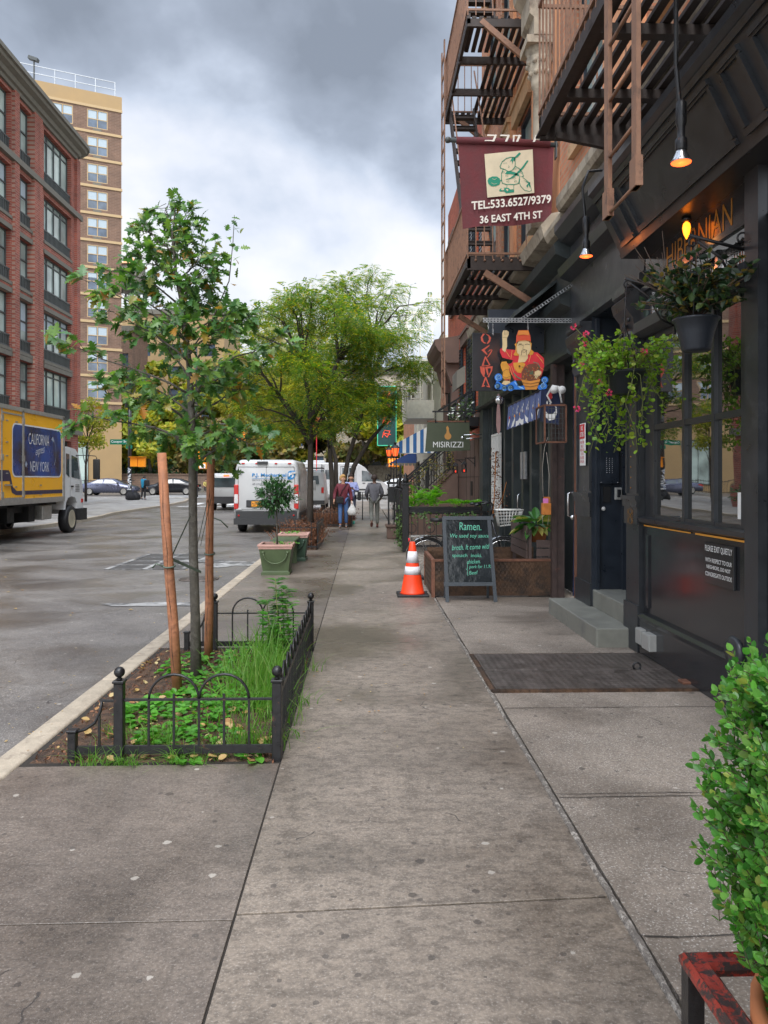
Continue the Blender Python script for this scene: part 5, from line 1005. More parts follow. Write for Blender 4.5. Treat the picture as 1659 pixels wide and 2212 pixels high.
# olive hanging sign
hs=thing('hanging_sign','dark olive hanging sign reading MISIRIZZI with an ochre vase emblem','sign',(1.85,16.8,2.8)); mat('olive_board',(.06,.072,.04),.6,var=.1,bmp=.05); mat('ochre_print',(.50,.24,.06),.6,var=.05,bmp=0)
q=MB(); q.poly([(1.39,2.79),(2.31,2.80),(2.33,2.18),(1.34,2.15)],(0,16.8,0),XH,ZU,TH,.03); q.build('board','olive_board',hs)
q=MB(); q.text('MISIRIZZI',(1.845,16.797,2.245),XH,ZU,.66,.125,bold=-.004,align='C'); q.build('lettering','white_sign',hs)
q=MB(); q.poly([(1.83,2.47),(1.79,2.5),(1.765,2.44),(1.80,2.40)] if False else [(1.84+.075*math.cos(a),2.49+.075*math.sin(a)) for a in [k*PI/8 for k in range(16)]],(0,16.797,0),XH,ZU); q.poly([(1.80,2.54),(1.88,2.54),(1.86,2.62),(1.865,2.66),(1.83,2.72),(1.80,2.68),(1.815,2.62)],(0,16.7965,0),XH,ZU); q.build('emblem','ochre_print',hs)
q=MB(); q.box(1.39,2.31,16.79,16.84,2.80,2.83); q.build('top_strip','rust',hs)
q=MB(); q.bar((1.50,16.815,3.03),(2.62,16.815,3.03),.03); q.bar((1.62,16.815,3.03),(2.55,16.815,3.62),.035); q.tube([(1.62,16.815,3.05),(1.8,16.815,3.2),(1.95,16.815,3.12),(2.2,16.815,3.35)],.008,5)
for x in (1.57,2.22):
    for z in (2.99,2.94,2.89): q.tube([(x+.012*math.cos(a),16.815,z+.022*math.sin(a)) for a in [i*PI/4 for i in range(9)]],.005,4,caps=False)
    q.box(x-.015,x+.015,16.79,16.845,2.78,2.86)
q.build('bracket','black_iron',hs)
t=thing('sign_lights','two silver arm spotlights pointing at the olive sign','spotlight',(2.6,16.6,2.4)); q=MB(); q.tube([(2.65,16.6,2.52),(2.15,16.5,2.5)],.013,6); q.tube([(2.65,16.65,2.45),(2.2,16.5,2.42)],.013,6); q.build('arms','chrome',t); q=MB(); q.lathe([(.03,-.05),(.04,.0),(.02,.05)],(2.12,16.5,2.44),12,axis='Y'); q.build('head','chrome',t)
# ================================================================ SANDWICH BOARD, CONE, CELLAR BOX, BIKE
mat('slate_grey',(.055,.065,.075),.45,var=.1,bmp=.05); mat('chalk',(.12,.46,.32),.7,var=.2,scale=60,bmp=0); mat('glossy_board',(.018,.022,.025),.10,var=.4,scale=1.6,bmp=.1,bd=.05,col2=(.07,.085,.095),th=(.55,.68)); mat('chalk_white',(.55,.7,.62),.7,bmp=0)
af=thing('sandwich_board','black chalkboard sidewalk sign with green ramen writing','sandwich board',(1.35,9.7,0))
def lean(x,z,o=0): # front face leans back
    return V(x,9.66+z*.13-o,z+0)
q=MB()
for xa,xb in ((1.03,1.0),(1.64,1.575)): q.add([lean(xa,0),lean(xa+.045,0),lean(xb+.045,1.06),lean(xb,1.06),lean(xa,0,-.03),lean(xa+.045,0,-.03),lean(xb+.045,1.06,-.03),lean(xb,1.06,-.03)],[(0,1,2,3),(7,6,5,4),(0,4,5,1),(1,5,6,2),(2,6,7,3),(3,7,4,0)])
for z0,z1 in ((1.03,1.075),(.20,.245)): q.add([lean(1.01,z0,.003),lean(1.66,z0,.003),lean(1.65,z1,.003),lean(1.01,z1,.003),lean(1.01,z0,-.03),lean(1.66,z0,-.03),lean(1.65,z1,-.03),lean(1.01,z1,-.03)],[(0,1,2,3),(7,6,5,4),(0,4,5,1),(1,5,6,2),(2,6,7,3),(3,7,4,0)])
for xa in (1.06,1.62): q.bar((xa,10.02,0),(xa-.02,9.81,1.03),.03)
q.build('frame','slate_grey',af)
q=MB(); q.add([lean(1.06,.245,-.012),lean(1.65,.245,-.012),lean(1.60,1.03,-.012),lean(1.045,1.03,-.012)],[(0,1,2,3)]); q.build('board','glossy_board',af)
dn=V(0,.13,1).normalized()
for tx,x,z,w_,h_ in (('Ramen.',1.22,.90,.28,.10),('We used soy sauce',1.10,.79,.50,.065),('broth. It come with',1.12,.645,.49,.065),('spinach  inoki.',1.12,.545,.38,.06),('chicken.',1.31,.475,.17,.05),('pork for 11.95',1.335,.405,.29,.055),('Beef',1.335,.34,.11,.045)): q=MB(); q.text(tx,lean(x,z,-.007),V(1,0,rnd.uniform(-.03,.05)),dn,w_,h_,bold=0,shear=rnd.uniform(.0,.25)); q.build('writing','chalk',af)
q=MB(); q.stroke([(1.33,.50),(1.315,.47),(1.315,.42),(1.30,.41),(1.315,.40),(1.315,.34),(1.32,.33)],.005,(0,9.66+.007,0),XH,dn); q.build('writing','chalk',af)
cn=thing('traffic_cone','orange traffic cone with two white reflective bands','traffic cone',(.648,10.24,0)); mat('cone_orange',(.95,.06,.012),.45,var=.08,bmp=.05); mat('reflective_white',(.75,.74,.76),.3,var=.06,bmp=0); mat('rubber',(.012,.012,.013),.55,var=.2,bmp=.2)
kx_,ky_=.648,10.24
def cr_(z): return .155-(z-.04)*.1785
q=MB(); q.lathe([(cr_(.03)+.015,.03),(cr_(.05),.05)]+[(cr_(z),z) for z in (.2,.3,.4,.5,.6,.70)]+[(.028,.715),(.0,.716)],(kx_,ky_,0),28); q.build('cone','cone_orange',cn)
q=MB(); q.lathe([(cr_(.285)+.003,.285),(cr_(.39)+.003,.39)],(kx_,ky_,0),28); q.build('reflective_band','reflective_white',cn); q=MB(); q.lathe([(cr_(.44)+.003,.44),(cr_(.59)+.003,.59)],(kx_,ky_,0),28); q.build('reflective_band','reflective_white',cn)
q=MB(); q.rbox(kx_-.21,kx_+.21,ky_-.2,ky_+.2,0,.032,.012); q.build('base','rubber',cn)
# cellar opening guard of diamond plate
cb=thing('cellar_guard','rusty low steel diamond plate guard around the open cellar behind the sandwich board','cellar hatch',(1.7,10.7,0)); q=MB(); q.box(.90,2.56,10.05,10.065,.02,.47); q.build('front_plate','rust_plate',cb)
q=MB(); q.box(.885,2.58,10.04,10.085,.47,.50); q.box(.885,.93,10.04,10.08,0,.47); q.box(.885,.93,11.25,11.3,0,.5); q.box(.885,.93,10.08,11.3,.46,.50); q.build('frame','rust',cb)
q=MB(); q.box(.895,.91,10.09,11.25,.02,.46); q.box(.93,2.5,11.28,11.31,0,.55); q.build('side_plate','rust_plate',cb)
wp=thing('slatted_planter','dark brown slatted timber planter beside the blue curtained door','planter',(2.35,10.7,0)); q=MB(); mat('dark_timber',(.085,.058,.05),.7,var=.2,scale=7,bmp=.3)
for k in range(4): q.box(2.28,2.56,10.10,10.12,.30+k*.115,.40+k*.115); q.box(2.15,2.17,10.14,11.2,.50+k*.11,.60+k*.11)
for x,y in ((2.2,10.12),(2.54,10.14),(2.2,11.18)): q.box(x-.02,x+.02,y-.0,y+.03,0,.92)
q.build('slats','dark_timber',wp)
mat('terracotta',(.55,.19,.07),.75,var=.12,scale=8,bmp=.15)
pl=thing('potted_plant','broad-leaved plant in orange pot on the dark slatted planter','plant',(2.35,10.45,.8)); q=MB(); q.lathe([(.10,.70),(.14,.86),(.155,.86),(.155,.90),(.13,.90),(.12,.86)],(2.36,10.4,0),20); q.build('pot','terracotta',pl)
OVAL=[(0,0),(.18,.16),(.5,.22),(.8,.13),(1,0),(.8,-.13),(.5,-.22),(.18,-.16)]
BIGOVAL=[(0,0),(.12,.25),(.4,.38),(.75,.28),(1,0),(.75,-.28),(.4,-.38),(.12,-.25)]
def leaf(mb,p,d,nrm,s,outl,fold=.15,droop=0):
    d=d.normalized(); nrm=nrm-d*nrm.dot(d)
    if nrm.length<1e-4: nrm=d.orthogonal()
    nrm.normalize(); b=nrm.cross(d); P=[]
    for a,c in outl: P.append(p+d*(a*s)+b*(c*s)+nrm*(abs(c)*fold*s*2-droop*a*a*s))
    n_=len(P); h=n_//2
    if outl[h][1]==0: fs=[tuple(range(0,h+1)),tuple([0]+list(range(h,n_)))]
    else: fs=[tuple(range(n_))]
    mb.add(P,fs)
def rv(r=rnd,z=0): 
    while 1:
        a=V(r.uniform(-1,1),r.uniform(-1,1),r.uniform(-1,1)); 
        if .05<a.length<1: a.normalize(); a.z+=z; return a.normalized()
q=MB()
for k in range(46): a=rnd.uniform(0,2*PI); e=rnd.uniform(-.2,.9); d=V(math.cos(a)-.3,math.sin(a)*.8-.3,e); leaf(q,V(2.34,10.4,.92)+d*rnd.uniform(.04,.14),d,V(0,0,1),rnd.uniform(.14,.26),OVAL,.15,.45)
q.build('leaves','leaf_broad',pl)
mb_=thing('menu_box','small orange wooden box holding pink cards on the dark door post','box',(2.38,10.0,1.2)); q=MB(); mat('orange_wood',(.55,.19,.035),.55,var=.2,scale=15,bmp=.2); mat('pink_paper',(.75,.22,.55),.7,bmp=0); mat('string',(.5,.45,.38),.8,bmp=0)
q.rbox(2.30,2.41,9.83,9.93,1.09,1.24,.004,1); q.box(2.335,2.42,9.93,9.945,1.24,1.32); q.build('box','orange_wood',mb_); q=MB(); q.box(2.32,2.375,9.85,9.91,1.2,1.30); q.build('cards','pink_paper',mb_); q=MB(); q.tube([(2.33,9.94,1.32),(2.32,9.94,1.7),(2.35,9.96,1.95),(2.4,9.97,2.1)],.004,4); q.tube([(2.4,9.94,1.32),(2.41,9.94,1.6),(2.38,9.96,1.9)],.004,4); q.tube([(2.31,9.9,1.09),(2.33,9.95,.95)],.004,4); q.tube([(2.40,9.9,1.09),(2.39,9.95,.95)],.004,4); q.build('cord','string',mb_)
# bicycle, side on, behind the cellar guard
bk_=thing('bicycle','black bicycle with white front basket parked behind the sandwich board','bicycle',(1.55,11.75,0)); YK=11.75
def wheel(mb,c,r,w_,axis='Y',n=28): mb.lathe([(r-w_*1.1,-w_*.35),(r-w_*.4,-w_*.55),(r,-w_*.2),(r,w_*.2),(r-w_*.4,w_*.55),(r-w_*1.1,w_*.35)],c,n,axis)
for x in (.975,2.14):
    q=MB(); n_=30
    secs=[[(x+(.31+.022*math.cos(b))*math.cos(a),YK+.022*math.sin(b),.333+(.31+.022*math.cos(b))*math.sin(a)) for b in [j*PI/4 for j in range(8)]] for a in [i*2*PI/n_ for i in range(n_+1)]]; q.loft(secs,caps=False); w_=q.build('wheel','rubber',bk_)
    q=MB(); secs=[[(x+rr*math.cos(a),YK+yy,.333+rr*math.sin(a)) for rr,yy in ((.288,-.012),(.27,-.012),(.27,.012),(.288,.012))] for a in [i*2*PI/n_ for i in range(n_+1)]]; q.loft(secs,caps=False)
    for k in range(18): a=k*2*PI/18; q.bar((x,YK+.02*(-1)**k,.333),(x+.27*math.cos(a),YK,.333+.27*math.sin(a)),.004)
    q.build('rim','chrome',w_)
    q=MB(); secs=[[(x+.35*math.cos(a),YK+yy,.333+.35*math.sin(a)+zz) for yy,zz in ((-.03,-.01),(0,.008),(.03,-.01))] for a in [R(10)+i*R(155)/14 for i in range(15)]]; q.loft(secs,closed=False,caps=False); q.build('mudguard','chrome',bk_)
q=MB()
for a,b,r_ in (((1.95,.95),(2.14,.333),.018),((1.95,.92),(1.5,.40),.024),((1.5,.40),(.975,.333),.014),((1.5,.40),(1.33,.86),.02),((1.33,.75),(.975,.333),.012),((1.98,1.02),(1.93,.85),.026),((1.36,.72),(1.95,.80),.014)): q.tube([(a[0],YK,a[1]),(b[0],YK,b[1])],r_,8)
q.build('frame','black_gloss',bk_)
q=MB(); q.tube([(1.75,YK-.26,1.17),(1.9,YK-.24,1.2),(1.97,YK-.08,1.16),(1.97,YK+.08,1.16),(1.9,YK+.24,1.2),(1.75,YK+.26,1.17)],.014,8); q.tube([(1.97,YK,1.16),(1.95,YK,1.0)],.018,8); q.tube([(1.75,YK-.26,1.17),(1.66,YK-.27,1.16)],.022,8); q.tube([(1.75,YK+.26,1.17),(1.66,YK+.27,1.16)],.022,8); q.build('handlebar','black_iron',bk_)
q=MB(); q.loft([[(1.2+.14*math.cos(a)-.05,YK+.09*math.sin(a)*(1.2 if math.cos(a)<0 else .6),.90+z) for a in [i*PI/6 for i in range(12)]] for z in (0,.05)]); q.build('saddle','rubber',bk_)
q=MB(); q.bar((.72,YK-.06,.68),(1.25,YK-.06,.68),.02); q.bar((.72,YK+.06,.68),(1.25,YK+.06,.68),.02)
for k in range(6): q.bar((.74+k*.09,YK-.06,.68),(.74+k*.09,YK+.06,.68),.012)
q.bar((.975,YK-.06,.34),(.85,YK-.06,.68),.012); q.build('rear_rack','chrome',bk_)
q=MB(); q.lathe([(.03,-.02),(.03,.0),(0,.01)],(.70,YK,.62),12,axis='X'); q.build('rear_light','red_sign',bk_)
q=MB(); q.lathe([(.075,-.01),(.08,0),(.075,.01)],(1.5,YK-.05,.40),20,axis='Y'); q.bar((1.5,YK-.07,.40),(1.62,YK-.07,.30),.02); q.bar((1.62,YK-.15,.30),(1.62,YK-.07,.30),.03); q.build('crank','chrome',bk_)
q=MB()
def grid(a,b,c,d,nu,nv,r_=.004):
    a,b,c,d=map(lambda t:V(*t),(a,b,c,d))
    for i in range(nu+1): f=i/nu; q.tube([a.lerp(b,f),d.lerp(c,f)],r_,4)
    for j in range(nv+1): f=j/nv; q.tube([a.lerp(d,f),b.lerp(c,f)],r_,4)
bx0,bx1,tx0,tx1=2.07,2.34,2.02,2.42; zb_,zt_=.83,1.08; yb,yt=.10,.14
grid((bx0,YK-yb,zb_),(bx1,YK-yb,zb_+.03),(tx1,YK-yt,zt_),(tx0,YK-yt,zt_),8,5); grid((bx0,YK+yb,zb_),(bx1,YK+yb,zb_+.03),(tx1,YK+yt,zt_),(tx0,YK+yt,zt_),8,5); grid((bx0,YK-yb,zb_),(bx0,YK+yb,zb_),(tx0,YK+yt,zt_),(tx0,YK-yt,zt_),5,5); grid((bx1,YK-yb,zb_+.03),(bx1,YK+yb,zb_+.03),(tx1,YK+yt,zt_),(tx1,YK-yt,zt_),5,5); grid((bx0,YK-yb,zb_),(bx1,YK-yb,zb_+.03),(bx1,YK+yb,zb_+.03),(bx0,YK+yb,zb_),8,4)
for p,r_ in (((tx0,YK-yt,zt_),(tx1,YK-yt,zt_)),((tx1,YK-yt,zt_),(tx1,YK+yt,zt_)),((tx0,YK-yt,zt_),(tx0,YK+yt,zt_)),((tx0,YK+yt,zt_),(tx1,YK+yt,zt_))): q.tube([p,r_],.011,6)
q.build('basket','white_paint',bk_)
# ================================================================ HANGING POTS
def scroll(t,y,xw,z,xtip):
    q=MB(); q.tube([(xw,y,z+.02),(xtip,y,z+.12)],.011,6); q.tube([(xw,y,z-.25),(xw-.1,y,z-.2),(xw-.2,y,z-.02),(xtip+.05,y,z+.08)],.009,6); q.bar((xw+.01,y,z-.32),(xw+.01,y,z+.2),.02,.02)
    for cx_,cz_,r_ in ((xtip+.02,z+.07,.045),(xw-.06,z+.10,.05),(xw-.07,z-.16,.05)): q.tube([(cx_+r_*(1-i/14)*math.cos(i*.6),y,cz_+r_*(1-i/14)*math.sin(i*.6)) for i in range(14)],.007,5)
    q.build('scroll_bracket','black_iron',t)
hb=thing('hanging_pot','large black hanging pot of dark yellowing foliage before the pub window','plant pot',(2.12,4.9,2.5)); scroll(hb,4.9,2.5,3.0,2.1)
px,py=2.14,4.9
q=MB(); mat('black_plastic',(.022,.027,.036),.42,var=.1,scale=40,bmp=.5,bd=.004); q.lathe([(0,2.375),(.085,2.375),(.09,2.385),(.112,2.49),(.116,2.50),(.136,2.565),(.146,2.57),(.146,2.582),(.13,2.582),(.12,2.56),(0,2.55)],(px,py,0),32); hp_=q.build('pot','black_plastic',hb)
q=MB()
for a in range(3): t_=a*2*PI/3; q.tube([(px+.14*math.cos(t_),py+.14*math.sin(t_),2.58),(px,py,3.05)],.004,4)
q.build('hanger','black_iron',hb)
q=MB(); st_=MB()
for k in range(95):
    a=rnd.uniform(0,2*PI); d=V(math.cos(a)*rnd.uniform(.2,1),math.sin(a)*rnd.uniform(.2,1),rnd.uniform(.35,1.8)).normalized(); L_=rnd.uniform(.2,.47); p0=V(px,py,2.57); pts=[p0,p0+d*L_*.5+V(0,0,.02),p0+d*L_+V(d.x*.08,d.y*.08,-.03)]; st_.tube(pts,.003,4)
    for j in range(15):
        f=rnd.uniform(.3,1.05); p=pts[0].lerp(pts[1],f*2) if f<.5 else pts[1].lerp(pts[2],(f-.5)*2); dd=(rv(z=.1)+d*.3).normalized(); leaf(q,p,dd,V(rnd.gauss(0,.5),rnd.gauss(0,.5),1),rnd.uniform(.035,.062),BIGOVAL,.12,.25)
for k in range(10):
    p=V(px-.14,py+.1,2.75); d=V(rnd.uniform(-.6,.1),rnd.uniform(0,.8),rnd.uniform(.4,1)).normalized(); st_.tube([p,p+d*.2,p+d*rnd.uniform(.3,.45)],.0025,4)
q.build('foliage','leaf_dark',hb); st_.build('stems','twig',hb)
gb=thing('hanging_basket','trailing geranium basket with pink flowers beside the pub door','hanging basket',(2.05,6.0,2.4)); scroll(gb,6.05,2.46,3.02,2.07); gx,gy=2.05,6.0
q=MB(); q.lathe([(0,2.22),(.10,2.22),(.15,2.38),(.16,2.38),(.16,2.40),(.13,2.40),(0,2.37)],(gx,gy,0),24); q.build('pot','black_plastic',gb)
q=MB()
for a in range(3): t_=a*2*PI/3+.4; q.tube([(gx+.15*math.cos(t_),gy+.15*math.sin(t_),2.4),(gx,gy,2.78),(gx+.02,gy,3.10)],.005,4)
q.build('hanger','black_iron',gb)
DISC=[(0,0),(.1,.35),(.35,.52),(.7,.48),(.95,.25),(1,0),(.95,-.25),(.7,-.48),(.35,-.52),(.1,-.35)]
q=MB(); st_=MB(); fl=MB()
for k in range(110):
    a=rnd.uniform(0,2*PI); o_=rnd.uniform(.15,.40); p0=V(gx+.08*math.cos(a),gy+.08*math.sin(a),2.40); dr=rnd.choice([.10,.14,.0,.2,-.1,-.2,-.35,-.55,-.62]) if k>30 else rnd.uniform(.0,.27)
    if dr<-.3: o_=rnd.uniform(.15,.27)
    p2=V(gx+o_*math.cos(a),gy+o_*math.sin(a),2.40+dr); p1=(p0+p2)/2+V(.06*math.cos(a),.06*math.sin(a),.10 if dr>-.3 else .22); pts=[p0,p1,p1.lerp(p2,.35)+rv()*.05,p1.lerp(p2,.7)+rv()*.06,p2+rv()*.05]; st_.tube(pts,.0025,4)
    for j in range(13 if dr>-.3 else 20):
        f=rnd.uniform(.15,1)*3.99; p=pts[int(f)].lerp(pts[int(f)+1],f-int(f)) if f<4 else p2; p=p+rv()*rnd.uniform(.02,.06); leaf(q,p,rv(z=.2),V(rnd.gauss(0,.5),rnd.gauss(-.3,.4),1),rnd.uniform(.022,.042),DISC,.12)
for p in ((-.47,.0,2.75),(-.36,.0,2.69),(-.36,0,2.62),(-.40,0,2.44),(-.46,-.05,2.10),(-.18,-.1,2.22),(.1,-.2,2.52),(-.25,-.05,2.30)):
    c_=V(gx+p[0]*.85,gy+p[1],p[2]); st_.tube([(gx+p[0]*.3,gy,2.45),(gx+p[0]*.7,gy,(2.5+p[2])/2+.05),c_],.003,4)
    for j in range(16): d=rv(); leaf(fl,c_+d*.014,d,rv(),.017,DISC,.1)
q.build('foliage','leaf_geranium',gb); st_.build('stems','twig_green',gb); fl.build('flowers','petal_pink',gb)
# ================================================================ BOX SHRUB AND STAND (nearest right)
sx_,sy_=.85,1.22
bsn=thing('box_shrub','bright green clipped box shrub in terracotta pot, nearest the camera at right','shrub',(sx_,sy_,0))
q=MB(); q.lathe([(.0,.40),(.14,.40),(.185,.585),(.205,.585),(.205,.65),(.185,.65),(.175,.62),(0,.61)],(.86,1.24,0),32); q.build('pot','terracotta',bsn)
q=MB(); st_=MB(); rs=random.Random(11)
def srad(z): # silhouette radius by height
    t=(z-.70)/(1.30-.70); return .14+.145*math.sin(min(1,max(0,t*.80+.12))*PI)**.8*(.8+.3*t)
for k in range(2300):
    z=rs.uniform(.69,1.265); a=rs.uniform(0,2*PI); rr=srad(z)*rs.uniform(.55,1.04)*(1+.13*noise.noise(V(math.cos(a)*2,math.sin(a)*2,z*7))); tip=V(sx_+rr*math.cos(a),sy_+rr*math.sin(a),z); d=V(math.cos(a)*.75+rs.gauss(0,.35),math.sin(a)*.75+rs.gauss(0,.35),.75+rs.gauss(0,.25)).normalized(); L_=rs.uniform(.05,.085); base=tip-d*L_
    st_.tube([base,tip],.0009,3,caps=False); s1_=d.orthogonal().normalized(); s2_=d.cross(s1_)
    for j in range(6):
        f=j/5; c_=base.lerp(tip,f); u_=s1_ if j%2 else s2_
        for sg in (-1,1): ld=(u_*sg*.9+d*(.5+f*.7)+rv(rs)*.15); leaf(q,c_,ld,d*.8+rv(rs)*.3,rs.uniform(.012,.023)*(1-.15*f),BIGOVAL,.10,-.1)
for k in range(26): a=rs.uniform(0,2*PI); z=rs.uniform(.85,1.15); st_.tube([(sx_,sy_,.64),(sx_+.05*math.cos(a),sy_+.05*math.sin(a),.64+(z-.64)*.5),(sx_+srad(z)*.8*math.cos(a),sy_+srad(z)*.8*math.sin(a),z)],[.005,.0035,.0015],5)
q.build('foliage','leaf_box_bright',bsn); st_.build('stems','twig',bsn)
sd_=thing('plant_stand','square metal plant stand with chipped red painted rim','stand',(.9,1.2,0)); mat('chipped_red',(.30,.04,.027),.40,.1,var=.25,scale=16,bmp=.4,bd=.004,col2=(.05,.035,.032),th=(.46,.53),s2=45)
q=MB(); X0,X1,Y0,Y1=.62,1.12,.98,1.50; pr_=[(0,.600),(0,.612),(.008,.622),(.014,.615),(.034,.615),(.040,.622),(.05,.612),(.05,.600)]
secs=[]
for cx_,cy_,dx,dy in ((X0,Y1,1,-1),(X1,Y1,-1,-1),(X1,Y0,-1,1),(X0,Y0,1,1),(X0,Y1,1,-1)): secs.append([(cx_+dx*o,cy_+dy*o,z) for o,z in pr_])
q.loft(secs,smooth=False,caps=False); q.build('rim','chipped_red',sd_)
for x,y in ((X0+.02,Y1-.02),(X1-.02,Y1-.02),(X0+.02,Y0+.02),(X1-.02,Y0+.02)): q=MB(); q.box(x-.016,x+.016,y-.016,y+.016,0,.60); q.build('leg','black_iron',sd_)
q=MB(); 
for k in range(6): q.box(X0+.02,X1-.02,Y0+.05+k*.085,Y0+.07+k*.085,.385,.40)
q.box(X0+.01,X0+.03,Y0,Y1,.375,.385); q.box(X1-.03,X1-.01,Y0,Y1,.375,.385); q.build('shelf','black_iron',sd_)
# ================================================================ TREE PIT, FENCES
g=MB(); n1_,n2_=26,44; vs=[]
def soilz(x,y): return .012+.035*noise.noise(V(x*2.5,y*2.5,0))+.012*noise.noise(V(x*14,y*14,3))
for j in range(n2_+1):
    for i in range(n1_+1):
        x=-1.868+1.405*i/n1_; y=4.21+2.90*j/n2_; e=min(i,n1_-i,j,n2_-j); vs.append((x,y,soilz(x,y) if e>1 else -.02+.02*e))
g.add(vs,[(j*(n1_+1)+i,j*(n1_+1)+i+1,(j+1)*(n1_+1)+i+1,(j+1)*(n1_+1)+i) for j in range(n2_) for i in range(n1_)],True); struct('soil',g,'soil')
# bow-top tree guard
tg_=thing('tree_guard','low black iron bow-top tree guard with ball finials round the young oak','fence',(-.95,5.7,0))
def post(x,y,h=.43,w_=.052,ball=True):
    q=MB(); q.rbox(x-w_/2,x+w_/2,y-w_/2,y+w_/2,-.02,h,.004,1); q.rbox(x-w_*.62,x+w_*.62,y-w_*.62,y+w_*.62,h,h+.014,.003,1)
    if ball: q.lathe([(.012,h+.014),(.018,h+.022),(.010,h+.03)]+[(max(.001,.030*math.sin(a)),h+.058-.030*math.cos(a)) for a in [R(20)+i*R(160)/8 for i in range(9)]],(x,y,0),16)
    q.build('post','black_iron',tg_)
post(-.480,4.27);post(-1.345,4.27);post(-.482,7.0);post(-1.35,7.0);post(-1.60,4.27,.16,.045,False);post(-1.60,7.0,.16,.045,False);
def bowpanel(p0,p1,nb,zb=.06,zt=.335,bowr=None):
    q=MB(); p0=V(*p0,0);p1=V(*p1,0); L_=(p1-p0).length; d=(p1-p0)/L_
    P=lambda a,z:(p0.x+d.x*a,p0.y+d.y*a,z)
    q.bar(P(0,zb),P(L_,zb),.016,.045); q.bar(P(0,zt),P(L_,zt),.022,.010)
    m=.135; bw=(L_-2*m)/nb if nb==2 else L_/nb; st=m if nb==2 else 0
    for k in range(nb):
        a=st+bw*k; r_=bw/2; q.tube([P(a+r_-r_*math.cos(t),zt+min(r_,.145)*math.sin(t)) for t in [i*PI/12 for i in range(13)]],.0075,6); 
        for aa in (a,a+r_): q.bar(P(aa,zb),P(aa,zt+(.03 if aa!=a else 0)),.012)
    q.bar(P(st+bw*nb,zb),P(st+bw*nb,zt),.012); q.build('bow_panel','black_iron',tg_)
bowpanel((-1.32,4.27),(-.50,4.27),2); bowpanel((-1.325,7.0),(-.505,7.0),2)
# side panel: narrow pointed bows
q=MB(); 
for z in (.07,.33): q.bar((-.48,4.3,z),(-.48,6.97,z),.012,.03)
nb=12
for k in range(nb):
    y0=4.32+k*2.64/nb; w_=2.64/nb; q.tube([(-.48,y0+w_/2-w_*.42*math.cos(t),.33+.125*math.sin(t)) for t in [i*PI/8 for i in range(9)]],.0075,6)
    for yy in (y0+w_*.08,y0+w_*.5,y0+w_*.92): q.bar((-.48,yy,.07),(-.48,yy,.33),.010)
q.build('bow_panel','black_iron',tg_)
for y in (4.27,7.0):
    q=MB(); q.bar((-1.345,y,.33),(-1.44,y,.33),.022,.010); q.tube([(-1.44,y,.33),(-1.45,y,.27),(-1.48,y,.21),(-1.53,y,.175),(-1.6,y,.155)],.009,6); q.bar((-1.345,y,.06),(-1.6,y,.06),.016,.045); q.bar((-1.455,y,.06),(-1.455,y,.25),.012); q.build('end_scroll','black_iron',tg_)
# stakes and straps
mat('stake_wood',(.34,.14,.068),.7,var=.3,scale=9,bmp=.7,bd=.006,col2=(.17,.07,.04),th=(.52,.66)); mat('stake_end',(.42,.27,.16),.8,bmp=.2); mat('strap_green',(.10,.13,.10),.7,bmp=.2)
def stake(lab,b,t_):
    k=thing('tree_stake',lab,'stake',b,'wooden stakes in the tree pit'); q=MB(); b=V(*b);t_=V(*t_); q.tube([b,b.lerp(t_,.3)+V(.004,0,0),b.lerp(t_,.6)+V(-.003,0,0),t_],[.037,.036,.034,.032],14); q.build('pole','stake_wood',k); q=MB(); q.tube([b.lerp(t_,f)+V(.006*math.sin(f*23)-.004,-.0345+.003*f,0) for f in [i/14*.8+.1 for i in range(15)]],[.0005+.003*abs(math.sin(i*.9)) for i in range(15)],4); q.build('split','soil',k); q=MB(); d=(t_-b).normalized(); q.tube([t_,t_+d*.002],.031,14,smooth=False); q.build('cut_end','stake_end',k)
    q=MB(); c_=b.lerp(t_,.55); 
    q.tube([(c_.x+.041*math.cos(a),c_.y+.041*math.sin(a),c_.z+.008*math.sin(a)) for a in [i*PI/6 for i in range(13)]],.007,5); q.tube([c_+V(-.04,-.02,0),c_+V(-.08,-.04,.02),c_+V(-.11,-.03,-.01)],.006,5) if b.y<6 else q.tube([c_+V(.04,-.02,.3),c_+V(.1,-.04,.28),c_+V(.16,-.03,.22)],.006,5); q.build('tie','strap_green',k)
stake('thicker leaning wooden stake left of the young oak trunk',(-1.335,5.56,-.05),(-1.43,5.48,1.735)); stake('slimmer upright wooden stake right of the young oak trunk',(-1.32,6.55,-.05),(-1.285,6.5,1.72))
q=MB()
for a,b in (((-1.39,5.53,1.0),(-1.24,5.9,.85)),((-1.39,5.53,.97),(-1.30,5.95,1.35)),((-1.28,6.5,1.42),(-1.25,5.92,1.05)),((-1.31,6.5,1.4),(-1.30,5.93,.95))):
    a=V(*a);b=V(*b); q.add([a,a+V(0,0,-.025),b+V(0,0,-.02),b],[(0,1,2,3)])
tag(q.build('tree_tie','strap_green',org=(-1.3,5.9,1)),'slack green webbing straps tying the oak trunk to its stakes','strap')
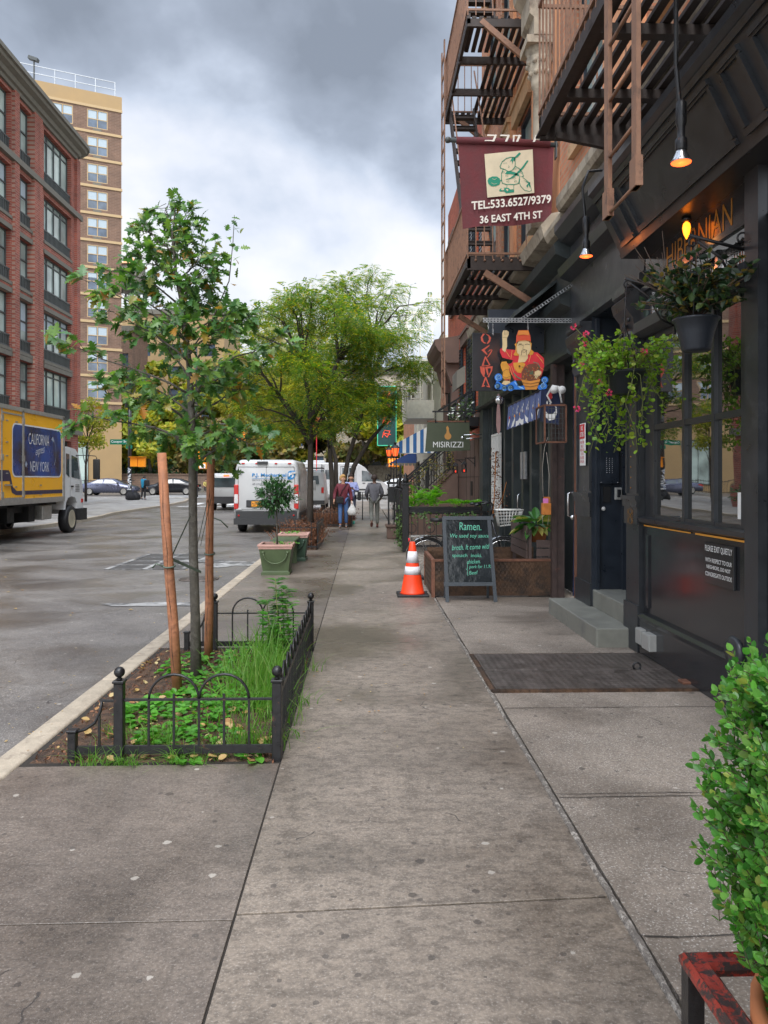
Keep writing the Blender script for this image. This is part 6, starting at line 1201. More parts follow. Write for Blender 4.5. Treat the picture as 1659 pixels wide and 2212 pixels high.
# ================================================================ TREES
def tube_path(mb,pts,r0,r1,n=7):
    m=len(pts); mb.tube(pts,[r0+(r1-r0)*i/(m-1) for i in range(m)],n)
OAK=[(0,0),(.10,.05),(.22,.26),(.30,.10),(.42,.42),(.52,.15),(.66,.34),(.72,.12),(.84,.16),(1,0),(.84,-.16),(.72,-.12),(.66,-.34),(.52,-.15),(.42,-.42),(.30,-.10),(.22,-.26),(.10,-.05)]
def leaf2(mb,p,d,nrm,s,outl,fold=.12,droop=.2):
    """lobed leaf as a fan of quads along the midrib so concave outlines stay clean"""
    d=d.normalized(); nrm=(nrm-d*nrm.dot(d)); nrm=nrm.normalized() if nrm.length>1e-4 else d.orthogonal().normalized(); b=nrm.cross(d); h=len(outl)//2; up=outl[:h+1]; P=[];F=[]
    for a,c in up:
        m=p+d*(a*s)-nrm*(droop*a*a*s); P+= [m, m+b*(c*s)+nrm*(c*fold*s), m-b*(c*s)+nrm*(c*fold*s)]
    for i in range(h): o=3*i; F+=[(o,o+3,o+4,o+1),(o,o+2,o+5,o+3)]
    mb.add(P,F)
ok=thing('young_oak','young oak street tree with lobed green leaves tied between two stakes','tree',(-1.278,5.9,0)); r5=random.Random(5)
tp=[V(-1.278,5.9,-.02),V(-1.285,5.9,.5),V(-1.30,5.9,1.0),V(-1.305,5.9,1.5),V(-1.31,5.9,1.95),V(-1.33,5.9,2.4),V(-1.37,5.9,2.8),V(-1.43,5.9,3.1),V(-1.46,5.9,3.4),V(-1.43,5.88,3.62)]
tr_=[.045,.036,.034,.031,.027,.022,.017,.012,.008,.004]
q=MB(); q.tube(tp,tr_,12); br=MB(); lv=MB()
def tpt(z):
    for a,b in zip(tp,tp[1:]):
        if a.z<=z<=b.z: return a.lerp(b,(z-a.z)/(b.z-a.z))
    return tp[-1]
def hw(z): # crown half-width by height
    return [(1.6,.50),(1.9,.68),(2.2,.84),(2.5,.86),(2.8,.74),(3.05,.56),(3.3,.38),(3.6,.22),(3.9,.12)]
def interp(t,x):
    for (a,b),(c,d) in zip(t,t[1:]):
        if a<=x<=c: return b+(d-b)*(x-a)/(c-a)
    return t[-1][1] if x>t[-1][0] else t[0][1]
def oakleaf(p,d,s): leaf2(lv,p,d,V(r5.gauss(0,.6),r5.gauss(-.4,.6),1),s,OAK,.15,.25)
nbk=36
for k in range(nbk):
    z=1.62+1.75*(k/(nbk-1))**1.05; a=k*2.4+r5.uniform(-.4,.4); p0=tpt(z); w_=interp(hw(0),min(z+.3,3.9)); w_*=(1.0 if math.cos(a)<0 else .76)*r5.uniform(.6,1.1)
    rise=r5.uniform(.18,.5) if z<2.6 else r5.uniform(.12,.34); pts=[p0]
    for j in range(1,7):
        f=j/6; pts.append(p0+V(math.cos(a)*w_*f,math.sin(a)*w_*f,rise*(f**.8)+(-.22 if z<1.95 else 0)*f*f)+rv(r5)*.03*f)
    tube_path(br,pts,.011*(1.2-z/5)+.002,.002,6)
    for j in range(2,7):
        for s_ in range(3):
            c_=pts[j]+rv(r5)*.02; d=(V(math.cos(a),math.sin(a),.2)+rv(r5)*1.1).normalized(); tl=r5.uniform(.06,.17); e=c_+d*tl; br.tube([c_,e],[.0028,.0012],4)
            for m in range(r5.randint(4,7)): oakleaf(c_.lerp(e,r5.uniform(.35,1.0)),(d+rv(r5,-.15)*1.1),r5.uniform(.06,.115)*(1 if z<3 else .8))
for p,d in ((tp[-1],V(.1,0,1)),(tp[-2],V(-.2,0,1)),(tp[-1],V(.4,0,.4))):
    for m in range(10): oakleaf(p+rv(r5)*.05,(d+rv(r5)*.8),r5.uniform(.06,.10))
# long right-hand shoot
pts=[tpt(2.5),V(-1.15,5.85,2.75),V(-1.02,5.85,3.05),V(-.99,5.85,3.35),V(-.98,5.85,3.55)]; tube_path(br,pts,.007,.002,5)
for k in range(34): p=pts[2].lerp(pts[4],r5.uniform(0,1.0)) if k%2 else pts[1].lerp(pts[2],r5.random()); oakleaf(p+rv(r5)*.07,rv(r5),r5.uniform(.05,.09))
q.build('trunk','bark_oak',ok); br.build('branches','bark_oak',ok); lv.build('crown','leaf_oak',ok)
def frond(mb,p,d,L_,rr,npair=5,lw=.42):
    """compound leaf: pairs of narrow leaflets along a drooping rachis"""
    d=d.normalized(); s_=d.cross(V(0,0,1)); s_=s_.normalized() if s_.length>.05 else V(1,0,0); up=s_.cross(d)
    for i in range(npair):
        f=(i+.5)/npair; c_=p+d*(L_*f)+V(0,0,-.35*L_*f*f); w_=L_*lw*(1-.35*abs(f-.45)*2); t_=L_/npair*.36
        for sg in (-1,1):
            e=c_+s_*(sg*w_)+d*(w_*.45)-V(0,0,w_*.35); m=c_.lerp(e,.5); mb.add([c_,m+d*t_,e,m-d*t_],[(0,1,2,3)])
def bigtree(name,label,base,forks,clumps,trunk_r,lm,bm,leafn,seed,fl=(.16,.26),clr=.55,group=None,npair=5,lowfork=None,bushy=1.0,lwid=.42):
    r_=random.Random(seed); t=thing(name,label,'tree',base,group); base=V(*base); q=MB(); br=MB(); lv=MB(); ends=[]
    for f in forks:
        pts=[V(*x) for x in f]; q.tube(pts,[trunk_r*(1-.5*i/(len(pts)-1)) for i in range(len(pts))],10); ends+=pts[len(pts)//2:]
    for c_ in clumps:
        c=V(*c_[:3]); rad=c_[3] if len(c_)>3 else clr; e=min(ends,key=lambda p:(p-c).length+ (0 if p.z<c.z else 2.0)); mid=e.lerp(c,.5)+V(0,0,.12*(c-e).length)+rv(r_)*.1*(c-e).length
        br.tube([e,e.lerp(mid,.5)+rv(r_)*.03,mid,mid.lerp(c,.6),c],[trunk_r*.35,trunk_r*.28,trunk_r*.2,trunk_r*.12,trunk_r*.05],6)
        for k in range(5): dd=rv(r_); br.tube([mid.lerp(c,r_.random()),c+V(dd.x*rad*.8,dd.y*rad*.8,dd.z*rad*.5)],[trunk_r*.09,trunk_r*.03],4)
        m=int(leafn*(rad/clr)**2)
        for k in range(m):
            dd=rv(r_)*(r_.random()**.45)*rad; p=c+V(dd.x,dd.y,dd.z*.62); out=V(dd.x,dd.y,0)+rv(r_)*.5*rad; out.z-=.15*rad
            if npair: frond(lv,p,out,r_.uniform(*fl),r_,npair,lwid)
            else:
                s_=r_.uniform(*fl); a=rv(r_); b=a.orthogonal().normalized(); lv.quad(p-a*s_,p-b*s_*.7,p+a*s_,p+b*s_*.7)
    q.build('trunk',bm,t); br.build('branches',bm,t); lv.build('crown',lm,t); return t
def ell(cx_,cy_,cz_,rx,ry,rz_,n,seed,minr=.35,cl=(.4,.6),flat=None):
    r_=random.Random(seed); o=[]
    while len(o)<n:
        a=V(r_.uniform(-1,1),r_.uniform(-1,1),r_.uniform(-1,1)); L_=a.length
        if L_>1 or L_<minr: continue
        o.append((cx_+a.x*rx,cy_+a.y*ry,cz_+a.z*rz_,r_.uniform(*cl)))
    return o
cA=ell(-1.25,18.4,4.6,1.75,1.6,1.55,34,21,.3,(.34,.55))+[(-1.3,18.3,6.0,.5),(-.7,18.2,5.7,.5),(-2.0,18.4,5.6,.45),(-1.2,18.2,2.9,.35),(-.2,18.2,4.6,.4),(-2.6,18,4.4,.4),(-2.2,17.8,3.5,.4),(-.5,17.9,3.3,.4),(-2.7,18.0,5.0,.45),(-2.9,18.2,4.2,.4),(-2.5,18.2,5.6,.4),(-2.3,18.3,2.9,.35),(-.2,18.2,3.6,.35),(-1.8,18.0,2.7,.4),(-.7,18.1,2.8,.4),(-1.3,17.6,3.4,.4),(-2.7,17.9,3.3,.35)]
bigtree('locust_tree','honey locust with single slim trunk beside the nearer dry shrub bed',(-1.28,18.45,0),[[(-1.28,18.45,0),(-1.28,18.4,1.2),(-1.27,18.4,2.5),(-1.30,18.4,3.4),(-1.45,18.4,4.3)],[(-1.27,18.4,2.4),(-1.55,18.4,2.9),(-2.0,18.3,3.5)],[(-1.29,18.4,2.9),(-.95,18.4,3.6),(-.6,18.3,4.4)]],cA,.085,'leaf_locust','bark_dark',120,22,group='street trees along the kerb')
cB=ell(-.35,27.2,6.2,2.7,2.6,2.6,44,23,.3,(.5,.85))+[(.2,27,8.7,.7),(-.8,27,8.5,.6),(1.0,27,8.2,.6),(1.8,26.8,7.3,.6),(2.35,26.6,7.7,.35),(1.3,26,4.7,.45),(-2.6,27,6.2,.6),(-2.8,26.8,7.1,.6),(-1.6,27,7.6,.6),(1.0,26.5,3.9,.4),(-.9,26.6,3.6,.5),(-.1,26.3,3.5,.45),(-2.0,26.7,3.9,.5),(.5,26.2,4.2,.5),(-1.5,26.2,3.2,.4)]
bigtree('locust_tree','taller honey locust with forked trunks beyond the walking women',(-1.1,27.1,0),[[(-1.1,27.1,0),(-1.12,27.1,1.5),(-1.2,27.1,2.6),(-1.25,27,3.8),(-1.3,27,5.2)],[(-.85,27.1,0),(-.75,27.1,1.2),(-.55,27.1,2.3),(-.2,27,3.4),(.2,27,5.0),(.3,27,6.6)],[(-.55,27.1,1.2),(-.35,27.1,2.0),(.2,27,2.9),(.9,26.9,3.7)]],cB,.10,'leaf_locust','bark_dark',125,24,fl=(.2,.32),clr=.7,group='street trees along the kerb')
cC=ell(-3.4,37,6.2,3.3,2.2,3.0,34,25,.3,(.7,1.0)); bigtree('locust_tree','yellowing locust farther down the kerb behind the two nearer locusts',(-1.3,37,0),[[(-1.3,37,0),(-1.35,37,2.5),(-1.8,37,4),(-2.4,37,5.5)]],cC,.12,'leaf_yellow','bark_dark',120,26,fl=(.25,.4),clr=.8,group='street trees along the kerb',npair=4)
BG=[(-23,83,8,3.6,'leaf_yellow'),(-29.5,95,14,5,'leaf_yellow'),(-26,86,13,5.5,'leaf_yellow'),(-20.5,88,15.5,6.5,'leaf_yellow'),(-13.5,90,17,7,'leaf_olive'),(-9,86,13,5.5,'leaf_yellow'),(-4.5,92,16,6,'leaf_olive'),(4.5,70,9.5,3.6,'leaf_yellow'),(-17,85,9,4,'leaf_olive'),(-11,84.5,8,4,'leaf_olive'),(8.5,72,12,4,'leaf_yellow'),(0,78,11,4,'leaf_olive')]
BL=['low yellow tree behind the stickered pole','yellow-green tree close behind the tower edge','yellow-green park tree just right of the tower','large yellow autumn tree behind the oak trunk beyond the crossing','tall olive tree behind the traffic signal','golden park tree behind the white repair van','olive tree far behind the locust crowns','yellow tree seen through the cream fire escape','dark brownish tree low behind the brown wall','dim low tree behind the hanging signal','yellow tree right of the cream fire escape cage','dull green tree behind the white minibus']
for i,(x,y,h,r_,m) in enumerate(BG):
    cl=ell(x,y,h*.62,r_,r_*.8,h*.36,22,40+i,.3,(1.2,2.0)); bigtree('park_tree',BL[i],(x,y,0),[[(x,y,0),(x+.2,y,h*.25),(x-.1,y,h*.5)]],cl,.28,m,'bark_dark',420,60+i,fl=(.22,.42),clr=1.6,group='park trees beyond the crossing',npair=0)
bigtree('street_tree','small pale leaved tree between the brick block and the tower',(-17.9,50,.1),[[(-17.9,50,.1),(-17.9,50,2.4),(-17.8,50,4)]],ell(-17.6,50,4.6,1.4,1.2,1.9,16,90,.2,(.5,.8)),.09,'leaf_yellow','bark_dark',120,91,fl=(.06,.12),clr=.65,npair=0)
g=MB(); r_=random.Random(8)
for k in range(5200):
    x=r_.uniform(-30,-6); y=r_.uniform(82.6,84.5); z=r_.uniform(.2,3.6+1.0*noise.noise(V(x*.3,0,0))); s_=r_.uniform(.12,.25); a=rv(r_); b=a.orthogonal().normalized(); g.quad(V(x,y,z)-a*s_,V(x,y,z)-b*s_*.7,V(x,y,z)+a*s_,V(x,y,z)+b*s_*.7)
tag(g.build('hedge','leaf_evergreen',org=(-18,83,0)),'dark evergreen hedge rising behind the brown wall beyond the crossing','hedge')
# ---------------------------------------------------------------- plants in the pit
g=MB(); r_=random.Random(30)
for k in range(2600):
    x=r_.uniform(-1.84,-.48);y=r_.uniform(4.22,7.05); s_=r_.uniform(.005,.018); a=rv(r_)*s_; b=rv(r_)*s_*.5; p=V(x,y,max(0,soilz(x,y))+.004); g.add([p-a,p-b,p+a,p+b],[(0,1,2,3)])
tag(g.build('mulch','dry_twig'),'brown bark mulch and twigs covering the tree pit soil','mulch',kind='stuff')
def ground(x,y): return max(0,soilz(x,y))
g=MB(); r_=random.Random(31)
def blade(mb,x,y,h,w_,lx,ly,seg=4,m=None):
    z=ground(x,y)-.01; a=r_.uniform(0,PI); cx_,cy_=math.cos(a)*w_/2,math.sin(a)*w_/2; P=[]
    for i in range(seg+1):
        f=i/seg; k=1-f*.92; px_,py_,pz_=x+lx*f*f,y+ly*f*f,z+h*(f-.25*f*f*(abs(lx)+abs(ly))/max(h,.05)*1.2); P+=[(px_-cx_*k,py_-cy_*k,pz_),(px_+cx_*k,py_+cy_*k,pz_)]
    mb.add(P,[(2*i,2*i+1,2*i+3,2*i+2) for i in range(seg)])
for k in range(780): # tall grass towards the middle and far right of the pit
    x=r_.gauss(-.75,.15); y=r_.gauss(5.7,.5)
    if not(-1.2<x<-.50 and 4.6<y<6.9): continue
    h=r_.uniform(.12,.42)*(1.15 if y>5.3 else .7); blade(g,x,y,h,r_.uniform(.006,.018),r_.gauss(0,.10),r_.gauss(0,.10))
for cx_,cy_,n_,h in ((-1.47,4.22,70,.12),(-1.3,4.20,60,.10),(-1.0,4.22,60,.12),(-.8,4.35,80,.14),(-.65,4.45,120,.20),(-1.2,4.5,90,.16),(-.55,4.9,80,.22),(-1.45,4.7,60,.12),(-.62,5.2,120,.3),(-1.05,4.3,60,.1),(-.44,5.3,30,.14),(-.43,6.2,30,.16),(-.45,4.6,24,.12)):
    for k in range(n_): x=r_.gauss(cx_,.07);y=max(4.20,r_.gauss(cy_,.05)); blade(g,x,y,h*r_.uniform(.5,1.3),.007,r_.gauss(0,.09),r_.gauss(-.02,.07))
tag(g.build('grass','grass_blade'),'long green grass growing in the tree pit inside the black guard','grass',kind='stuff')
g=MB()
def weed(cx_,cy_,n_,rad,h,s0,s1,outl=BIGOVAL):
    for k in range(n_):
        a=r_.uniform(0,2*PI); rr=rad*math.sqrt(r_.random()); x=cx_+rr*math.cos(a);y=max(4.22,cy_+rr*math.sin(a)); z=ground(x,y)+h*r_.random()*(1-.6*rr/rad); leaf(g,V(x,y,z),V(math.cos(a)+r_.gauss(0,.5),math.sin(a)+r_.gauss(0,.5),r_.uniform(0,.5)),V(0,0,1)+rv(r_)*.4,r_.uniform(s0,s1),outl,.1,.2)
for c in ((-1.18,4.62,150,.16,.08,.03,.055),(-1.42,5.0,120,.16,.07,.04,.07),(-1.3,5.35,120,.2,.09,.04,.07),(-1.05,5.0,130,.2,.09,.03,.06),(-.9,4.6,90,.16,.07,.03,.05),(-1.35,6.2,130,.28,.14,.04,.07),(-.95,6.5,150,.25,.16,.03,.06),(-.85,5.2,120,.2,.14,.03,.05),(-1.1,5.7,140,.25,.14,.035,.06),(-.98,4.25,10,.05,.04,.05,.08),(-.62,4.27,14,.06,.04,.04,.07),(-1.02,4.33,20,.05,.13,.03,.05)): weed(*c)
tag(g.build('ground_weeds','weed_leaf'),'low broad weeds covering the soil of the tree pit','ground cover',kind='stuff')
wd=thing('tall_weed','tall bright lobed weed at the far right of the tree pit','plant',(-.72,6.6,0)); g=MB(); s_=MB()
for bx_,by_,hh in ((-.74,6.55,.70),(-.70,6.65,.60),(-.82,6.6,.52),(-.64,6.5,.50),(-.78,6.4,.42),(-.68,6.35,.36)):
    s_.tube([(bx_,by_,0),(bx_+.01,by_,hh*.5),(bx_-.01,by_,hh)],.004,5)
    for k in range(60): z=hh*r_.uniform(.2,1.02); a=r_.uniform(0,2*PI); d=V(math.cos(a),math.sin(a),.3); leaf2(g,V(bx_,by_,z)+d*.015,d,V(0,0,1),r_.uniform(.06,.12),OAK,.1,.2)
g.build('leaves','weed_leaf',wd); s_.build('stem','twig_green',wd)
g=MB()
for k in range(300): x=r_.uniform(-1.80,-.49);y=r_.uniform(4.22,6.9); a=r_.uniform(0,2*PI); leaf(g,V(x,y,ground(x,y)+.012),V(math.cos(a),math.sin(a),r_.uniform(-.1,.25)),V(0,0,1)+rv(r_)*.5,r_.uniform(.018,.065),BIGOVAL,.2,-.2)
for k in range(650):
    y=4.4+r_.random()**1.3*26; x=r_.gauss(-.1,.75) if r_.random()<.5 else r_.gauss(-2.25,.35)
    if x<-2.04: z=rz(y)+.006
    elif -.5>x>-1.9 and 4.2<y<7.1: continue
    else: z=.006
    if x>2.1: continue
    a=r_.uniform(0,2*PI); leaf(g,V(x,y,z),V(math.cos(a),math.sin(a),r_.uniform(0,.1)),V(0,0,1)+rv(r_)*.2,r_.uniform(.012,.028),OVAL,.15)
for k in range(90):
    x=r_.uniform(-9,-2.3);y=r_.uniform(5,22); a=r_.uniform(0,2*PI); leaf(g,V(x,y,-.112),V(math.cos(a),math.sin(a),.05),V(0,0,1),r_.uniform(.03,.06),BIGOVAL,.15)
tag(g.build('fallen_leaves','dead_leaf'),'small yellow fallen leaves scattered over pavement, soil and gutter','fallen leaves',kind='stuff')
# ---------------------------------------------------------------- planters by the kerb
mat('planter_green',(.065,.095,.04),.5,var=.15,scale=5,bmp=.15); mat('planter_dark_green',(.035,.07,.045),.5,var=.15,bmp=.1); mat('planter_rim',(.50,.30,.25),.7,var=.12,bmp=.15)
def planter(lab,x0,x1,y0,y1,m,h=.50):
    t=thing('planter',lab,'planter',((x0+x1)/2,(y0+y1)/2,0),'square tapered planters by the kerb'); q=MB(); xc,yc=(x0+x1)/2,(y0+y1)/2; hx,hy=(x1-x0)/2,(y1-y0)/2
    def ring(s_,z): return [(xc-hx*s_,yc-hy*s_,z),(xc+hx*s_,yc-hy*s_,z),(xc+hx*s_,yc+hy*s_,z),(xc-hx*s_,yc+hy*s_,z)]
    q.loft([ring(.86,0),ring(.86,.045),ring(.80,.05),ring(.78,.07),ring(.98,h-.07)],smooth=False); q.build('body',m,t)
    q=MB(); q.loft([ring(1.0,h-.075),ring(1.02,h-.05),ring(1.0,h-.045),ring(1.06,h-.03),ring(1.06,h),ring(.9,h),ring(.9,h-.05)],smooth=False); q.build('rim','planter_rim',t)
    q=MB(); q.add([p for p in ring(.905,h-.04)],[(0,1,2,3)]); q.build('earth','soil',t)
    q=MB(); f=.90; yy=yc-hy*.93
    q.tube([(xc+hx*.72*math.cos(a),yy-.012-.02*0,h-.14+.17*math.sin(a)) for a in [PI+i*PI/10 for i in range(11)]],.012,7)
    for s_ in (-1,1): q.lathe([(.028,0),(.022,-.02),(0,-.025)],(xc+s_*hx*.74,yy,h-.13),10,axis='Y')
    for a in [PI+i*PI/14 for i in range(15)]: q.lathe([(.0,-.012),(.016,0),(.0,.012)],(xc+hx*.72*math.cos(a),yy-.014,h-.14+.17*math.sin(a)),6)
    q.build('swag',m,t); return t
planter('green planter with pink rim and rope swag, the nearer one holding the little tree',-1.69,-1.16,12.38,12.95,'planter_green'); planter('darker green planter with pink rim, behind the little tree',-1.60,-1.06,14.5,15.05,'planter_dark_green',.52)
q=MB(); q.rbox(-1.64,-1.20,12.98,14.46,.44,.48,.01,1); q.box(-1.6,-1.24,13.1,13.2,0,.44); q.box(-1.6,-1.24,14.2,14.3,0,.44); tag(q.build('bench_board','planter_green',org=(-1.4,13.7,0)),'low green board bridging the two tapered planters','bench')
tt=thing('standard_bay_tree','little lollipop tree with glossy leaves growing in the nearer green planter','tree',(-1.42,12.65,.46)); q=MB(); q.tube([(-1.42,12.65,.44),(-1.425,12.65,.7),(-1.43,12.65,1.0),(-1.44,12.65,1.25)],[.014,.012,.011,.009],8); q.build('trunk','bark_oak',tt); q=MB(); s_=MB(); r_=random.Random(77)
for k in range(150):
    d=rv(r_); c_=V(-1.46,12.65,1.27); e=c_+V(d.x*.36,d.y*.34,d.z*.28)*r_.uniform(.6,1.08); s_.tube([V(-1.44,12.65,1.15),c_.lerp(e,.6),e],[.005,.003,.0015],4)
    for j in range(9): leaf(q,c_.lerp(e,r_.uniform(.6,1.08))+rv(r_)*.03,d+rv(r_)*.9,V(0,0,1)+rv(r_)*.4,r_.uniform(.05,.085),OVAL,.15,.1)
q.build('crown','leaf_broad_dark' if 'leaf_broad_dark' in M else 'leaf_oak',tt); s_.build('branches','bark_oak',tt)
q=MB(); 
for cx_,cy_,z in ((-1.30,12.6,.47),(-1.35,14.7,.50)):
    for k in range(60): a=r_.uniform(0,2*PI); leaf(q,V(cx_+r_.gauss(0,.09),cy_+r_.gauss(0,.07),z+r_.uniform(-.02,.05)),V(math.cos(a),math.sin(a),.5),V(0,0,1)+rv(r_)*.4,r_.uniform(.02,.05),BIGOVAL,.1)
tag(q.build('planter_weeds','weed_leaf',org=(-1.3,12.6,.45)),'tufts of small green weeds in the two kerbside planters','ground cover',kind='stuff')
# ---------------------------------------------------------------- farther fenced beds with dry shrubs
def bed(lab,lab2,x0,x1,y0,y1,n_):
    t=thing('bed_fence',lab,'fence',((x0+x1)/2,(y0+y1)/2,0),'low iron fences round the farther tree beds'); q=MB()
    for (a,b),(c,d) in (((x0,y0),(x1,y0)),((x1,y0),(x1,y1)),((x0,y1),(x1,y1))):
        q.bar((a,b,.48),(c,d,.48),.02); q.bar((a,b,.06),(c,d,.06),.02,.04); L_=math.hypot(c-a,d-b); m=int(L_/.11)
        for k in range(m+1): f=k/m; x=a+(c-a)*f;y=b+(d-b)*f; q.bar((x,y,0),(x,y,.52 if k%3 else .6),.014)
        dx,dy=(c-a)/L_,(d-b)/L_
        for k in range(int(L_/.22)): a0=k*.22; q.tube([(a+dx*(a0+.11-.1*math.cos(u)),b+dy*(a0+.11-.1*math.cos(u)),.48+.09*math.sin(u)) for u in [i*PI/6 for i in range(7)]],.007,4)
    q.build('rails','black_iron',t); q=MB(); q.box(x1+.012,x1+.03,y0,y1,0,.55); q.build('side_board','black_iron',t)
    g=MB(); g.box(x0,x1,y0,y1,-.02,.012); struct('soil',g,'soil')
    g=MB(); r_=random.Random(int(y0*10))
    for k in range(n_):
        x=r_.uniform(x0+.05,x1-.05);y=r_.uniform(y0+.05,y1-.05); d=V(r_.gauss(0,.5),r_.gauss(0,.5),1).normalized(); L_=r_.uniform(.3,.75); w_=.006; p=V(x,y,0); e=p+d*L_+V(0,0,-.1*L_); s_=V(r_.uniform(-1,1),r_.uniform(-1,1),0).normalized()*w_; m=p.lerp(e,.6)+rv(r_)*.05; g.add([p-s_,p+s_,m+s_,m-s_,e],[(0,1,2,3),(3,2,4)])
        for j in range(3): leaf(g,m.lerp(e,r_.random()),rv(r_),rv(r_),.05,OVAL,.2)
    tag(g.build('dry_shrubs','dry_twig',org=((x0+x1)/2,(y0+y1)/2,0)),lab2,'shrub')
bed('low black iron fence round the bed of the slim locust','reddish brown dry shrubs filling the bed of the slim locust',-1.86,-1.04,17.0,19.4,1100); bed('wider low iron fence round the forked locust bed','brown dry shrubs in the wider bed of the forked locust',-1.86,-.42,25.0,27.6,1100)
# fern box on the area railing
fb=thing('fern_box','bright green ferns spilling from a black box on the area railing','plant box',(1.7,16.7,.8)); q=MB(); q.box(.98,2.5,16.5,16.8,.80,.95); q.build('box','black_iron',fb); q=MB(); r_=random.Random(12)
for k in range(150):
    x=1.0+1.5*r_.random(); a=r_.uniform(0,2*PI); L_=r_.uniform(.2,.42); d=V(math.cos(a),math.sin(a)-.2,r_.uniform(.4,1.5) if x<1.7 else r_.uniform(.2,.9)).normalized(); p=V(x,16.65+r_.uniform(-.1,.1),.95+(r_.random()*.35 if x<1.7 else .08)); pr_=p; s_=d.cross(V(0,0,1)).normalized()
    for i in range(9):
        f=(i+.5)/9; c_=p+d*(L_*f)+V(0,0,-.45*L_*f*f); w_=L_*.27*(1-.75*f); t_=L_*.045
        for sg in (-1,1): e=c_+s_*(sg*w_)+d*(w_*.35)-V(0,0,w_*.2); m=c_.lerp(e,.5); q.add([c_,m+d*t_,e,m-d*t_],[(0,1,2,3)])
q.build('fronds','leaf_fern',fb)
iv=thing('ivy','pale green ivy trailing down the area railing behind the cone','plant',(.9,17.5,0)); q=MB()
for k in range(420): x=.86+r_.gauss(0,.05); y=16.5+r_.random()*3.0; z=abs(r_.gauss(.35,.3)); leaf(q,V(x,y,z),rv(r_,-.3),V(-1,-.3,.4)+rv(r_)*.4,r_.uniform(.03,.06),DISC,.1)
for k in range(120): x=1.0+1.4*r_.random(); z=.85-abs(r_.gauss(0,.15)); leaf(q,V(x,16.36,z),rv(r_,-.4),V(0,-1,.4)+rv(r_)*.4,r_.uniform(.03,.06),DISC,.1)
q.build('leaves','leaf_box',iv)
q=MB(); 
for k in range(900): 
    f=r_.random(); x=1.0+1.5*f; z=.35+f*1.4+r_.random()*1.0; 
    if noise.noise(V(x*3,z*3,1))<-.08: continue
    leaf(q,V(x,21.3+r_.uniform(-.05,.1),z),rv(r_,-.3),V(0,-1,.4)+rv(r_)*.4,r_.uniform(.03,.06),BIGOVAL,.1)
tag(q.build('railing_vine','leaf_olive',org=(1.7,21.3,0)),'dark vine grown through the wrought stoop railing','vine')
# orange dried climber at the restaurant window
dc=thing('dried_climber','dried orange brown climber on the restaurant wall behind the bicycle basket','plant',(2.5,14.3,.9)); q=MB(); s_=MB(); s_.tube([(2.35,14.0,.8),(2.4,14.1,1.2),(2.42,14.1,1.7),(2.43,14.1,2.05)],.01,5); s_.tube([(2.35,14.0,.8),(2.5,13.8,1.2),(2.55,13.7,1.5)],.006,5)
for k in range(230): z=r_.uniform(.9,2.1); leaf(q,V(2.43+r_.gauss(0,.05),14.05+r_.gauss(0,.08),z),rv(r_),rv(r_),r_.uniform(.03,.06),OVAL,.2)
for k in range(70): leaf(q,V(2.48+r_.gauss(0,.09),13.9+r_.gauss(0,.1),r_.uniform(.8,1.4)),rv(r_),rv(r_),r_.uniform(.03,.05),OVAL,.2)
q.build('leaves','dry_twig',dc); s_.build('stem','orange_wood',dc)
# ================================================================ VEHICLES
mat('truck_yellow',(.95,.46,.006),.35,var=.07,scale=1.5,bmp=.03,col2=(.62,.28,.02),th=(.62,.8)); mat('truck_white',(.68,.69,.68),.4,var=.05,bmp=.02,col2=(.45,.44,.41),th=(.62,.8)); mat('panel_navy',(.012,.016,.035),.3,var=.2,scale=.8,bmp=0,col2=(.01,.07,.30),th=(.42,.6),s2=.7); mat('stripe_navy',(.025,.02,.06),.4,bmp=0); mat('under_black',(.012,.012,.012),.7,var=.2,bmp=.2); mat('alu',(.38,.37,.34),.45,.6,var=.2,bmp=.1); mat('wheel_cream',(.42,.38,.28),.55,.2,var=.2,bmp=.1); mat('tail_red',(.5,.015,.01),.2,bmp=0); mat('plate_orange',(.75,.30,.02),.5,bmp=0); mat('van_white',(.52,.53,.53),.32,var=.05,scale=2,bmp=.02,col2=(.50,.49,.46),th=(.6,.8)); mat('bumper_grey',(.035,.036,.038),.6,bmp=.1); mat('text_blue',(.02,.22,.52),.5,bmp=0); mat('text_dark',(.06,.07,.09),.5,bmp=0); mat('car_grey',(.13,.14,.20),.22,.6,var=.06,bmp=0); mat('car_black',(.02,.022,.025),.2,.3,var=.06,bmp=0); glassmat('car_glass',(.05,.07,.075),1.9,.04,.4); mat('turn_orange',(.8,.25,.02),.3,bmp=0); mat('text_grey',(.35,.4,.5),.5,bmp=0); mat('red_text',(.5,.05,.02),.5,bmp=0)
def wheel_part(t,x,y,z,r,w_,side=1,hub='wheel_cream',name='wheel',axis='X'):
    def pt(rr,h): return (rr,h)
    c=(x,y,z); q=MB(); q.lathe([(r*.6,-w_/2),(r*.93,-w_/2),(r,-w_*.36),(r,w_*.36),(r*.93,w_/2),(r*.6,w_/2)],c,28,axis,caps=False); o=q.build(name,'rubber',t)
    s=side; q=MB(); P=[(r*.62,s*w_*.50),(r*.66,s*w_*.515),(r*.60,s*w_*.53),(r*.56,s*w_*.42),(r*.52,s*w_*.36),(r*.22,s*w_*.40),(r*.20,s*w_*.48),(r*.05,s*w_*.50)]
    q.lathe(P,c,24,axis); q.build('rim',hub,o)
    q=MB()
    for k in range(6): 
        a=k*PI/3; dy,dz=r*.38*math.cos(a),r*.38*math.sin(a); h=s*w_*.385
        if axis=='X': q.lathe([(r*.075,0),(r*.07,s*.012)],(x+h,y+dy,z+dz),8,axis)
        else: q.lathe([(r*.075,0),(r*.07,s*.012)],(x+dy,y+h,z+dz),8,axis)
    q.build('hub_holes','under_black',o); return o
XTk=-9.1; G0=-.12
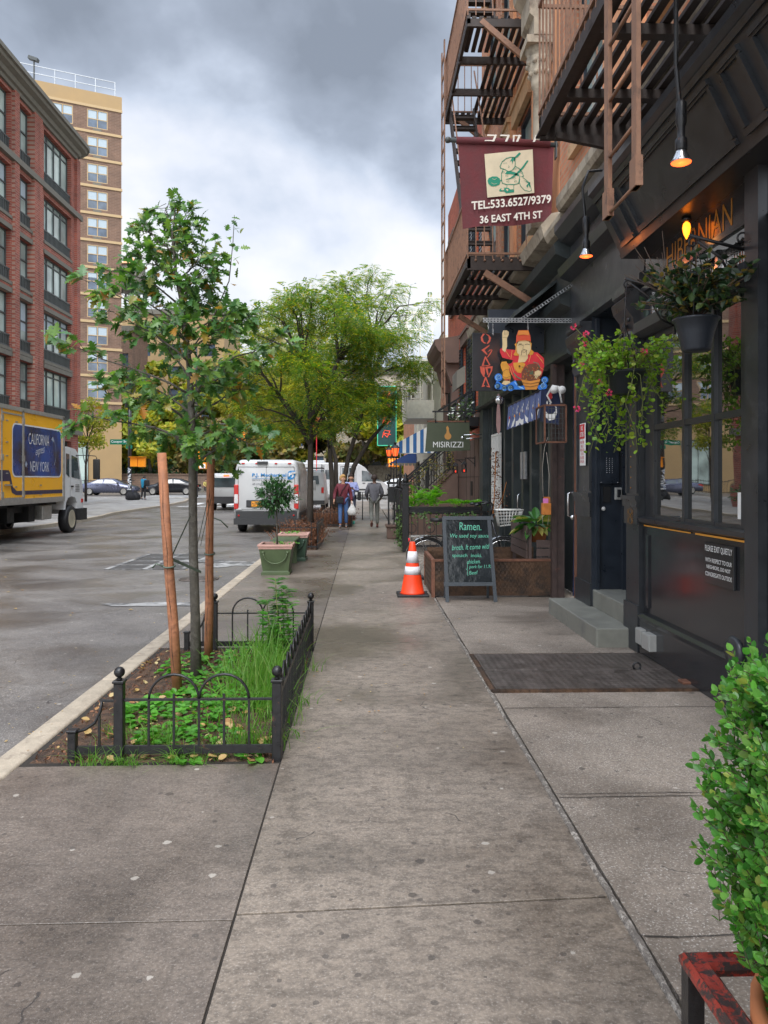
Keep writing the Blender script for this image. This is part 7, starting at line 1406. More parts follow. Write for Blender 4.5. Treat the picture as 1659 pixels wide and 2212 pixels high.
mat('truck_seam',(.55,.27,.01),.4,bmp=0)
tk=thing('box_truck','yellow box truck with white cab reading CALIFORNIA express NEW YORK','truck',(-10.2,20.5,G0))
q=MB(); q.rbox(-11.5,XTk,15.2,23.55,.98,3.42,.03,2); q.build('cargo_box','truck_yellow',tk)
q=MB(); q.box(XTk-.03,XTk+.03,15.2,23.56,3.34,3.45); q.box(XTk-.03,XTk+.035,15.2,23.56,.88,1.03); q.rbox(XTk-.05,XTk+.03,23.46,23.6,.9,3.45,.02,2); q.box(-11.5,XTk,23.5,23.58,3.36,3.46); q.box(XTk-.01,XTk+.022,19.52,19.57,1.03,3.34); q.box(XTk-.01,XTk+.03,20.72,20.80,.9,3.38)
q.box(XTk,XTk+.02,19.57,20.72,3.22,3.26); q.box(XTk,XTk+.02,19.57,20.72,1.03,1.07)
for y in (19.55,20.76):
    for z in (1.15,2.1,3.1): q.box(XTk,XTk+.045,y-.05,y+.05,z-.08,z+.08)
for k in range(20): q.lathe([(.012,0),(.01,.006)],(XTk+.035,15.4+k*.42,.955),6,axis='X')
q.build('trim_rails','alu',tk)
q=MB(); 
def rr2(y0,y1,z0,z1,r_,n=5): 
    o=[]
    for cy_,cz_,a0 in ((y0+r_,z0+r_,PI),(y1-r_,z0+r_,1.5*PI),(y1-r_,z1-r_,0),(y0+r_,z1-r_,.5*PI)): o+=[(cy_+r_*math.cos(a0+i*PI/2/n),cz_+r_*math.sin(a0+i*PI/2/n)) for i in range(n+1)]
    return o
YU=V(0,1,0)
q.poly(rr2(20.13,23.38,1.60,3.02,.2),(XTk+.004,0,0),YU,ZU); q.build('panel_border','white_sign',tk)
q=MB(); q.poly(rr2(20.17,23.34,1.64,2.98,.18),(XTk+.008,0,0),YU,ZU); pn_=q.build('blue_panel','panel_navy',tk)
q=MB(); q.text('CALIFORNIA',(XTk+.034,21.05,2.50),YU,ZU,1.35,.30,bold=-.01); q.text('express',(XTk+.034,21.5,2.13),V(0,1,.18),ZU,.60,.22,shear=.3,bold=-.01); q.text('NEW YORK',(XTk+.034,21.15,1.76),YU,ZU,1.25,.28,bold=-.01); q.build('lettering','white_sign',pn_)
q=MB(); q.stroke([(22.60+.35*math.cos(a),2.32+.45*math.sin(a)) for a in [R(-50)+i*R(105)/12 for i in range(13)]],.025,(XTk+.012,0,0),YU,ZU); q.stroke([(20.85-.12*math.cos(a),2.28+.42*math.sin(a)) for a in [R(-50)+i*R(100)/10 for i in range(11)]],.015,(XTk+.012,0,0),YU,ZU); q.poly([(22.62,2.70),(22.78,2.62),(22.78,2.72),(22.72,2.80)],(XTk+.0125,0,0),YU,ZU); q.poly([(20.86,1.95),(20.94,2.04),(21.02,1.95),(20.94,1.86)],(XTk+.0125,0,0),YU,ZU); q.build('arrow_swoosh','text_grey',pn_)
q=MB(); q.poly([(15.2,1.5),(20.0,1.5),(20.12,1.2),(20.35,1.13),(23.46,1.13),(23.46,1.24),(20.4,1.24),(20.18,1.35),(20.02,1.72),(19.95,1.78),(15.2,1.78)],(XTk+.005,0,0),YU,ZU); sp2=q.build('stripe','stripe_navy',tk)
q=MB(); q.text('EXPRESS',(XTk+.009,18.0,1.56),YU,ZU,1.4,.16,bold=.01); q.build('stripe_lettering','white_sign',sp2); q=MB(); q.text('CA & NY',(XTk+.006,18.35,1.18),YU,ZU,1.05,.16); q.build('small_lettering','red_text',tk)
q=MB()
for y,z in ((19.85,3.05),(20.4,3.05),(19.85,2.5),(19.85,2.15),(19.85,1.7),(20.35,1.35),(21.9,1.38),(21.9,1.12)): q.box(XTk,XTk+.012,y-.06,y+.06,z-.015,z+.015)
q.box(XTk+.01,XTk+.05,19.7,20.05,1.38,1.42); q.build('latches','alu',tk)
q=MB(); q.box(-11.2,-9.5,15.4,23.4,.62,.88); q.box(-11.3,-9.3,15.2,23.5,.8,.9); q.box(-9.9,-9.35,21.7,22.1,.35,.8); q.box(-10.9,-10.3,17,24,.25,.7); q.box(-9.6,-9.3,20.3,20.7,.4,.85); q.build('chassis','under_black',tk)
q=MB(); q.rbox(-9.55,-9.2,22.3,22.95,.38,.80,.03); q.build('fuel_tank','alu',tk)
wheel_part(tk,-9.32,19.25,G0+.43,.43,.28); wheel_part(tk,-9.60,19.25,G0+.43,.43,.26); wheel_part(tk,-9.25,24.25,G0+.43,.43,.28); wheel_part(tk,-11.2,19.25,G0+.43,.43,.28,-1); wheel_part(tk,-11.2,24.25,G0+.43,.43,.28,-1)
q=MB(); cp_=[(23.62,.62),(23.75,.62),(23.80,.82),(23.95,.97),(24.25,1.02),(24.55,.97),(24.70,.80),(24.74,.45),(25.18,.42),(25.22,.95),(25.18,1.35),(25.0,1.75),(24.82,2.35),(24.55,2.5),(23.9,2.55),(23.62,2.5)]
q.loft([[(x,y,z) for y,z in cp_] for x in (-9.12,-11.25)],smooth=False); q.build('cab','truck_white',tk)
q=MB(); X_=-9.115; q.poly([(24.22,1.62),(24.95,1.55),(24.72,2.22),(24.22,2.30)],(X_+.004,0,0),YU,ZU); q.poly([(23.78,1.72),(24.05,1.60),(24.05,2.32),(23.78,2.34)],(X_+.004,0,0),YU,ZU); q.build('side_windows','car_glass',tk)
q=MB(); q.add([(-9.2,25.19,1.4),(-11.15,25.19,1.4),(-11.15,24.86,2.3),(-9.2,24.86,2.3)],[(0,1,2,3)]); q.build('windscreen','car_glass',tk)
q=MB(); q.stroke([(24.12,2.42),(24.12,1.0)],.012,(X_+.003,0,0),YU,ZU); q.stroke([(24.98,1.5),(25.08,1.1)],.012,(X_+.003,0,0),YU,ZU); q.box(X_,X_+.03,24.2,24.34,1.30,1.35)
for k in range(5): q.box(X_,X_+.004,24.55,24.9,1.36-k*.05,1.375-k*.05)
q.box(-9.3,-9.0,24.72,25.25,.25,.62); q.build('door_lines','under_black',tk)
q=MB(); q.tube([(-9.12,24.6,2.3),(-8.95,25.1,2.32),(-8.72,25.25,2.30),(-8.68,25.25,2.2)],.014,6); q.rbox(-8.8,-8.58,25.2,25.28,1.55,2.2,.03,3); q.build('mirror','under_black',tk)
q=MB(); q.box(-9.13,-9.10,25.05,25.2,.8,.92); q.build('marker_light','tail_red',tk)
q=MB()
for y in (15.9,16.8,17.7,18.6,21.65,22.55): q.box(XTk,XTk+.003,y-.006,y+.006,1.05,1.12 if 20.2<y<23.3 else 3.32)
for k in range(60):
    for z in (1.08,3.30): q.box(XTk,XTk+.006,15.3+k*.135,15.315+k*.135,z,z+.015)
q.build('rivets_and_seams','truck_seam',tk)['kind']='stuff'
# repair van seen from behind
def van_section(w_,y,z0,z1,r_=.14,tum=.10,xc=0,n=4):
    hw_=w_/2; P=[(xc-hw_*.97,y,z0),(xc+hw_*.97,y,z0),(xc+hw_,y,z0+(z1-z0)*.3)]
    tx=hw_-tum
    P.append((xc+tx+.03,y,z1-r_*1.6))
    for i in range(n+1): a=i/n*PI/2; P.append((xc+tx-r_+r_*math.cos(a),y,z1-r_+r_*math.sin(a)))
    for i in range(n+1): a=PI/2+i/n*PI/2; P.append((xc-tx+r_+r_*math.cos(a),y,z1-r_+r_*math.sin(a)))
    P.append((xc-tx-.03,y,z1-r_*1.6)); P.append((xc-hw_,y,z0+(z1-z0)*.3)); return P
vx,vy=-3.03,24.0
vn=thing('repair_van','white and grey PJ Mechanical repair van seen from behind at the kerb','van',(vx,vy+2.5,G0))
q=MB(); q.loft([van_section(1.9,vy+.0,.30,2.05,xc=vx),van_section(2.04,vy+.04,.22,2.12,xc=vx),van_section(2.05,vy+.3,.2,2.16,xc=vx),van_section(2.05,vy+3.6,.2,2.16,xc=vx),van_section(1.98,vy+4.1,.2,1.7,xc=vx),van_section(1.9,vy+4.9,.2,1.1,xc=vx),van_section(1.7,vy+5.1,.25,.8,xc=vx)]); q.build('body','van_white',vn)
yb_=vy-.012
q=MB(); q.box(vx-.003,vx+.003,yb_-.001,yb_+.01,.55,1.98); q.stroke([(vx-.86,1.93),(vx+.86,1.93),(vx+.90,.60),(vx-.90,.60)],.012,(0,yb_,0),XH,ZU,True); q.box(vx-.95,vx+.95,yb_-.02,yb_+.02,.30,.56); q.box(vx-1.0,vx+1.0,yb_-.09,yb_+.05,.14,.33)
q.box(vx-.28,vx+.05,yb_-.04,yb_+.02,2.02,2.10); q.box(vx+1.01,vx+1.035,vy+.2,vy+4.6,.3,.5); q.build('bumper_and_seams','bumper_grey',vn)
for sx in (-1,1):
    q=MB(); q.rbox(vx+sx*.93-.07,vx+sx*.93+.07,yb_-.035,yb_+.05,.62,1.38,.02,2); lt_=q.build('tail_light','tail_red',vn); q=MB(); q.box(vx+sx*.93-.055,vx+sx*.93+.055,yb_-.04,yb_-.03,.80,1.08); q.build('reverse_lens','chrome',lt_)
    q=MB(); q.box(vx+sx*.84-.06,vx+sx*.84+.08,yb_-.03,yb_,1.72,1.78); q.box(vx+sx*.84-.08,vx+sx*.84+.08,yb_-.03,yb_,.60,.66); q.build('hinge','van_white',vn)
    q=MB(); q.box(vx+sx*.72-.05,vx+sx*.72+.05,yb_-.01,yb_+.01,2.02,2.06); q.box(vx+sx*.3-.04,vx+sx*.3+.04,yb_-.01,yb_+.01,2.02,2.06); q.build('roof_marker_light','tail_red',vn)
    q=MB(); q.lathe([(.03,0),(.03,-.006)],(vx+sx*.85,yb_-.022,.42),10,axis='Y'); q.build('reflector','tail_red',vn)
q=MB(); q.rbox(vx-.62,vx+.02,yb_-.015,yb_+.01,.68,.90,.02,2); q.build('plate_recess','bumper_grey',vn); q=MB(); q.box(vx-.46,vx-.12,yb_-.022,yb_-.014,.70,.86); np2=q.build('number_plate','plate_orange',vn); q=MB(); q.text('42781-JG',(vx-.44,yb_-.0235,.745),XH,ZU,.30,.07,bold=.01); q.build('plate_lettering','stripe_navy',np2)
q=MB(); q.text('P.J. Mechanical',(vx-.44,yb_-.003,1.60),XH,ZU,1.06,.13,bold=.025); q.poly([(vx+.60,1.52),(vx+.90,1.52),(vx+.97,1.60),(vx+.99,1.83),(vx+.70,1.83),(vx+.62,1.78)] if False else [(vx+.655+a*.24,1.54+b*.27) for a,b in ((0,0),(.55,0),(.9,.2),(1,.55),(1,1),(.4,1),(.1,.9),(0,.6))],(0,yb_-.002,0),XH,ZU); q.box(vx-.44,vx+.60,yb_-.003,yb_,1.565,1.575); q.build('lettering','text_blue',vn)
q=MB(); q.text('PJ',(vx+.69,yb_-.006,1.60),XH,ZU,.15,.15,bold=.04); q.build('logo_letters','white_sign',vn)
q=MB(); q.text('SERVICE & MAINTENANCE CORP',(vx-.44,yb_-.003,1.50),XH,ZU,1.0,.04); q.text('AIR CONDITIONING   REFRIGERATION',(vx-.44,yb_-.003,1.37),XH,ZU,1.05,.055,shear=.25); q.text('212',(vx-.12,yb_-.003,1.22),XH,ZU,.16,.08); q.build('small_lettering','text_dark',vn)
q=MB(); q.box(vx-.28,vx-.06,yb_-.03,yb_,1.08,1.16); q.box(vx-.12,vx-.04,yb_-.03,yb_,1.0,1.05); q.build('door_handle','bumper_grey',vn)
for x,s_ in ((vx+.88,1),(vx-.88,-1)): wheel_part(vn,x,vy+.95,G0+.34,.34,.24,s_,'alu'); wheel_part(vn,x,vy+4.2,G0+.34,.34,.24,s_,'alu')
q=MB(); q.poly([(vy+.35,1.15),(vy+3.2,1.15),(vy+3.2,1.85),(vy+.35,1.85)],(vx+1.02,0,0),YU,ZU); q.stroke([(vy+1.9,.4),(vy+1.9,1.95)],.015,(vx+1.028,0,0),YU,ZU); q.tube([(vx+1.0,vy+4.0,1.3),(vx+1.2,vy+4.05,1.35)],.03,6); q.rbox(vx+1.12,vx+1.28,vy+4.0,vy+4.12,1.15,1.5,.02); q.build('side_trim_and_mirror','bumper_grey',vn) if False else q.build('side_trim_and_mirror','van_white',vn)
# old white van with roof rack
ox,oy=-2.95,38.6
ov=thing('cargo_van','older dirty white cargo van with roof rack, parked ahead of the repair van','van',(ox,oy+2.5,G0)); q=MB()
q.loft([van_section(1.85,oy,.35,1.85,.2,.16,ox),van_section(2.0,oy+.08,.25,1.98,.2,.14,ox),van_section(2.0,oy+3.4,.25,2.0,.2,.14,ox),van_section(1.95,oy+4,.25,1.4,.15,.1,ox),van_section(1.9,oy+5.2,.25,1.1,.1,.1,ox)]); q.build('body','van_white',ov)
for s_ in (-1,1):
    q=MB(); q.rbox(ox+s_*.88-.06,ox+s_*.88+.06,oy-.03,oy+.03,.85,1.15,.015,2); q.build('tail_light','tail_red',ov); q=MB(); q.poly([(ox+s_*.42-.3,1.3),(ox+s_*.42+.3,1.3),(ox+s_*.40+.27,1.72),(ox+s_*.40-.27,1.72)],(0,oy-.03,0),XH,ZU); q.build('rear_window','car_glass',ov)
    for yy in (oy+1.0,oy+4.3): wheel_part(ov,ox+s_*.86,yy,G0+.34,.34,.22,s_,'alu')
q=MB(); q.box(ox-.98,ox+.98,oy-.12,oy+.02,.3,.48); q.build('bumper','bumper_grey',ov); q=MB()
for k in range(3): yy=oy+.5+k*1.2; q.bar((ox-.8,yy,2.12),(ox+.8,yy,2.12),.04); 
for x in (-.8,.8):
    q.bar((ox+x,oy+.3,2.12),(ox+x,oy+3.1,2.12),.04)
    for k in range(3): q.bar((ox+x,oy+.5+k*1.2,1.9),(ox+x,oy+.5+k*1.2,2.3),.03)
q.build('roof_rack','bumper_grey',ov)
# sport utility moving away
ux,uy=-7.33,41.2
us=thing('minivan','white minivan with lit red brake light driving away on the road','van',(ux,uy+2.4,G0)); q=MB(); q.loft([van_section(1.75,uy,.3,1.72,.16,.2,ux),van_section(1.9,uy+.15,.25,1.86,.16,.2,ux),van_section(1.9,uy+3.0,.25,1.88,.16,.2,ux),van_section(1.88,uy+3.9,.25,1.15,.1,.1,ux),van_section(1.8,uy+4.8,.3,1.0,.1,.1,ux)]); q.build('body','van_white',us)
q=MB(); q.poly([(ux-.72,1.12),(ux+.72,1.12),(ux+.64,1.62),(ux-.64,1.62)],(0,uy-.02,0),XH,ZU); q.add([(ux+.965,uy+.3,1.15),(ux+.965,uy+2.9,1.15),(ux+.85,uy+2.7,1.65),(ux+.85,uy+.4,1.65)],[(0,1,2,3)]); q.build('windows','car_glass',us)
q=MB(); q.box(ux-.94,ux+.94,uy-.06,uy+.06,.25,.62); q.build('bumper','bumper_grey',us); q=MB(); q.box(ux-.15,ux+.15,uy-.03,uy+.02,1.72,1.78); q.build('brake_light','red_bulb',us)
for s_ in (-1,1):
    q=MB(); q.rbox(ux+s_*.82-.06,ux+s_*.82+.06,uy-.03,uy+.05,.85,1.1,.015,2); q.build('tail_light','tail_red',us)
    for yy in (uy+.9,uy+3.9): wheel_part(us,ux+s_*.83,yy,G0+.33,.33,.22,s_,'alu')
# cars side-on beyond the crossing
def sedan(name,label,x,y,z,face,body):
    """face=+1 front towards +X"""
    t=thing(name,label,'car',(x,y,z)); f=face
    st=[(-2.38,.42,.70,.70,.80),(-2.30,.30,.92,.92,.86),(-1.9,.25,.99,1.0,.9),(-1.45,.22,1.0,1.12,.92),(-.85,.22,.98,1.36,.92),(-.2,.22,.96,1.43,.92),(.45,.22,.94,1.38,.92),(1.05,.22,.93,1.08,.92),(1.35,.22,.92,.93,.92),(1.9,.25,.84,.85,.9),(2.25,.3,.70,.71,.84),(2.38,.36,.55,.56,.72)]
    secs=[]
    for sx,z0,zb,zr,hw_ in st:
        rw=hw_*.72 if zr>zb+.05 else hw_*.86
        secs.append([(x+f*sx,y-hw_*.93,z+z0),(x+f*sx,y-hw_,z+(z0+zb)/2),(x+f*sx,y-hw_*.95,z+zb),(x+f*sx,y-rw,z+zr),(x+f*sx,y,z+zr+.03),(x+f*sx,y+rw,z+zr),(x+f*sx,y+hw_*.95,z+zb),(x+f*sx,y+hw_,z+(z0+zb)/2),(x+f*sx,y+hw_*.93,z+z0)])
    q=MB(); q.loft(secs); q.build('body',body,t)
    q=MB(); 
    def W(l): q.add([(x+f*a,y-(.92*.96-(b-.95)*.48)-.012,z+b) for a,b in l],[tuple(range(len(l)))])
    W([(-1.35,1.03),(-.35,1.02),(-.32,1.34),(-.8,1.30)]); W([(-.25,1.02),(.98,1.0),(.42,1.32),(-.2,1.35)]); q.add([(x+f*1.08,y-.6,z+1.02),(x+f*1.08,y+.6,z+1.02),(x+f*.5,y+.55,z+1.36),(x+f*.5,y-.55,z+1.36)],[(0,1,2,3)]); q.build('windows','car_glass',t)
    for sx in (-1.42,1.42): 
        wheel_part(t,x+f*sx,y-.82,z+.33,.34,.2,-1,'alu','wheel','Y'); wheel_part(t,x+f*sx,y+.82,z+.33,.34,.2,1,'alu','wheel','Y')
    q=MB(); q.box(x+f*(-2.36)-.03,x+f*(-2.36)+.03,y-.85,y-.45,z+.72,z+.86); q.add([(x-f*2.3,y-.86,z+.72),(x-f*2.0,y-.905,z+.78),(x-f*2.0,y-.89,z+.88),(x-f*2.3,y-.86,z+.88)],[(0,1,2,3)]); q.build('tail_light','tail_red',t)
    q=MB(); q.add([(x+f*2.28,y-.85,z+.58),(x+f*1.95,y-.905,z+.68),(x+f*1.95,y-.895,z+.76),(x+f*2.28,y-.84,z+.66)],[(0,1,2,3)]); q.build('headlight','chrome',t)
    q=MB(); q.stroke([(-.28,.35),(-.28,1.0)],.012,(x,y-.935,z),V(f,0,0),ZU); q.box(x+f*.1-.1,x+f*.1+.1,y-.94,y-.92,z+.84,z+.87); q.box(x-f*.8-.1,x-f*.8+.1,y-.94,y-.92,z+.86,z+.89); q.box(x+f*.95-.08,x+f*.95+.08,y-1.05,y-.9,z+.98,z+1.08); q.build('door_details','under_black',t); return t
sedan('silver_sedan','grey-blue sedan side-on at the crossing, nearest the truck cab',-21.6,66,rz(66),1,'car_grey'); sedan('dark_sedan','dark grey sedan side-on behind the leaning stake',-16.6,67,rz(67),-1,'car_black'); sedan('white_sedan','white sedan beyond the crossing right of the grey jacket man',3.2,64,rz(64),1,'van_white')
# white minibus crossing
mx_,my_=-1.7,57.5; mz=rz(57.5)
mb2=thing('minibus','white passenger minibus side-on crossing behind the pedestrians','minibus',(mx_,my_,mz)); pr3=[(-3.6,.35),(3.25,.35),(3.42,.55),(3.40,1.0),(3.15,1.25),(2.55,1.55),(1.75,2.35),(1.2,2.66),(-3.4,2.70),(-3.58,2.5)]
q=MB(); q.loft([[(mx_+a,my_+dy,mz+(b if abs(dy)<1 or b<2.4 else b-.08)) for a,b in pr3] for dy in (-1.0,-.92,.92,1.0)],smooth=False); q.rbox(mx_-2.6,mx_-1.2,my_-.5,my_+.5,mz+2.68,mz+2.86,.05); q.build('body','van_white',mb2)
q=MB()
for a,b in ((-3.3,-2.3),(-2.25,-1.2),(-1.15,-.2)): q.poly([(a,1.45),(b,1.45),(b,2.15),(a,2.15)],(mx_,my_-1.006,mz),XH,ZU)
q.poly([(1.55,1.30),(2.45,1.30),(2.38,1.62),(1.95,2.05),(1.55,2.1)],(mx_,my_-1.006,mz),XH,ZU); q.poly([(2.55,1.35),(3.0,1.3),(2.5,1.6),(1.9,2.2),(1.95,2.1)],(mx_,my_-1.007,mz),XH,ZU)
for a in (.1,.62): q.poly([(a,.75),(a+.4,.75),(a+.4,2.3),(a,2.3)],(mx_,my_-1.006,mz),XH,ZU)
q.build('windows','car_glass',mb2)
q=MB(); q.stroke([(0,.4),(0,2.4),(1.12,2.4),(1.12,.4)],.03,(mx_,my_-1.009,mz),XH,ZU); q.stroke([(.56,.5),(.56,2.35)],.05,(mx_,my_-1.009,mz),XH,ZU); q.stroke([(1.3,.7),(2.6,.7)],.12,(mx_,my_-1.009,mz),XH,ZU); q.box(mx_+1.6,mx_+1.8,my_-1.03,my_-1,mz+1.15,mz+1.2); q.build('door_lines','bumper_grey',mb2)
for a in (-2.2,2.45): wheel_part(mb2,mx_+a,my_-.88,mz+.36,.37,.22,-1,'alu','wheel','Y'); wheel_part(mb2,mx_+a,my_+.88,mz+.36,.37,.22,1,'alu','wheel','Y')
q=MB(); 
for a in (-2.2,2.45): q.poly([(mx_+a+.46*math.cos(t),mz+.38+.46*math.sin(t)) for t in [i*PI/10 for i in range(11)]],(0,my_-1.004,0),XH,ZU)
q.build('wheel_arches','bumper_grey',mb2)
# ================================================================ SIGNALS AND STREET SIGNS
mat('signal_yellow',(.95,.30,.01),.45,var=.08,bmp=.05,emit=None); mat('street_green',(.0,.16,.09),.5,bmp=0); lamp_mat('hand_light',(.9,.3,.05),(1,.25,.03),1); lamp_mat('neon_green',(.05,.45,.28),(.1,1,.5),.08); lamp_mat('neon_red',(.9,.1,.05),(1,.08,.03),.1)
def signal(t,x,y,z,s_=1.0):
    q=MB()
    for dx in (-.26*s_,.26*s_): q.rbox(x+dx-.17*s_,x+dx+.17*s_,y-.15,y+.15,z-.5*s_,z+.45*s_,.03)
    q.rbox(x-.15*s_,x+.15*s_,y-.2,y+.1,z-.5*s_,z+.5*s_,.03)
    for k in range(3): q.lathe([(.13*s_,0),(.15*s_,-.18)],(x,y-.2,z+(.32-.32*k)*s_),12,axis='Y')
    o=q.build('signal_head','signal_yellow',t); q=MB()
    for k in range(3): q.lathe([(.105*s_,0),(.05*s_,-.02)],(x,y-.39,z+(.32-.32*k)*s_),12,axis='Y')
    q.build('lenses','under_black',o)
def pedbox(t,x,y,z,w_=.42,h=.42,d=.3):
    q=MB(); q.rbox(x-w_/2,x+w_/2,y-d/2,y+d/2,z-h/2,z+h/2,.03); q.box(x-w_/2-.02,x+w_/2+.02,y-d/2-.12,y+d/2,z+h/2,z+h/2+.02); q.build('pedestrian_signal','signal_yellow',t)
sg=thing('traffic_signal_mast','tall dark pole with a long arm carrying a yellow traffic signal over the crossing','traffic light',(-13.2,61,0)); q=MB(); q.tube([(-13.2,61,.0),(-13.2,61,1.2),(-13.2,61,9.5),(-13.2,61,12.3)],[.14,.10,.09,.07],10); q.tube([(-13.2,61,5.6),(-11.5,60.9,5.9),(-9.5,60.8,5.85)],.05,8); q.build('pole','black_iron',sg); signal(sg,-9.66,60.8,5.0,.80); q=MB(); q.box(-14.2,-13.3,60.95,61,4.25,4.55); q.build('street_name_plate','street_green',sg)
q=MB(); q.rbox(-13.0,-12.4,60.8,61.2,2.35,2.85,.03); q.rbox(-13.0,-12.5,60.8,61.2,3.05,3.4,.03); q.rbox(-13.1,-12.5,60.8,61.2,3.6,3.95,.03); q.build('pedestrian_signal','signal_yellow',sg); q=MB(); q.box(-12.9,-12.45,60.75,60.79,2.4,2.75); q.build('white_lens','white_sign',sg)
sn=thing('street_sign_pole','stickered pole with green Cooper street sign and orange walk signals','street sign',(-16.9,56,0)); z_=rz(56)+.12; q=MB(); q.tube([(-16.9,56,z_),(-16.9,56,4),(-16.9,56,8)],.13,10); q.rbox(-17.2,-16.55,55.8,56.2,6.7,9.2-.1,.05) ; q.build('pole','black_iron',sn)
q=MB(); q.box(-18.3,-17.0,55.93,55.96,4.05,4.42); q.box(-17.15,-16.7,55.9,55.93,3.75,4.0); pl_=q.build('street_name_plate','street_green',sn); q=MB(); q.text('Cooper Sq',(-18.22,55.92,4.13),XH,ZU,1.12,.22,bold=.01); q.build('lettering','white_sign',pl_)
q=MB(); q.rbox(-16.8,-16.28,55.7,56.1,2.45,3.10,.03); q.rbox(-16.25,-15.75,55.7,56.1,2.42,3.08,.03); q.box(-16.85,-15.7,55.55,56.1,3.12,3.16); q.build('pedestrian_signal','signal_yellow',sn)
q=MB(); q2=MB(); r_=random.Random(4)
for k in range(46): z=r_.uniform(.7,2.3); x=-16.9+r_.uniform(-.09,.09); h=r_.uniform(.04,.1); (q if k%2 else q2).box(x-.05,x+.05,55.855-.001*k/2,55.88,z,z+h)
q.build('stickers','white_sign',sn); q2.build('dark_stickers','text_grey',sn)
rs_=thing('red_sign','small red sign with white writing among the locust leaves','sign',(-3.2,50,4.5)); q=MB(); q.rbox(-3.45,-2.75,50,50.05,4.9,5.55,.05); q.box(-3.1,-3.05,50.05,50.1,0,5.5); q.build('panel','red_sign',rs_); q=MB(); q.text('Mon-Sat',(-3.1,49.995,5.25),XH,ZU,.5,.12,align='C'); q.text('All Day',(-3.1,49.995,5.05),XH,ZU,.45,.12,align='C'); q.build('lettering','white_sign',rs_)
q=MB(); q.rbox(-2.95,-2.45,52,52.05,5.65,6.3,.03); tag(q.build('pale_sign','white_sign',org=(-2.7,52,5.6)),'small pale sign just above the red one among the leaves','sign')
mat('street_green_dark',(.01,.06,.06),.5,bmp=0)
ns=thing('neon_sign','green outlined vertical neon sign with red characters beyond the locusts','sign',(1.9,56,4)); q=MB(); q.rbox(1.0,2.35,56,56.3,4.0,8.3,.03); q.build('box','street_green_dark',ns); q=MB()
for a,b in (((1.0,4.0),(2.35,4.0)),((2.35,4.0),(2.35,8.3)),((2.35,8.3),(1.0,8.3)),((1.0,8.3),(1.0,4.0))): q.bar((a[0],55.96,a[1]),(b[0],55.96,b[1]),.06)
q.build('tube_outline','neon_green',ns); q=MB()
for k in range(4): z=4.6+k*.95; q.stroke([(1.35,z),(1.5,z+.5),(1.9,z+.45),(1.7,z),(1.4,z+.3),(1.95,z+.2)],.05,(0,55.96,0),XH,ZU)
q.build('characters','neon_red',ns)
t=thing('corner_walk_signal','orange walk signal box beyond the right-hand kerb corner','traffic light',(3.0,61,0)); q=MB(); q.tube([(2.9,61,0),(2.9,61,4.2)],.08,8); q.build('pole','black_iron',t); q=MB(); q.rbox(1.9,2.8,60.8,61.1,2.5,3.2,.04); q.build('pedestrian_signal','signal_yellow',t); q=MB(); q.box(2.0,2.3,60.76,60.8,2.6,3.1); q.build('hand_symbol','hand_light',t)
t=thing('small_walk_signal','smaller orange walk signal under the navy awning','traffic light',(4.6,64,0)); q=MB(); q.tube([(5.2,64,0),(5.2,64,4.2)],.08,8); q.build('pole','black_iron',t); q=MB(); q.rbox(4.2,5.0,63.8,64.1,3.4,3.9,.04); q.build('pedestrian_signal','signal_yellow',t)
# ================================================================ PEOPLE
cloth=[('coat_maroon',(.13,.018,.03)),('jeans_blue',(.06,.13,.30)),('hoodie_lilac',(.30,.34,.62)),('trousers_navy',(.02,.025,.05)),('jacket_grey',(.10,.10,.115)),('trousers_grey',(.12,.125,.11)),('coat_blue',(.01,.22,.38)),('trousers_black',(.015,.015,.018)),('coat_yellow',(.42,.34,.10)),('hair_blond',(.45,.26,.09)),('hair_dark',(.035,.022,.018)),('shoe_grey',(.10,.10,.11)),('shoe_orange',(.75,.15,.05)),('shoe_teal',(.02,.40,.32)),('shoe_brown',(.12,.035,.03)),('skin',(.48,.26,.17)),('skin_dark',(.14,.075,.05)),('bag_black',(.012,.012,.014)),('plastic_bag',(.60,.60,.58))]
for n__,c in cloth: mat(n__,c,.75 if 'shoe' not in n__ else .5,var=.2,scale=18,bmp=.35 if 'coat' in n__ or 'jack' in n__ else .15,bd=.01)
def skin(name,joints,edges,m,parent,root=0,sub=2,extra=None):
    """continuous skinned surface grown over a joint graph, evaluated to a mesh"""
    me=bpy.data.meshes.new('s'); g0=ORG[parent.name]; me.from_pydata([tuple(V(*j[0])-g0) for j in joints],edges,[]); o=bpy.data.objects.new('s',me); COL.objects.link(o)
    o.modifiers.new('S','SKIN'); sm=o.modifiers.new('B','SUBSURF'); sm.levels=sub; sm.render_levels=sub
    for i,j in enumerate(joints): 
        r_=j[1]; me.skin_vertices[0].data[i].radius=(r_,r_) if isinstance(r_,(int,float)) else r_
        me.skin_vertices[0].data[i].use_root=(i==root)
    bpy.context.view_layer.update(); nm=bpy.data.meshes.new_from_object(o.evaluated_get(bpy.context.evaluated_depsgraph_get())); bpy.data.objects.remove(o); bpy.data.meshes.remove(me)
    nm.name=name; nm.materials.clear(); nm.materials.append(M[m]); nm.polygons.foreach_set('use_smooth',[True]*len(nm.polygons)); r=bpy.data.objects.new(name,nm); COL.objects.link(r); r.parent=parent; ORG[r.name]=g0; return r
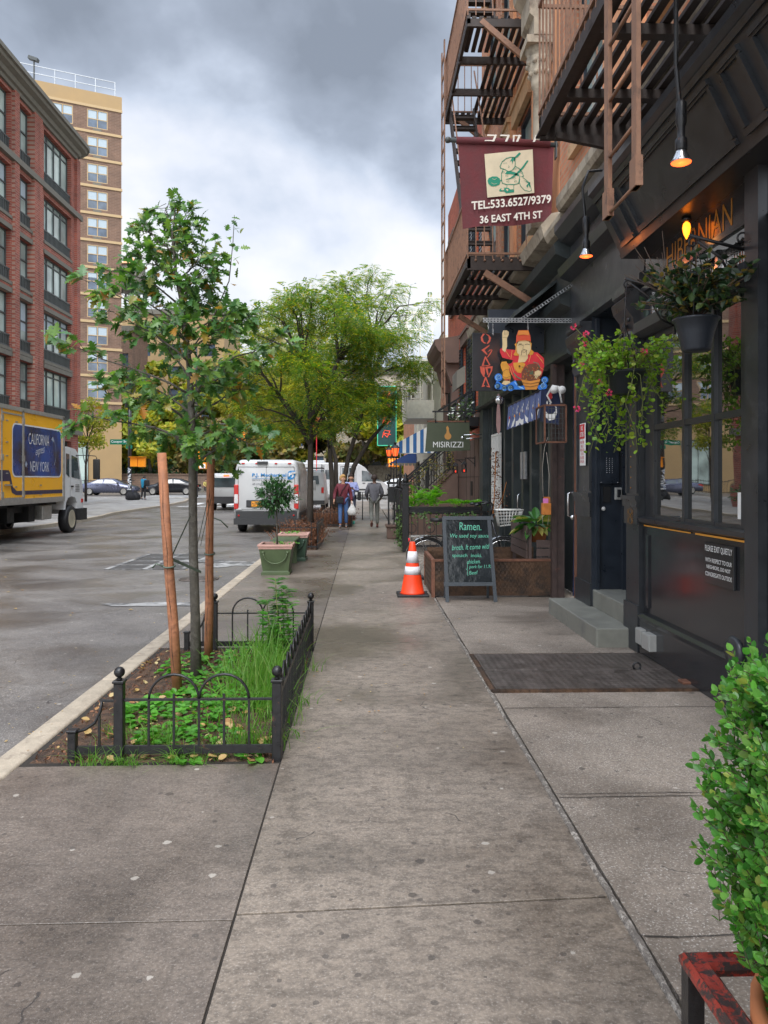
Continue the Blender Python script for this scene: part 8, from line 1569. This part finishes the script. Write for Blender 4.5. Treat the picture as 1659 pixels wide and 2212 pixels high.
def person(label,x,y,z,H,yaw,J,top,bottom,shoes,hairm,skinm='skin',hair='short',topz=.80,bulk=1.0,shoes2=None,female=False):
    """J: joint dict in body space (forward=-Y, metres for a 1.7 m person)"""
    t=thing('person',label,'person',(x,y,z)); k=H/1.7; c_,s_=math.cos(yaw),math.sin(yaw)
    W=lambda p:(x+k*(p[0]*c_-p[1]*s_),y+k*(p[0]*s_+p[1]*c_),z+k*p[2])
    D=dict(pel=(0,0,.93),waist=(0,.0,1.08),chest=(0,0,1.27),neck=(0,0,1.43),neck2=(0,-.01,1.50),head=(0,-.02,1.58),crown=(0,-.01,1.655),shL=(-.17,0,1.38),shR=(.17,0,1.38),elL=(-.24,.03,1.12),elR=(.24,.03,1.12),wrL=(-.25,-.06,.88),wrR=(.25,-.06,.88),hipL=(-.09,0,.90),hipR=(.09,0,.90),knL=(-.10,-.03,.49),knR=(.10,.03,.49),anL=(-.10,0,.09),anR=(.10,.10,.12),toL=(-.11,-.17,.03),toR=(.11,-.06,.03)); D.update(J)
    A=V(*D['wrL'])-V(*D['elL']); 
    js=[];es=[];ix={}
    def J_(n,r,p=None,par=None):
        ix[n]=len(js); js.append((W(D[n] if p is None else p),r*k)); 
        if par: es.append((ix[par],ix[n]))
    J_('pel',.115);J_('waist',.10,None,'pel');J_('chest',.12,None,'waist');J_('neck',.055,None,'chest');J_('neck2',.05,None,'neck');J_('head',.083,None,'neck2');J_('crown',.07,None,'head')
    for S_ in 'LR':
        J_('sh'+S_,.055,None,'chest');J_('el'+S_,.040,None,'sh'+S_);J_('wr'+S_,.026,None,'el'+S_)
        d=(V(*D['wr'+S_])-V(*D['el'+S_])).normalized(); pm=V(*D['wr'+S_])+d*.06; J_('pm'+S_,.030,tuple(pm),'wr'+S_)
        sd=V(0,1,0) if abs(d.y)<.7 else V(1,0,0); fwd=V(0,-1,0)
        for i,(o_,L_) in enumerate(((-.024,.062),(-.009,.070),(.007,.066),(.022,.052))):
            f0=pm+sd*o_+d*.02; f1=f0+d*L_*.5; f2=f1+(d*.8+V(-.4 if S_=='R' else .4,0,0)).normalized()*L_*.5; J_('f%d%s'%(i,S_),.0095,tuple(f0+d*.012),'pm'+S_); J_('g%d%s'%(i,S_),.0085,tuple(f1),'f%d%s'%(i,S_)); J_('h%d%s'%(i,S_),.007,tuple(f2),'g%d%s'%(i,S_))
        th=pm-sd*.03-d*.02; J_('t0'+S_,.011,tuple(th),'pm'+S_); J_('t1'+S_,.008,tuple(th-sd*.015+d*.04),'t0'+S_)
        J_('hip'+S_,.085,None,'pel');J_('kn'+S_,.055,None,'hip'+S_);J_('an'+S_,.036,None,'kn'+S_);J_('to'+S_,.032,None,'an'+S_)
    skin('body',js,es,skinm,t)
    # clothes follow the same joints with more girth
    g_=bulk; a=[(W((0,D['pel'][1],topz)),.135*k*g_),(W(D['waist']),.135*k*g_),(W(D['chest']),.150*k*g_),(W((D['neck'][0],D['neck'][1],D['neck'][2]-.02)),.075*k)]; e=[(0,1),(1,2),(2,3)]
    for S_ in 'LR': i=len(a); a+=[(W(D['sh'+S_]),.076*k*g_),(W(D['el'+S_]),.058*k*g_),(W(V(*D['wr'+S_]).lerp(V(*D['el'+S_]),.1)),.042*k*g_)]; e+=[(2,i),(i,i+1),(i+1,i+2)]
    skin('jacket',a,e,top,t,1)
    a=[(W((0,D['pel'][1],.96)),.125*k)]; e=[]
    for S_ in 'LR':
        i=len(a); kk=V(*D['kn'+S_]);an=V(*D['an'+S_]); a+=[(W(D['hip'+S_]),.098*k),(W(kk),.072*k),(W(kk.lerp(an,.92)),.058*k)]; e+=[(0,i),(i,i+1),(i+1,i+2)]
    skin('trousers',a,e,bottom,t)
    for S_ in 'LR':
        an=V(*D['an'+S_]);to=V(*D['to'+S_]); h_=an-(to-an)*.28; h_.z=an.z-.045; skin('shoe',[(W(an),.045*k),(W(h_),.042*k),(W(an.lerp(to,.6)),.044*k),(W(to),.036*k)],[(0,1),(0,2),(2,3)],(shoes2 or shoes) if S_=='R' else shoes,t)
    hd=V(*D['head']); fy=V(D.get('look',(0,-1,0))[0],D.get('look',(0,-1,0))[1],0).normalized(); sd=V(-fy.y,fy.x,0)
    q=MB(); hc=hd+V(0,0,.035)-fy*.022
    N1,N2=18,11; vs=[]
    for i in range(N2+1):
        for j in range(N1):
            ph=PI*i/N2*.62 if hair=='short' else PI*i/N2*.70; th=2*PI*j/N1; d=fy*math.cos(th)*math.sin(ph)+sd*math.sin(th)*math.sin(ph)+V(0,0,math.cos(ph)); f=max(0,d.dot(fy)); R0_=.104+(.020*noise.noise(d*9+V(x,0,0)) if hair=='curly' else .004)+(.018 if hair=='curly' else 0); R0_*=(.55 if (f>.30 and d.z<.52) else 1); vs.append(W(hc+V(d.x*R0_*.95,d.y*R0_*1.02,d.z*R0_*1.08)))
    q.add(vs,[(i*N1+j,i*N1+(j+1)%N1,(i+1)*N1+(j+1)%N1,(i+1)*N1+j) for i in range(N2) for j in range(N1)],True)
    if hair=='bun': q.lathe([(.001,-.04),(.035,-.02),(.045,.01),(.03,.04),(.001,.05)],W(hc+V(0,0,.12)-fy*.03),10)
    q.build('hair',hairm,t)
    # face: eyes, nose, mouth, ears
    q=MB(); nz=hd+fy*.088; q.add([W(nz+V(0,0,.025)),W(nz+sd*.014-V(0,0,.018)),W(nz-sd*.014-V(0,0,.018)),W(nz+fy*.022-V(0,0,.012))],[(0,1,3),(0,3,2),(1,2,3)])
    for s__ in (-1,1): q.lathe([(.001,-.02),(.014,-.012),(.016,.01),(.001,.024)],W(hd+sd*s__*.086+V(0,0,.0)),8)
    q.build('nose_and_ears',skinm,t); q=MB()
    for s__ in (-1,1): q.lathe([(.001,-.006),(.009,0),(.001,.006)],W(hd+fy*.083+sd*s__*.032+V(0,0,.02)),8)
    c0=hd+fy*.080-V(0,0,.045); q.add([W(c0-sd*.024),W(c0+sd*.024),W(c0+sd*.018-V(0,0,.010)),W(c0-sd*.018-V(0,0,.010))],[(0,1,2,3)]); q.build('eyes_and_mouth','hair_dark',t); return t,W
fr=0
p1_,W1_=person('woman with curly blond hair in maroon coat and jeans carrying a white bag',-.66,24.5,0,1.66,0.0,dict(knL=(-.09,-.10,.50),anL=(-.09,-.14,.09),toL=(-.10,-.33,.035),knR=(.10,.02,.50),anR=(.10,.12,.10),toR=(.10,-.04,.03),elL=(-.27,.02,1.12),wrL=(-.29,-.10,.90),elR=(.25,.03,1.10),wrR=(.28,-.03,.86),look=(.55,-1,0)),'coat_maroon','jeans_blue','shoe_grey','hair_blond',hair='curly',topz=.74,bulk=1.12)
q=MB(); q.rbox(-.66-.22,-.66+.02,24.28,24.38,.78,1.0,.03); q.tube([(-.66+.14,24.42,1.42),(-.66-.02,24.34,1.2),(-.66-.10,24.33,1.0)],.012,5); q.tube([(-.66+.14,24.42,1.42),(-.66+.13,24.56,1.42),(-.66-.1,24.62,1.1)],.012,5); tag(q.build('shoulder_bag','bag_black',org=(-.7,24.3,.8)),'black shoulder bag at the front of the maroon coat','bag')
q=MB(); bx_,by_=-.66+.29,24.45; q.loft([[(bx_+r_*math.cos(a)*(1+.1*math.sin(3*a+z*9)),by_+r_*.6*math.sin(a),z) for a in [i*PI/6 for i in range(12)]] for z,r_ in ((.40,.08),(.43,.13),(.52,.15),(.62,.11),(.72,.05),(.80,.025),(.84,.03))]); tag(q.build('shopping_bag','plastic_bag',org=(bx_,by_,.4)),'white plastic carrier bag hanging from the hand of the woman in maroon','bag')
p2_,_=person('young woman in lilac hooded top looking down at her phone',-.44,26.6,0,1.72,0.0,dict(elL=(-.24,-.02,1.13),wrL=(-.07,-.22,1.20),elR=(.24,-.02,1.13),wrR=(.07,-.22,1.20),head=(0,-.05,1.56),crown=(0,-.04,1.63),knR=(.08,-.08,.50),anR=(.08,-.08,.10),toR=(.09,-.27,.03),anL=(-.09,.12,.11),toL=(-.09,-.04,.03)),'hoodie_lilac','trousers_navy','shoe_orange','hair_dark',hair='bun',topz=.86,shoes2='shoe_teal')
q=MB(); q.rbox(-.44-.07,-.44+.07,26.31,26.325,1.20,1.28,.005,1); tag(q.build('phone','bag_black',org=(-.44,26.3,1.2)),'dark phone held by the young woman in the lilac top','phone'); q=MB(); q.rbox(-.44+.22,-.44+.34,26.45,26.75,.82,1.12,.03); q.tube([(-.44+.26,26.6,1.12),(-.44+.12,26.55,1.42)],.012,5); tag(q.build('tote_bag','bag_black',org=(-.2,26.6,.85)),'black tote hanging at the side of the young woman in lilac','bag')
p3_,_=person('man in grey jacket and grey trousers walking away along the pavement',.33,24.3,0,1.68,PI+.05,dict(knL=(-.10,-.06,.50),anL=(-.10,-.03,.09),toL=(-.11,-.20,.03),knR=(.10,.05,.50),anR=(.10,.27,.20),toR=(.10,.17,.05),elL=(-.26,.0,1.12),wrL=(-.22,-.14,.96),elR=(.26,.0,1.12),wrR=(.22,-.14,.96)),'jacket_grey','trousers_grey','shoe_brown','hair_dark','skin_dark',topz=.82,bulk=1.15)
zq=rz(53.5)+.12
p4_,_=person('person in bright blue coat with dark backpack beside the rubbish bags',-15.2,53.5,zq,1.7,PI-.5,dict(neck2=(0,-.06,1.47),head=(0,-.10,1.52),crown=(0,-.12,1.59),elR=(.24,-.1,1.15),wrR=(.15,-.3,1.1)),'coat_blue','trousers_black','shoe_grey','hair_dark',topz=.80,bulk=1.2)
q=MB(); q.rbox(-15.1,-14.75,53.15,53.45,zq+.95,zq+1.38,.08,3); tag(q.build('backpack','bag_black',org=(-14.9,53.3,zq+1)),'dark backpack on the back of the person in blue','backpack')
for i,(x,y,r_,lab) in enumerate(((-15.75,53.4,.34,'grey black rubbish sack, nearest the person in blue'),(-16.15,53.7,.36,'grey black rubbish sack leaning on the stickered pole'),(-15.95,53.1,.28,'smaller grey rubbish sack in front of the pair by the pole'))):
    q=MB(); q.loft([[(x+rr*math.cos(a)*(1+.12*math.sin(5*a+i+z)),y+rr*math.sin(a)*(1+.1*math.sin(4*a)),zq+z) for a in [k*PI/8 for k in range(16)]] for z,rr in ((0,r_*.7),(.08,r_),(.3,r_*.95),(.48,r_*.6),(.58,r_*.2),(.66,r_*.28))]); tag(q.build('rubbish_bag','bag_grey' if 'bag_grey' in M else 'bag_black',org=(x,y,zq)),lab,'rubbish bag','rubbish bags at the pole')
p5_,_=person('seated person in pale yellow jacket against the far brown wall',-17.0+.6,80.3,.18,1.7,.3,dict(pel=(0,.2,.55),waist=(0,.18,.72),chest=(0,.10,.92),neck=(0,.02,1.08),neck2=(0,0,1.14),head=(0,-.03,1.22),crown=(0,-.03,1.29),shL=(-.18,.08,1.02),shR=(.18,.08,1.02),elL=(-.24,-.05,.80),elR=(.24,-.05,.80),wrL=(-.14,-.25,.66),wrR=(.14,-.25,.66),hipL=(-.1,.15,.53),hipR=(.1,.15,.53),knL=(-.14,-.3,.55),knR=(.14,-.3,.55),anL=(-.14,-.3,.1),anR=(.14,-.3,.1),toL=(-.15,-.48,.03),toR=(.15,-.48,.03)),'coat_yellow','trousers_black','shoe_grey','hair_dark',topz=.58,bulk=1.1)
q=MB(); q.rbox(-17.3,-15.4,80.35,80.9,.05,.62,.03); tag(q.build('stone_seat','stone_belt',org=(-16.4,80.6,0)),'low stone block under the person in the pale yellow jacket','seat')
# parked bicycle by the far bed and a litter bin
pb=thing('parked_bicycle','dark bicycle locked upright near the far bed behind the young woman','bicycle',(-.05,29.5,0)); 
for y in (29.0,30.05):
    q=MB(); q.loft([[(-.05+.02*math.sin(b),y+(.31+.02*math.cos(b))*math.cos(a),.34+(.31+.02*math.cos(b))*math.sin(a)) for b in [j*PI/3 for j in range(6)]] for a in [i*2*PI/20 for i in range(21)]],caps=False)
    for k in range(9): a=k*2*PI/9; q.bar((-.05,y,.34),(-.05,y+.3*math.cos(a),.34+.3*math.sin(a)),.006)
    q.build('wheel','rubber',pb)
q=MB()
for a,b in (((29.2,.85),(29.0,.34)),((29.2,.85),(29.6,.35)),((29.6,.35),(29.85,.85)),((29.2,.8),(29.8,.8)),((29.6,.35),(30.05,.34)),((29.2,.85),(29.2,1.05))): q.tube([(-.05,a[0],a[1]),(-.05,b[0],b[1])],.016,6)
q.tube([(-.35,29.15,1.08),(-.05,29.2,1.05),(.25,29.15,1.08)],.013,6); q.build('frame','black_iron',pb)
